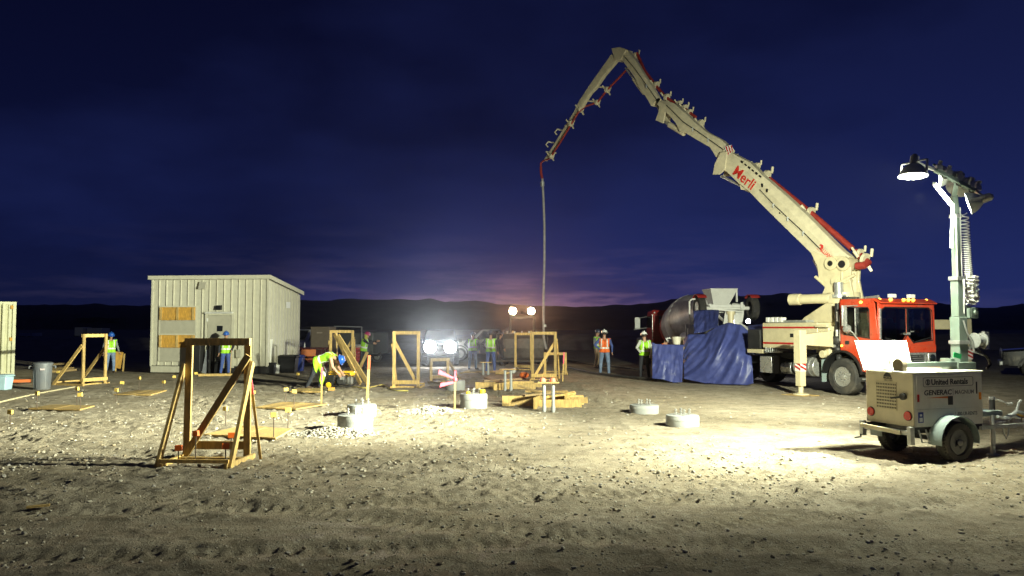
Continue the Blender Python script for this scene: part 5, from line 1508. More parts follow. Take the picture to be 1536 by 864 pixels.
    for q, o_, s in ((c5(232, 100), -.25, 1.1), (c5(365, 292), -.25, 1.2), (c5(433, 372), -.28, 1.2), (c5(550, 440), -.3, 1.1), (c5(580, 470), -.3, 1.1), (c5(655, 540), -.3, 1.2), (c5(515, 412), -.3, 1.0),
                     (c6(455, 280), -.15, 1.1), (c6(398, 352), -.15, 1.0), (c6(305, 390), 0, 1.2), (c6(250, 470), .12, 1.1), (c6(140, 655), .1, 1.0), (c4(312, 218), off, 1.5), (c4(540, 412), off, 1.6), (c4(262, 172), off, 1.1), (c4(820, 655), -.1, 1.7), (c4(795, 625), -.3, 1.3)):
        clamp(T, bp(*q, o_), s)
    b = MB()
    for p in ((185, 510), (135, 580)):
        q = bp(*c6(*p)); u = BD.cross(BN)
        b.tube([bp(*c6(p[0] + 30, p[1] + 0)), q + Vector((.05, 0, .02)), q + Vector((-.10, 0, .06)), q + Vector((-.22, 0, -.08)), q + Vector((-.12, 0, -.2))], .035, 6)
    b.build('hose_hook', CREAM2, T, world=True)
    # hanging end hose
    b = MB(); h0 = bp(*c6(80, 715)); h1 = bp(813.5, 268)
    b.tube([h0, h0.lerp(h1, .5) + Vector((-.03, 0, 0)), h1], .06, 10); b.build('end_pipe', REDPIPE, T, world=True)
    low_ = at(817.5, 506, h1.y)
    b = MB(); b.tube([h1] + [h1.lerp(low_, t) + Vector((.06 * math.sin(t * 5), 0, 0)) for t in (.15, .3, .5, .7, .85, 1)] + [low_ + Vector((.05, -.05, -.55))], .055, 10)
    b.build('end_hose', mat('grey end hose', (.30, .29, .29), .7, var=.2, dirt=.3), T, world=True)
    b = MB(); q = h1.lerp(low_, .02); b.cyl(q, q + Vector((0, 0, -.2)), .10, n=12); q = h1.lerp(low_, .92); b.cyl(q, q + Vector((0, 0, -.12)), .095, n=12)
    b.build('hose_coupling', STEEL, T, world=True)
    # lettering on the camera side of the main section
    def face_text(txt, p_px, q_px, size, m, nm='lettering', bold=.0, sx=1.0, shear=0.0):
        p, q = bp(*p_px, .305), bp(*q_px, .305)
        x = (q - p).normalized(); y = BN.cross(x)
        if y.z < 0: y = -y
        M_ = frame(p + BN * .006, x, y)
        return part(nm, m, T, lambda b: b.text(txt, size, frame_of(T).inverted() @ M_, bold=bold, sx=sx, shear=shear), smooth=0)
    RL = mat('red lettering', (.55, .03, .02), .5)
    face_text('Merli', c4(131, 208), c4(229, 293), .52, RL, bold=.007, sx=1.0)
    face_text('ALLIANCE', c4(586, 604), c4(640, 656), .19, RL, bold=.004, sx=.72)
    def mark2(b):
        p = bp(*c4(571, 598), .312); q = bp(*c4(586, 611), .312); x = (q - p).normalized(); y = BN.cross(x); y = y if y.z > 0 else -y
        I = frame_of(T).inverted() @ frame(p, x, y)
        b.plate([(0, 0), (.16, 0), (.18, .05), (.1, .06), (.18, .14), (.12, .22), (.02, .2), (.0, .13), (.07, .15), (.1, .12), (0, .04)], [], .004, I)
    part('boom_emblem', RL, T, mark2, smooth=0)
    for x, y in ((288, 270), (313, 297), (380, 413), (500, 515)):
        part('data_decal', BLKP, T, lambda b: b.box(frame_of(T).inverted() @ bp(*c4(x, y), .306), (.05, .05, .12) if x < 350 else (.04, .04, .05)), smooth=0)
    b = MB()
    for k in range(6):
        p_ = bp(*c4(183 + 19 * k, 148 + 15 * k), .265); x = (bp(*c4(200, 160), .245) - bp(*c4(180, 144), .245)).normalized()
        b.beam(p_ - x * .05, p_ + x * .05, .012, .05 if k % 2 else .07)
    b.build('side_decal', BLKP, T, world=True, smooth=0)
    # red white chevron on the knuckle
    b = MB(); q = [bp(*c5(*p), .235) for p in ((805, 690), (850, 680), (868, 712), (828, 748))]; b.prism(q, BN * 0, BN * .004); wp = b.build('warning_panel', WHITE, T, world=True, smooth=0)
    b = MB()
    for k in range(3):
        q = [bp(*c5(*p), .241) for p in ((812 + 17 * k, 690 - 3 * k), (820 + 17 * k, 688 - 3 * k), (836 + 13 * k, 738 - 10 * k), (829 + 13 * k, 744 - 10 * k))]
        b.prism(q, BN * 0, BN * .003)
    b.build('warning_stripe', STRIPE, wp, world=True, smooth=0)


build_pump_truck()


# ================================================================== concrete mixer truck
def build_mixer():
    loc = Vector((8.95, 33.2, 0)); rz = R(94.5)      # local x forward (away from the camera), y left
    T = thing('concrete_mixer_truck', 'red concrete mixer truck with raised rear axle behind blue tarps', 'mixer truck', (loc.x, loc.y, gz(loc.x, loc.y)), rz)
    P = lambda name, m, fn, par=None, **kw: part(name, m, par or T, fn, **kw)
    P('chassis', BLK, lambda b: (b.span(0.3, 10.2, -.45, -.33, .8, 1.08), b.span(0.3, 10.2, .33, .45, .8, 1.08)))
    for s in (-1, 1):
        wheel(T, (9.3, s * 1.02, .52), s, .52, .34, .29)
        for x in (2.2, 3.55): wheel(T, (x, s * .95, .52), s, .52, .52, .29)
    # drum: axis tilted up to the rear
    a, e = Vector((7.1, 0, 1.85)), Vector((1.0, 0, 2.95)); ax = (e - a); L_ = ax.length; ax.normalize()
    dr = P('drum', DRUM, lambda b: b.lathe([(.3, -.05), (.75, .0), (.98, .5), (1.16, 1.4), (1.22, 2.3), (1.20, 3.0), (1.0, 4.2), (.62, 5.6), (.52, L_), (.45, L_)], 40, a, ax))
    P('drum_band', WHITE, lambda b: b.lathe([(1.225, 2.25), (1.235, 2.3), (1.225, 2.95), (1.205, 3.0)], 40, a, ax), dr)
    P('drum_stripe', DKRED, lambda b: b.lathe([(1.01, .55), (1.185, 1.35), (1.17, 1.35), (1.0, .55)], 40, a, ax), dr)
    P('front_pedestal', BLK, lambda b: b.span(6.9, 7.4, -.6, .6, 1.05, 2.1))
    for s in (-1, 1): P('roller_post', BLK, lambda b: b.beam((1.4, s * .9, 1.05), (1.5, s * .5, 2.4), .12, .12))
    # cab and hood
    P('cab', DKRED, lambda b: b.prism([(7.55, -1.08, 1.0), (9.0, -1.08, 1.0), (9.0, -1.08, 1.9), (8.75, -1.08, 2.85), (7.75, -1.08, 2.92), (7.55, -1.08, 2.7)], (0, 0, 0), (0, 2.16, 0)), bev=.06, seg=3)
    for y in (.55, -.55):
        P('rear_window', GLASSD, lambda b: b.box((7.545, y, 2.35), (.02, .48, .52)), bev=.08)
        P('window_guard', ALU, lambda b: [b.beam((7.52, y - .22, 2.2 + .1 * k), (7.52, y + .22, 2.2 + .1 * k), .02, .02) for k in range(3)])
    P('hood', DKRED, lambda b: b.prism([(9.0, -.95, .95), (10.6, -.95, .95), (10.6, -.95, 1.6), (9.0, -.95, 1.9)], (0, 0, 0), (0, 1.9, 0)), bev=.08, seg=3)
    for s in (-1, 1): P('side_window', GLASSD, lambda b: b.box((8.3, s * 1.085, 2.3), (.9, .02, .6)))
    P('grab_rail', ALU, lambda b: (b.cyl((7.5, 1.12, 1.4), (7.5, 1.12, 2.7), .03), ))
    P('clearance_lamp', HATW, lambda b: b.sph((7.56, 1.0, 2.78), .05, 10, 6))
    P('mirror', STEEL, lambda b: (b.box((9.0, 1.55, 2.25), (.05, .28, .6)), b.tube([(8.8, 1.05, 2.0), (9.0, 1.4, 1.95), (9.0, 1.75, 1.9)], .035, 6), b.tube([(8.8, 1.05, 2.6), (9.0, 1.5, 2.5)], .025, 6)))
    P('side_fender', STEEL, lambda b: b.prism([(8.6, 1.0, 1.0), (10.3, 1.0, 1.0), (10.2, 1.0, 1.45), (8.8, 1.0, 1.5)], (0, 0, 0), (0, .32, 0)), bev=.05)
    # hopper and chute at the rear
    P('charge_hopper', WHITE, lambda b: b.loft([[Vector((x0, y0, z)), Vector((x1, y0, z)), Vector((x1, -y0, z)), Vector((x0, -y0, z))] for x0, x1, y0, z in ((.35, .9, -.32, 2.95), (-.05, 1.1, -.60, 3.66), (0, 1.05, -.56, 3.66), (.4, .85, -.28, 3.0))]), smooth=0)
    P('hopper_frame', WHITE, lambda b: (b.beam((.1, -.55, 1.1), (.3, -.35, 3.0), .1, .1), b.beam((.1, .55, 1.1), (.3, .35, 3.0), .1, .1), b.box((.2, -.62, 3.35), (.1, .06, .5)), b.beam((.2, -.7, 2.7), (.2, .7, 2.7), .1, .12)))
    P('main_chute', WHITE, lambda b: b.loft([[Vector((x, y + .28 * math.cos(t), z + .28 * math.sin(t))) for t in [PI + PI * i / 8 for i in range(9)]] + [Vector((x, y + .25 * math.cos(t), z + .25 * math.sin(t))) for t in [2 * PI - PI * i / 8 for i in range(9)]] for x, y, z in ((.4, -.15, 2.55), (-.5, -.5, 2.05), (-1.3, -.6, 1.7))]))
    P('drip_cover', WHITE, lambda b: b.prism([(-.1, -.75, 2.05), (-.15, .1, 2.15), (-.2, .0, 2.75), (-.2, -.8, 2.7)], (0, 0, 0), (.05, 0, 0)), bev=.02)
    # raised booster axle
    z = 2.82
    for s in (-1, 1):
        wheel(T, (-.25, s * 1.13, z), s, .50, .30, .28, rim_m=WHITE)
        def fen(b):
            rings = []
            for i in range(9):
                t = R(50 + 80 * i / 8)
                rings.append([Vector((-.25 + r * math.cos(t), s * 1.13 + w_, z + r * math.sin(t))) for r, w_ in ((.58, -.19), (.58, .19), (.555, .19), (.555, -.19))])
            b.loft(rings)
        P('booster_fender', DKRED, fen)
        P('booster_arm', WHITE, lambda b: (b.beam((-.25, s * .72, z), (.9, s * .62, 2.3), .12, .16), b.cyl((-.3, s * .7, z + .12), (.3, s * .5, 3.0), .06)))
    P('booster_axle', WHITE, lambda b: (b.cyl((-.25, -.98, z), (-.25, .98, z), .075), b.beam((-.36, -.75, z + .08), (-.36, .75, z + .08), .08, .09), b.beam((-.38, -.7, z - .16), (-.36, .6, z - .04), .05, .06), b.cyl((-.4, -.62, z), (-.4, -.62, z + .25), .06)))
    P('handrail', WHITE, lambda b: (b.tube([(-.2, 1.55, 1.6), (-.2, 1.55, 3.1), (-.2, 1.45, 3.2), (-.2, 1.3, 3.2)], .035, 8), b.tube([(-.2, 1.25, 1.6), (-.2, 1.25, 2.75), (-.2, 1.15, 2.85), (-.2, 1.0, 2.85)], .035, 8), b.span(-.25, -.15, 1.2, 1.65, 1.7, 2.0)))
    P('rear_panel', WHITE, lambda b: (b.span(-.2, -.1, .9, 1.2, 1.15, 1.6), b.span(-.12, -.05, 1.2, 1.7, 1.1, 2.15)), bev=.02)
    P('side_water_tank', WHITE, lambda b: b.cyl((.9, 1.1, 1.55), (1.9, 1.1, 1.55), .28, n=18))
    lm = P('work_lamp', BLKP, lambda b: b.lathe([(.06, .1), (.1, .0), (.1, -.02)], 16, (-1.05, -.62, 2.28), (1, 0, .3)))
    P('lens', HEADLIT, lambda b: b.lathe([(.09, -.022), (.085, -.03), (.001, -.04)], 16, (-1.05, -.62, 2.28), (1, 0, .3)), lm)
    ld = bpy.data.lights.new('work_light', 'SPOT'); ld.energy = 90; ld.color = (.85, .92, 1); ld.spot_size = R(150); ld.spot_blend = .6; ld.shadow_soft_size = .08
    lo = bpy.data.objects.new('work_light', ld); COL.objects.link(lo); lo.parent = T
    M_ = Vector((1, 0, .25)).to_track_quat('Z', 'Y').to_matrix().to_4x4(); M_.translation = Vector((-1.12, -.62, 2.26)); lo.matrix_local = M_


build_mixer()


# ================================================================== blue tarpaulins
def tarp(name, label, top, bot, ytop, ybot, nu=70, nv=50, fold=.12, seed=0, billow=.25, fdir=1.0):
    """cloth hung between an upper and a lower edge given as picture points with depths at both ends"""
    def along(poly, t):
        P = [Vector((p[0], p[1])) for p in poly]
        d = [0]
        for i in range(len(P) - 1): d.append(d[-1] + (P[i + 1] - P[i]).length)
        s = t * d[-1]
        for i in range(len(P) - 1):
            if s <= d[i + 1] + 1e-9:
                return P[i].lerp(P[i + 1], (s - d[i]) / max(d[i + 1] - d[i], 1e-9))
        return P[-1]
    rows = []
    for j in range(nv + 1):
        v = j / nv; row = []
        for i in range(nu + 1):
            u = i / nu
            a, b_ = along(top, u), along(bot, u)
            A = at(a.x, a.y, ytop[0] + (ytop[1] - ytop[0]) * u); B = at(b_.x, b_.y, ybot[0] + (ybot[1] - ybot[0]) * u)
            p = A.lerp(B, v)
            # folds fan out of the top middle
            th = (u - .62) * (1.0 + 1.2 * (1 - v)) + fdir * .55 * v
            f1 = 1 - abs(float(perlin(th * 2.6 + seed, v * .8 + seed))) * 3.4
            f2 = float(fbm(th * 3.4 + seed, v * 1.9 + u * .7, 2))
            f3 = float(fbm(u * 11 + v * 4 + seed, v * 9 - u * 3, 3))
            out = fold * (max(f1, -.1) * .8 + f2 * 1.1) * (0.35 + .65 * math.sin(min(1, v * 1.25) * PI * .8)) + billow * math.sin(v * PI) * math.sin(u * PI) + .010 * f3
            n_ = Vector((-.25, -1, .12)).normalized()
            q = p + n_ * out
            if v > .985: q.z = max(q.z, gz(q.x, q.y) + .015 + .03 * max(0, float(perlin(u * 14, 3))))
            row.append(q)
        rows.append(row)
    n = nu + 1
    c = rows[-1][nu // 2].copy(); c.z = 0
    b = MB(); b.add([p - c for r in rows for p in r], [(j * n + i, j * n + i + 1, (j + 1) * n + i + 1, (j + 1) * n + i) for j in range(nv) for i in range(nu)])
    o = b.build(name, TARP, smooth=80); o.location = c
    s = o.modifiers.new('cloth', 'SOLIDIFY'); s.thickness = .006
    return tag(o, label, 'tarp')


c7 = lambda x, y: (960 + x / 4.8, 420 + y / 4.8)
tarp('blue_tarp', 'large crumpled blue tarp hung over the pump hopper', [c7(312, 432), c7(345, 392), c7(470, 388), c7(555, 330), c7(640, 308), c7(725, 320), c7(775, 360), c7(800, 430)],
     [c7(315, 712), c7(470, 745), c7(600, 752), c7(770, 757), c7(815, 745)], (29.6, 27.9), (28.7, 27.1), seed=2.3, fold=.20, billow=.35)
tarp('blue_tarp', 'small flat blue tarp screen left of the large tarp', [c7(88, 448), c7(110, 460), c7(200, 466), c7(316, 466)], [c7(88, 708), c7(160, 716), c7(240, 738), c7(303, 737)], (29.3, 29.1), (28.9, 28.4), nu=50, nv=46, seed=8.1, fold=.05, billow=.06, fdir=0)
tarp('blue_tarp', 'upper blue tarp draped below the raised mixer wheel', [c7(385, 222), c7(470, 214), c7(568, 216)], [c7(388, 385), c7(470, 372), c7(560, 330)], (31.4, 31.2), (30.2, 29.6), nu=36, nv=28, seed=4.4, fold=.10, billow=.06, fdir=0)
tarp('blue_tarp', 'thin strip of blue tarp between large tarp and pump deck', [c7(775, 330), c7(830, 322), c7(888, 316)], [c7(778, 362), c7(830, 362), c7(888, 350)], (29.0, 28.6), (28.3, 27.6), nu=20, nv=10, seed=6.4, fold=.05, billow=.05, fdir=0)


def screen_frame():
    """rail that carries the small tarp"""
    a, b_ = at(979, 519.5, 29.46), at(1026, 521, 29.26)
    T = thing('tarp_rail', 'wooden rail stand holding up the small blue tarp', 'rail', (a.x, a.y, gz(a.x, a.y)), 0)
    w = a - Vector((a.x, a.y, gz(a.x, a.y))); v = b_ - Vector((a.x, a.y, gz(a.x, a.y)))
    piece('top_rail', T, w, v, .05, .09)
    for q in (w, v): piece('leg', T, (q.x, q.y + .03, 0), (q.x, q.y + .03, q.z), .09, .045, (0, 1, 0))
    piece('shelf', T, w + Vector((.0, .25, -.03)), v + Vector((.0, .25, -.03)), .4, .03)


screen_frame()


def bucket(px, py, r, h, label, m=WHITE, Y=None, z=None):
    p = at(px, py, Y) if Y else on_ground(px, py)
    T = thing('bucket', label, 'bucket', p, 0, 'plastic buckets')
    part('shell', m, T, lambda b: b.lathe([(r * .86, 0), (r, h), (r * 1.06, h), (r * 1.06, h - .03), (r * .96, h - .03), (r * .96, h - .01), (r * .82, .02), (.001, .02)], 24, (0, 0, 0)))
    part('handle', STEEL, T, lambda b: b.tube([(r * 1.05 * math.cos(t), -r * .4 * math.sin(t), h - .05 - .5 * r * math.sin(t)) for t in [PI * i / 10 for i in range(11)]], .006, 5))


bucket(1015, 516.5, .16, .28, 'white bucket standing on top of the small blue tarp screen', mat('cream bucket plastic', (.66, .62, .50), .5), Y=29.45)
bucket(413.5, 560, .17, .36, 'white bucket on the ground at the shelter right corner')


# ================================================================== vehicles behind
def pickup(loc, rz, paint, label, lit=0, name='pickup_truck', cat='pickup', lens_r=.2, bed_box=None, watts=0):
    """local x forward"""
    T = thing(name, label, cat, loc, rz)
    P = lambda nm, m, fn, par=None, **kw: part(nm, m, par or T, fn, **kw)
    hw = .96
    def ring(x, z0, z1, k): return [Vector((x, -hw * k, z0)), Vector((x, -hw * k, z1 - .06)), Vector((x, -hw * k + .07, z1)), Vector((x, hw * k - .07, z1)), Vector((x, hw * k, z1 - .06)), Vector((x, hw * k, z0))]
    P('body', paint, lambda b: b.loft([ring(x, z0, z1, k) for x, z0, z1, k in ((2.75, .55, 1.02, .93), (2.70, .5, 1.10, .96), (1.55, .42, 1.20, 1), (1.0, .42, 1.24, 1), (-.75, .42, 1.24, 1), (-2.7, .45, 1.24, .98), (-2.75, .5, 1.22, .97))]), bev=.02)
    cb = P('cabin', paint, lambda b: b.loft([[Vector((x, -y, z)), Vector((x, y, z)), Vector((x2, y2, z2)), Vector((x2, -y2, z2))] for x, y, z, x2, y2, z2 in ((1.15, .92, 1.2, .45, .76, 1.86), (-.75, .92, 1.2, -.6, .76, 1.88))]), bev=.05)
    for s in (-1, 1):
        P('side_window', GLASSD, lambda b: b.prism([(.86, s * .905, 1.27), (.36, s * .79, 1.78), (-.56, s * .785, 1.79), (-.66, s * .905, 1.27)], (0, s * .006, 0), (0, s * .014, 0)), cb, smooth=0)
        P('mirror', BLKP, lambda b: b.box((.85, s * 1.08, 1.3), (.1, .2, .18)), bev=.03)
        P('headlight', HEADLIT if lit else ALU, lambda b: b.lathe([(lens_r, 0), (lens_r * .97, .015), (lens_r * .6, .04), (.001, .05)], 24, (2.745, s * (.52 if lit else .66), .98), (1, 0, 0)))
        P('tail_light', REDL, lambda b: b.box((-2.76, s * .86, 1.02), (.04, .14, .34)), bev=.01)
        for x in (1.75, -1.7): wheel(T, (x, s * .84, .39), s, .39, .26, .23)
        for x in (1.75, -1.7):
            P('wheel_arch', BLKP, lambda b: b.loft([[Vector((x + r * math.cos(a), s * (hw + o), .42 + r * math.sin(a))) for r, o in ((.50, -.02), (.50, .02), (.44, .02), (.44, -.02))] for a in [PI * i / 12 for i in range(13)]]))
    P('windshield', GLASSD, lambda b: b.prism([(1.12, -.84, 1.27), (1.12, .84, 1.27), (.53, .70, 1.81), (.53, -.70, 1.81)], (.01, 0, .012), (.02, 0, .02)), cb, smooth=0)
    P('rear_window', GLASSD, lambda b: b.prism([(-.755, -.78, 1.3), (-.755, .78, 1.3), (-.64, .66, 1.78), (-.64, -.66, 1.78)], (-.012, 0, 0), (-.02, 0, 0)), cb, smooth=0)
    P('bumper', BLK if lit else STEEL, lambda b: b.span(2.72, 2.86, -.95, .95, .5, .68), bev=.03)
    P('grille', BLKP, lambda b: b.span(2.74, 2.775, -.18 if lit else -.42, .18 if lit else .42, .78, 1.04), bev=.01)
    P('bed_interior', BLK, lambda b: b.span(-2.6, -.85, -.82, .82, 1.2, 1.245))
    if bed_box: P('bed_box', bed_box, lambda b: b.loft([[Vector((x, -.85, 1.25)), Vector((x, .85, 1.25)), Vector((x, .75, z)), Vector((x, -.75, z))] for x, z in ((-.85, 1.75), (-1.1, 2.05), (-2.5, 2.05))]), bev=.03)
    if watts:
        for s in (-1, 1):
            ld = bpy.data.lights.new('headlight_beam', 'SPOT'); ld.energy = watts; ld.color = (.88, .94, 1); ld.spot_size = R(42); ld.spot_blend = 1.0; ld.shadow_soft_size = .15
            lo = bpy.data.objects.new('headlight_beam', ld); COL.objects.link(lo); lo.parent = T
            M_ = Vector((-1, 0, -.24)).to_track_quat('Z', 'Y').to_matrix().to_4x4(); M_.translation = Vector((2.86, s * .52, .98)); lo.matrix_local = M_
    return T


c = at(659, 560, 43.0)
pickup((c.x - .0, 43.5, 0), math.atan2(-43.5, -c.x) , mat('dark truck paint', (.03, .032, .04), .35, coat=.5), 'dark pickup facing the camera with dazzling white headlights', lit=1, lens_r=.31, watts=16000)
pickup((-1.35, 48.5, 0), R(178), mat('white truck paint', (.62, .60, .60), .35, coat=.4), 'white pickup parked side on behind the two lime vest workers', bed_box=mat('grey canopy', (.16, .17, .20), .5))
pickup((-12.4, 47.0, 0), R(250), mat('white van paint', (.66, .66, .66), .35, coat=.4), 'white pickup half hidden behind the shelter and brown cabinet', bed_box=BLK)
pickup((22.15, 30.5, 0), R(150), mat('black suv paint', (.014, .014, .017), .3, coat=.6), 'black pickup cut off by the right picture edge')


def build_loader():
    c = at(783, 545, 42.5)
    T = thing('wheel_loader', 'wheel loader with steel bucket and two warm lit cab floodlights', 'loader', (c.x, 42.5, 0), R(-91))
    P = lambda nm, m, fn, par=None, **kw: part(nm, m, par or T, fn, **kw)
    Yw = mat('dull yellow loader paint', (.28, .19, .03), .5, dirt=.4)
    P('bucket', LOADER, lambda b: b.prism([(1.0, -1.3, .25), (2.1, -1.3, .22), (2.15, -1.3, .30), (1.25, -1.3, .42), (.98, -1.3, .9), (1.05, -1.3, 1.4), (1.45, -1.3, 1.66), (1.40, -1.3, 1.72), (.88, -1.3, 1.5), (.82, -1.3, .8)], (0, 0, 0), (0, 2.6, 0)), bev=.01)
    P('bucket_cheek', LOADER, lambda b: [b.prism([(1.0, y, .25), (2.1, y, .25), (1.42, y, 1.68), (.9, y, 1.45)], (0, 0, 0), (0, .04, 0)) for y in (-1.345, 1.302)])
    for k in range(7): P('bucket_tooth', STEEL, lambda b: b.box((1.46, -1.14 + .38 * k, 1.74), (.10, .08, .13)), bev=.01)
    for s in (-1, 1):
        P('lift_arm', Yw, lambda b: b.beam((.95, s * .5, .7), (-1.0, s * .5, 1.7), .12, .26))
        for x in (-.7, -3.2): wheel(T, (x, s * .98, .72), s, .72, .5, .36, rim_m=Yw)
        P('cab_floodlight', BLKP, lambda b: b.lathe([(.08, -.18), (.19, -.03), (.20, 0)], 18, (-1.0, s * .51, 2.90), (1, 0, -.1)))
        P('floodlight_lens', WARMLIT, lambda b: b.lathe([(.19, .002), (.18, .015), (.1, .03), (.001, .035)], 18, (-1.0, s * .51, 2.90), (1, 0, -.1)))
        P('light_post', BLK, lambda b: b.cyl((-1.12, s * .51, 2.65), (-1.12, s * .51, 2.9), .03))
    cb = P('cab', mat('loader cab paint', (.05, .045, .03), .5), lambda b: b.span(-2.3, -1.05, -.72, .72, 1.4, 2.68), bev=.08)
    P('cab_glass', GLASSD, lambda b: (b.span(-1.048, -1.03, -.6, .6, 1.65, 2.5), b.span(-2.15, -1.2, -.735, -.722, 1.6, 2.5), b.span(-2.15, -1.2, .722, .735, 1.6, 2.5)), cb)
    P('engine_body', Yw, lambda b: (b.span(-4.4, -2.3, -.75, .75, .8, 1.9), b.span(-2.3, -.3, -.4, .4, .6, 1.35)), bev=.06)
    for s in (-1, 1):
        ld = bpy.data.lights.new('cab_light', 'SPOT'); ld.energy = 4500; ld.color = (1, .5, .25); ld.spot_size = R(60); ld.spot_blend = .8; ld.shadow_soft_size = .15
        lo = bpy.data.objects.new('cab_light', ld); COL.objects.link(lo); lo.parent = T
        M_ = Vector((-1, 0, -.15)).to_track_quat('Z', 'Y').to_matrix().to_4x4(); M_.translation = Vector((-.94, s * .51, 2.89)); lo.matrix_local = M_


build_loader()


# ================================================================== things by the shelter
def lidded_bin(name, label, px, py, w, h, m, cat='bin', rz=0.0, wheels=False):
    p = on_ground(px, py)
    T = thing(name, label, cat, p, rz)
    part('body', m, T, lambda b: b.loft([[Vector((-k, -k * .8, z)), Vector((k, -k * .8, z)), Vector((k, k * .8, z)), Vector((-k, k * .8, z))] for k, z in ((w * .42, 0), (w * .5, h * .85))]), bev=.03)
    part('lid', m, T, lambda b: b.loft([[Vector((-k, -k * .82, z)), Vector((k, -k * .82, z)), Vector((k, k * .82, z)), Vector((-k, k * .82, z))] for k, z in ((w * .54, h * .86), (w * .54, h * .93), (w * .44, h))]), bev=.02)
    return T


lidded_bin('storage_bin', 'black lidded bin beside the white bucket at the shelter corner', 433, 559, .75, .78, BLKP)
lidded_bin('storage_bin', 'blue lidded bin right of the black bin', 446.5, 557, .55, .74, BLUEP)
lidded_bin('storage_bin', 'dark low tote left of the shelter door uprights', 325, 561, .7, .55, BLKP)
lidded_bin('cooler', 'pale blue cooler at the left picture edge', 2, 584, .55, .50, LTBLUE, 'cooler')


def trash_can():
    p = on_ground(63, 583)
    T = thing('trash_can', 'round grey plastic trash can near the left picture edge', 'trash can', p, R(20))
    part('shell', GREYPL, T, lambda b: b.lathe([(.225, 0), (.235, .02), (.285, .80), (.30, .80), (.30, .84), (.27, .84), (.265, .80), (.22, .05), (.001, .05)], 36, (0, 0, 0)))
    for k in range(12):
        a = 2 * PI * k / 12
        part('rib', GREYPL, T, lambda b: b.beam((.238 * math.cos(a), .238 * math.sin(a), .06), (.272 * math.cos(a), .272 * math.sin(a), .62), .03, .014, (math.cos(a), math.sin(a), 0)), smooth=0)
    part('lid', GREYPL, T, lambda b: b.lathe([(.31, .835), (.315, .86), (.25, .885), (.12, .90), (.001, .90)], 36, (0, 0, 0)))
    for s in (-1, 1):
        part('handle', GREYPL, T, lambda b: (b.box((s * .335, 0, .76), (.09, .16, .03)), b.box((s * .375, 0, .72), (.02, .16, .09))), bev=.008)
    part('label_patch', mat('pale label', (.45, .38, .38), .6), T, lambda b: b.box((0.05, -.285, .66), (.13, .012, .06), Matrix.Rotation(R(8), 3, 'Z')))


trash_can()


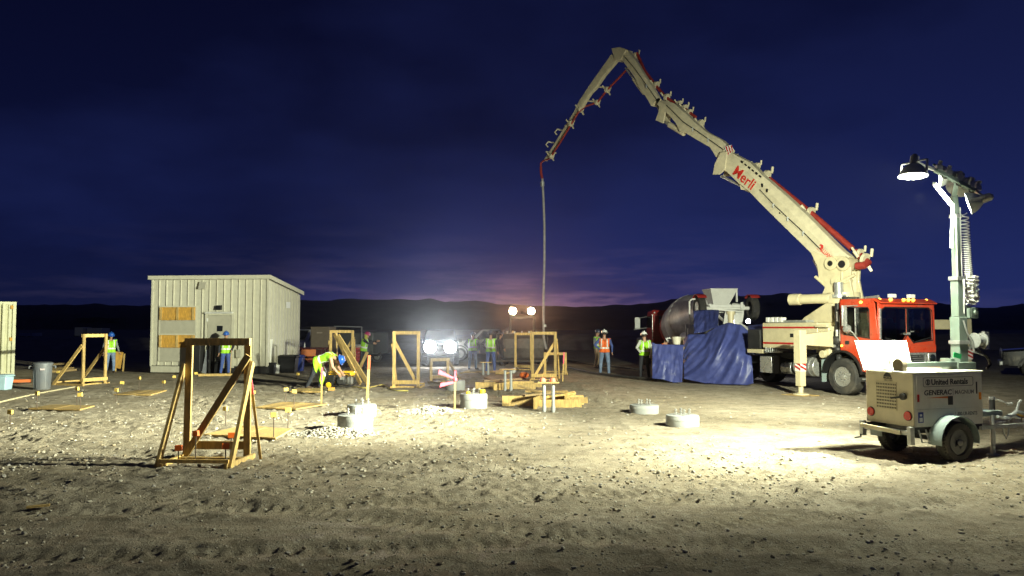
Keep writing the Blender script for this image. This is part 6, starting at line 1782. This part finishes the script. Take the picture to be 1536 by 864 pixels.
def cabinets():
    # tall brown cabinet and the open dark trailer beside it
    p = on_ground(479, 549)
    T = thing('brown_cabinet', 'tall brown job cabinet standing right of the shelter', 'cabinet', (p.x, p.y, 0), R(-6))
    H_ = at(479, 490, p.y).z; W_ = 29 / FPX * p.y
    part('body', BROWNB, T, lambda b: b.span(-W_ / 2, W_ / 2, 0.02, 1.1, .08, H_), bev=.02)
    part('door', BROWNB, T, lambda b: b.span(-W_ / 2 + .05, W_ / 2 - .05, -.015, .018, .16, H_ - .08), bev=.01)
    part('name_strip', mat('pale strip', (.5, .42, .34), .6), T, lambda b: b.span(-.15, .15, -.025, -.0155, H_ * .83, H_ * .86))
    part('skid', BLK, T, lambda b: b.span(-W_ / 2, W_ / 2, .05, 1.0, 0, .078))
    p = on_ground(515, 546)
    T = thing('open_trailer', 'dark cargo trailer with light roof frame behind the lumber frame', 'trailer', (p.x, p.y + .4, 0), R(-8))
    part('box', mat('dark olive panel', (.07, .075, .065), .6), T, lambda b: b.span(-.45, 1.5, .3, 3.2, .5, 1.72), bev=.08)
    part('roof_frame', STEEL, T, lambda b: (b.beam((-.65, 0, 2.06), (.95, 0, 2.02), .05, .06), b.beam((-.62, 0, .45), (-.62, 0, 2.06), .05, .05), b.beam((.95, 0, .45), (.95, 0, 2.02), .05, .05)))
    part('deck', BLK, T, lambda b: b.span(-.8, 1.6, -.1, 3.3, .40, .48))
    for x in (-.5, 1.3): wheel(T, (x, 1.6, .33), 1, .33, .2, .2)
    # orange work bench / chair and maroon table
    p = on_ground(461, 556)
    T = thing('orange_crate_seat', 'orange plastic seat beside the blue bin', 'seat', p, R(15))
    part('seat', ORNG, T, lambda b: b.box((0, 0, .52), (.6, .5, .06)), bev=.02)
    part('backrest', ORNG, T, lambda b: b.box((0.05, .22, .80), (.65, .05, .32)), bev=.02)
    for x in (-.25, .25):
        for y in (-.2, .2): part('leg', ORNG, T, lambda b: b.beam((x * 1.1, y * 1.1, 0), (x, y, .5), .05, .05))
    p = on_ground(464, 553)
    T = thing('maroon_table', 'dark maroon steel table in front of the brown cabinet', 'table', (p.x, p.y + .5, p.z), R(-5))
    part('tabletop', MAROON, T, lambda b: b.box((0, 0, .98), (1.5, .7, .06)), bev=.01)
    part('side_panel', MAROON, T, lambda b: b.box((.2, 0, .6), (.7, .5, .62)), bev=.01)
    for x in (-.65, .65):
        for y in (-.28, .28): part('leg', MAROON, T, lambda b: b.beam((x, y, 0), (x, y, .95), .06, .06))
    bt = MB(); q = Vector((p.x - .35, p.y + .4, p.z + 1.01)); bt.lathe([(.035, 0), (.04, .02), (.04, .15), (.015, .2), (.015, .25)], 14, (0, 0, 0))
    o = bt.build('spray_bottle', WHITE); o.location = q; tag(o, 'white bottle standing on the maroon table', 'bottle')
    # stack of red and white bags
    c0 = on_ground(535, 551)
    for k in range(7):
        b = MB(); rr = Matrix.Rotation(R((-1) ** k * 4), 3, 'Z')
        b.sph((0, 0, 0), (.46, .30, .095), 18, 8, rr)
        o = b.build('cement_bag', mat('red white bag paper', (.48, .09, .10), .7, var=.8, scale=4) if k < 6 else WHITE)
        o.location = (c0.x, c0.y, c0.z + .085 + .165 * k)
        tag(o, '%s in the stack beside the hooded worker' % ('lowest red and white bag', 'second red and white bag from the ground', 'third red and white bag from the ground', 'fourth red and white bag from the ground', 'fifth red and white bag from the ground', 'highest red and white bag', 'pale bag on the very top')[k], 'bag', 'cement bags in one stack')
    # leaning black pipe and white paddle against the shelter corner
    p = on_ground(404, 561)
    b = MB(); b.box((0, 0, .75), (.14, .03, 1.5), Matrix.Rotation(R(4), 3, 'Y')); o = b.build('white_lath_board', WHITE, smooth=0); o.location = p; tag(o, 'narrow white board leaning at the shelter right corner', 'board')
    lidded_bin('storage_bin', 'small black tote left of the white bucket', 407, 561, .35, .5, BLKP)
    # black workbench by the shelter door
    p = on_ground(303, 562)
    T = thing('black_cart', 'tall black tool cart in front of the shelter below the boarded openings', 'cart', p, R(-5))
    part('top', BLK, T, lambda b: b.box((0, 0, 1.42), (.95, .5, .07)), bev=.01)
    part('cabinet', BLK, T, lambda b: b.box((-.22, 0, .75), (.46, .46, 1.25)), bev=.02)
    for x in (-.4, .42):
        for y in (-.2, .2): part('leg', BLK, T, lambda b: b.beam((x, y, 0), (x, y, 1.4), .05, .05))
    part('side_panel', GREYCL, T, lambda b: b.box((.2, -.05, .55), (.18, .05, 1.0), Matrix.Rotation(R(10), 3, 'Y')))
    # far off trailers in the dark
    for px, py, wpx, lab in ((141, 492, 22, 'right of two distant pale trailers in the dark at left'), (118, 491, 12, 'left of two distant pale trailers in the dark at left'), (38, 514, 20, 'distant pale flat trailer in the dark near the container')):
        Y_ = 140.0; q = at(px, py, Y_); w_ = wpx / FPX * Y_
        T = thing('distant_trailer', lab, 'trailer', (q.x, Y_, 0), 0)
        part('box', mat('distant grey panel', (.35, .36, .38), .6), T, lambda b: b.span(-w_ / 2, w_ / 2, 0, 3, max(q.z - 1.5, .4), max(q.z, 1.0)), bev=.03)
        part('wheel_set', RUBBER, T, lambda b: [b.cyl((x, .1, .45), (x, .5, .45), .45, n=14) for x in (-w_ * .3, w_ * .3)])


cabinets()


def generator():
    p = on_ground(512, 583)
    T = thing('portable_generator', 'yellow portable generator with black tube frame under the stooping worker', 'generator', p, R(-8))
    fr = part('tube_frame', BLK, T, lambda b: [b.tube([(-.36, y, .1), (.30, y, .06), (.38, y, .14), (.38, y, .44), (.32, y, .5), (-.30, y, .5), (-.38, y, .44), (-.38, y, .14), (-.36, y, .1)], .018, 8) for y in (-.24, .24)] + [b.cyl((x, -.24, z), (x, .24, z), .016) for x, z in ((-.36, .1), (.3, .06), (.36, .5), (-.36, .47))])
    part('fuel_tank', YELL, T, lambda b: b.box((0, 0, .50), (.70, .46, .12)), bev=.05, seg=3)
    part('tank_cap', BLKP, T, lambda b: b.cyl((.05, 0, .56), (.05, 0, .6), .05))
    part('engine', BLK, T, lambda b: (b.box((.02, 0, .28), (.34, .36, .30)), b.cyl((.05, -.2, .26), (.05, -.26, .26), .13, n=20)), bev=.02)
    part('alternator', STEEL, T, lambda b: b.cyl((.18, -.0, .25), (.36, 0, .25), .12, n=18))
    part('control_panel', BLKP, T, lambda b: b.box((-.26, -.22, .30), (.20, .04, .28)), bev=.01)
    part('socket_plate', STEEL, T, lambda b: b.box((.12, -.265, .34), (.14, .02, .1)))
    for y in (-.30, .30):
        w_ = part('wheel', BLKP, T, lambda b: b.lathe([(.06, -.04), (.125, -.045), (.125, .045), (.06, .04)], 22, (-.30, y, .125), (0, 1, 0)))
        part('rim', YELL, w_, lambda b: b.lathe([(.09, -.05), (.03, -.055), (.03, .055), (.09, .05)], 20, (-.30, y, .125), (0, 1, 0)))
    part('end_panel', YELL, T, lambda b: (b.box((.345, 0, .47), (.10, .47, .14)), b.box((-.345, 0, .47), (.06, .47, .1))), bev=.03)


generator()
for px, py, lab in ((497, 587, 'small wood block left of the generator wheel'),):
    p = on_ground(px, py); loose('wood_block', lab, 'block', p + Vector((-.1, 0, .06)), p + Vector((.1, .03, .06)), .1, .1, PLYO)
p = on_ground(768, 566)
b = MB(); b.sph((0, 0, .12), (.2, .15, .12), 12, 8); o = b.build('orange_bag', OCAP); o.location = on_ground(786, 567); tag(o, 'small orange bag on the ground left of the hose frame', 'bag')
b = MB(); b.box((0, 0, .0), (.2, .12, .26), Matrix.Rotation(R(55), 3, 'Y')); b.cyl((.1, 0, .07), (.18, 0, .12), .05)
o = b.build('white_jug', WHITE, bev=.03); q = on_ground(771, 560); o.location = q + Vector((0, 0, .12)); tag(o, 'white plastic jug lying by the plain lumber frame', 'jug')


# ================================================================== people
def joints(**ov):
    J = dict(pel=(0, 0, .96), chest=(0, .01, 1.30), neck=(0, .015, 1.49), head=(0, -.02, 1.64),
             shL=(.185, .015, 1.43), elL=(.25, .04, 1.15), wrL=(.265, -.05, .92), hipL=(.095, 0, .93), knL=(.115, -.02, .50), anL=(.125, .03, .09), toeL=(.145, -.14, .04))
    for k in ('sh', 'el', 'wr', 'hip', 'kn', 'an', 'toe'):
        x, y, z = J[k + 'L']; J[k + 'R'] = (-x, y, z)
    J.update(ov)
    return {k: Vector(v) for k, v in J.items()}


def person(label, loc, rz, J, shirt, pants, vest=None, hat=HATW, scale=1.0, sleeve=None, hood=None, boots=BOOT, look=None, stripes=True):
    """one continuous body (faces towards local -y), clothing and helmet as children"""
    T = thing('person', label, 'person', loc, rz)
    sleeve = sleeve or shirt
    b = MB(); segs = []
    lat = (J['shL'] - J['shR']).normalized()
    spine = (J['neck'] - J['pel']).normalized()

    def cap(p, q, r0, r1, lab, n=10):
        b.cyl(p, q, r0, r1, n=n); b.sph(p, r0, n, 6); b.sph(q, r1, n, 6)
        if lab: segs.append((p, q, r0, r1, lab))
    for s in (-1, 1):
        S = 'L' if s > 0 else 'R'
        cap(J['pel'] + lat * .07 * s, J['pel'].lerp(J['chest'], .5) + lat * .065 * s, .115, .105, 1)
        cap(J['pel'].lerp(J['chest'], .5) + lat * .065 * s, J['chest'] + lat * .085 * s, .105, .12, 1)
        cap(J['chest'] + lat * .085 * s, J['sh' + S], .115, .07, 1)
        cap(J['sh' + S], J['el' + S], .068, .052, 2)
        cap(J['el' + S], J['wr' + S], .05, .036, 2 if True else 4)
        cap(J['pel'] + lat * .07 * s, J['hip' + S], .115, .105, 3)
        cap(J['hip' + S], J['kn' + S], .105, .072, 3)
        cap(J['kn' + S], J['an' + S], .072, .058, 3)
        cap(J['an' + S] - Vector((0, 0, .02)), J['toe' + S], .056, .045, 5)
        # hand: palm, four fingers, thumb
        d = (J['wr' + S] - J['el' + S]).normalized()
        w = d.cross(lat); w = w.normalized() if w.length > .1 else Vector((0, -1, 0))
        nrm = d.cross(w).normalized() * s
        pc = J['wr' + S] + d * .055
        Rm = Matrix((w, nrm, d)).transposed()
        b.sph(pc, (.045, .022, .06), 10, 6, Rm); segs.append((pc - d * .04, pc + d * .1, .03, .03, 4))
        for k, ln in enumerate((.070, .080, .076, .058)):
            f0 = pc + d * .045 + w * (.036 - .024 * k); f1 = f0 + d * ln * .55 - nrm * .012; f2 = f1 + d * ln * .35 - nrm * .03
            b.cyl(f0, f1, .0115, .0105, 6); b.cyl(f1, f2, .0105, .009, 6); b.sph(f1, .0105, 6, 4); b.sph(f2, .009, 6, 4)
        t0 = pc - d * .02 + w * .04; t1 = t0 + w * .03 + d * .035; t2 = t1 + d * .03 - nrm * .012
        b.cyl(t0, t1, .014, .012, 6); b.cyl(t1, t2, .012, .010, 6); b.sph(t1, .012, 6, 4); b.sph(t2, .01, 6, 4)
    up = (J['head'] - J['neck']).normalized() if look is None else Vector(look[1]).normalized()
    fwd = Vector((0, -1, 0)) if look is None else Vector(look[0]).normalized()
    fwd = (fwd - up * fwd.dot(up)).normalized(); sd = fwd.cross(up)
    Rh = Matrix((sd, fwd, up)).transposed(); H = J['head']
    cap(J['neck'] - spine * .03, H - up * .04, .062, .055, 4)
    b.sph(H, (.074, .095, .118), 16, 12, Rh); b.sph(H + fwd * .03 - up * .05, (.058, .065, .075), 12, 8, Rh)
    segs.append((H - up * .05, H + up * .05, .085, .085, 4))
    b.sph(H + fwd * .098 - up * .022, (.015, .022, .026), 8, 6, Rh)
    for s in (-1, 1): b.sph(H + sd * s * .076 - up * .012, (.014, .022, .034), 8, 6, Rh)
    b.sph(H + fwd * .088 - up * .065, (.026, .012, .010), 8, 5, Rh)
    # fuse into one surface
    tmp = MB.build(b, 'body_source', [SKIN], None, smooth=0)
    rm = tmp.modifiers.new('fuse', 'REMESH'); rm.mode = 'VOXEL'; rm.voxel_size = .0125; rm.use_smooth_shade = True
    sm = tmp.modifiers.new('soften', 'SMOOTH'); sm.factor = .5; sm.iterations = 3
    dg = bpy.context.evaluated_depsgraph_get()
    me = bpy.data.meshes.new_from_object(tmp.evaluated_get(dg))
    old = tmp.data; bpy.data.objects.remove(tmp); bpy.data.meshes.remove(old)
    me.name = 'body'
    n = len(me.polygons)
    ce = np.empty(n * 3); me.polygons.foreach_get('center', ce); ce = ce.reshape(-1, 3)
    nv = len(me.vertices); co = np.empty(nv * 3); me.vertices.foreach_get('co', co); co = co.reshape(-1, 3)
    best = np.full(n, 1e9); lab = np.zeros(n, int)
    for p, q, r0, r1, l in segs:
        p_, q_ = np.array(p), np.array(q); d = q_ - p_; t = np.clip(((ce - p_) @ d) / (d @ d), 0, 1)
        dist = np.linalg.norm(ce - (p_ + t[:, None] * d), axis=1) - (r0 + (r1 - r0) * t)
        k = dist < best; best[k] = dist[k]; lab[k] = l
    mats = [SKIN, shirt, sleeve, pants, SKIN, boots, HAIR, BLKP]
    hc = np.array(H); rel = ce - hc
    hu, hf, hs = rel @ np.array(up), rel @ np.array(fwd), rel @ np.array(sd)
    headm = (lab == 4) & (np.linalg.norm(rel, axis=1) < .17)
    lab[headm & (hf < .01) & (hu > -.05)] = 6
    lab[headm & (hu > .05)] = 6
    eye = headm & (hf > .06) & (np.abs(hu - .012) < .011) & (np.abs(np.abs(hs) - .033) < .014)
    lab[eye] = 7
    me.materials.clear()
    for m in mats: me.materials.append(m)
    me.polygons.foreach_set('material_index', lab.astype(np.int32))
    me.polygons.foreach_set('use_smooth', np.ones(n, bool))
    body = bpy.data.objects.new('body', me); COL.objects.link(body); body.parent = T
    # garments lifted off the body surface
    nrmv = np.empty(nv * 3); me.vertices.foreach_get('normal', nrmv); nrmv = nrmv.reshape(-1, 3)
    loops = [list(p.vertices) for p in me.polygons]
    sp = np.array(J['neck'] - J['pel']); tt = ((ce - np.array(J['pel'])) @ sp) / (sp @ sp)
    latc = (ce - np.array(J['pel'])) @ np.array(lat)

    def garment(name, mask, lift, m, thick):
        ids = np.nonzero(mask)[0]
        if len(ids) < 5: return
        used = {}; vs = []; fs = []
        for f in ids:
            g = []
            for v in loops[f]:
                if v not in used: used[v] = len(vs); vs.append(tuple(co[v] + nrmv[v] * lift))
                g.append(used[v])
            fs.append(g)
        gm = bpy.data.meshes.new(name); gm.from_pydata(vs, [], fs); gm.materials.append(m)
        gm.polygons.foreach_set('use_smooth', [True] * len(fs))
        o = bpy.data.objects.new(name, gm); COL.objects.link(o); o.parent = T
        sl = o.modifiers.new('cloth', 'SOLIDIFY'); sl.thickness = thick; sl.offset = 1
        return o
    tor = (lab == 1) | ((lab == 3) & (tt > -.12))
    if vest:
        garment('vest', tor & (tt > -.10) & (tt < .93), .014, vest, .008)
        if stripes:
            garment('reflective_band', tor & (np.abs(tt - .22) < .06), .024, SILVER, .003)
            garment('reflective_strap', tor & (tt > .30) & (tt < .90) & (np.abs(np.abs(latc) - .11) < .022), .024, SILVER, .003)
    if hood:
        garment('hood', (headm & (hf < .05)) | (headm & (hu > .03)), .02, hood, .01)
    if hat:
        hb = MB(); rings = []
        for r, z in ((.158, -.006), (.160, .0), (.128, .006), (.126, .03), (.118, .065), (.095, .098), (.06, .118), (.02, .126), (.001, .127)):
            fb = 1.25
            rings.append([H + up * (.045 + z) + (sd * math.cos(a) * .92 + fwd * math.sin(a) * (1.12 if math.sin(a) > 0 else 1.02)) * r for a in [2 * PI * i / 24 for i in range(24)]])
        hb.loft(rings)
        hb.beam(H + up * .172 - fwd * .08, H + up * .172 + fwd * .08, .03, .02, up)
        hb.build('hard_hat', hat, T)
    for o in [c_ for c_ in bpy.data.objects if c_.parent == T]: o.scale = (scale,) * 3
    return T


def stand(px, py): return on_ground(px, py)


WALK = joints(knL=(.11, -.12, .51), anL=(.12, -.10, .10), toeL=(.13, -.27, .045), knR=(-.11, .02, .50), anR=(-.11, .20, .13), toeR=(-.12, .06, .04), elR=(-.26, .10, 1.16), wrR=(-.26, .10, .92), elL=(.27, .0, 1.16), wrL=(.30, -.16, .95), head=(0, -.05, 1.63))
REST = joints(elL=(.29, .06, 1.18), wrL=(.22, -.12, 1.02), knR=(-.13, -.03, .50), anR=(-.19, .02, .09), toeR=(-.24, -.14, .04))
ARMSF = joints(elL=(.24, -.06, 1.16), wrL=(.10, -.27, 1.16), elR=(-.24, -.06, 1.16), wrR=(-.08, -.28, 1.12), head=(0, -.06, 1.62))
HIPHAND = joints(elL=(.38, .10, 1.20), wrL=(.20, .02, 1.03), elR=(-.30, .05, 1.16), wrR=(-.30, -.06, .93), anL=(.17, .03, .09), toeL=(.22, -.13, .04), anR=(-.17, .03, .09), toeR=(-.22, -.13, .04), knL=(.15, -.02, .5), knR=(-.15, -.02, .5))

person('worker in blue helmet and lime vest walking near the far left frame', stand(165, 560), R(38), WALK, BLUECL, JEANS, LIME, HATB, sleeve=GREYCL)
person('worker in blue helmet and lime vest standing at the shelter door', stand(338, 563), R(20), REST, DARKCL, BLUECL, LIME, HATB, 1.02)
person('worker in white helmet and dark clothes behind the black cart', stand(299, 558), R(170), ARMSF, DARKCL, DARKCL, None, HATW, 1.0)
# stooping over the generator, facing right in the picture (local -y turned to +x)
STOOP = joints(pel=(0, .12, .88), chest=(0, -.26, 1.00), neck=(0, -.44, .98), head=(0, -.58, .90), shL=(.185, -.37, .98), shR=(-.185, -.37, .98), elL=(.22, -.45, .70), elR=(-.22, -.45, .70), wrL=(.13, -.60, .53), wrR=(-.13, -.58, .52),
              hipL=(.10, .12, .86), hipR=(-.10, .12, .86), knL=(.14, -.02, .48), knR=(-.13, .20, .47), anL=(.15, .10, .09), anR=(-.14, .38, .10), toeL=(.16, -.08, .04), toeR=(-.14, .22, .04))
p = stand(481, 585)
person('worker in lime vest stooping over the yellow generator', (p.x - .0, p.y, p.z), R(82), STOOP, LIME, DARKCL, LIME, HATB, 1.05, sleeve=SKIN, look=((0, -.35, -1), (0, -1, .25)))
LEAN = joints(chest=(0, -.06, 1.30), neck=(0, -.12, 1.48), head=(0, -.17, 1.62), shL=(.185, -.10, 1.42), shR=(-.185, -.10, 1.42), elL=(.21, -.34, 1.30), wrL=(.15, -.58, 1.34), elR=(-.22, -.32, 1.26), wrR=(-.12, -.52, 1.25), knL=(.12, -.10, .52), anL=(.13, .05, .09), toeL=(.14, -.12, .04), knR=(-.12, .05, .5), anR=(-.13, .25, .10), toeR=(-.13, .09, .04))
person('hooded worker in lime vest leaning beside the stack of bags', stand(545, 556), R(75), LEAN, DARKCL, DARKCL, LIME, mat('magenta helmet', (.5, .04, .16), .4), 1.0, hood=mat('lime orange hood', (.6, .62, .05), .7))
person('worker in lime vest left of the pair before the white pickup', stand(709, 554), R(165), HIPHAND, DARKCL, JEANS, LIME, HATK, 1.0)
person('worker in lime vest and dark helmet seen from behind, right of the pair', stand(736, 559), R(175), HIPHAND, DARKCL, BLUECL, LIME, HATK, 1.03)
person('worker all in black beside the loader bucket', stand(751, 549), R(120), REST, DARKCL, DARKCL, None, HATK, .98)
person('worker in orange vest and jeans with white helmet seen from behind', stand(907, 563), R(170), HIPHAND, BLUECL, JEANS, ORANGE, HATW, 1.04)
person('worker in lime vest and tan trousers behind the orange vest worker', stand(896, 553), R(60), REST, GREYCL, TANCL, LIME, HATK, 1.04)
person('worker in white helmet and pale lime vest left of the small tarp', stand(967, 569), R(200), HIPHAND, mat('pale grey shirt', (.5, .52, .48), .8), DARKCL, LIME, HATW, 1.02)
BEND = joints(chest=(0, -.16, 1.24), neck=(0, -.27, 1.38), head=(0, -.37, 1.46), shL=(.185, -.24, 1.33), shR=(-.185, -.24, 1.33), elL=(.22, -.36, 1.06), wrL=(.12, -.52, .98), elR=(-.22, -.36, 1.06), wrR=(-.12, -.52, .98))
p = at(993, 560, 30.2)
person('worker in orange shirt and white helmet bending behind the small tarp', (p.x - .15, 30.3, gz(p.x, 30.3)), R(70), BEND, ORANGE, DARKCL, None, HATW, 1.0)


# ================================================================== added haze
def build_haze():
    b = MB(); b.span(-3100, 3100, -350, 3700, -2.5, 60)  # haze volume added to give the lamps soft halos
    o = b.build('haze', mat('unused', (1, 1, 1)), smooth=0)
    m = bpy.data.materials.new('added halo haze'); m.use_nodes = True
    N, L = m.node_tree.nodes, m.node_tree.links
    N.clear(); out = N.new('ShaderNodeOutputMaterial'); v = N.new('ShaderNodeVolumePrincipled')
    v.inputs['Color'].default_value = (.9, .9, .9, 1); v.inputs['Density'].default_value = 0.00014; v.inputs['Anisotropy'].default_value = .93
    L.new(v.outputs[0], out.inputs['Volume'])
    o.data.materials.clear(); o.data.materials.append(m)
    o['kind'] = 'stuff'; tag(o, 'thin added halo haze over the whole site', 'haze')


build_haze()
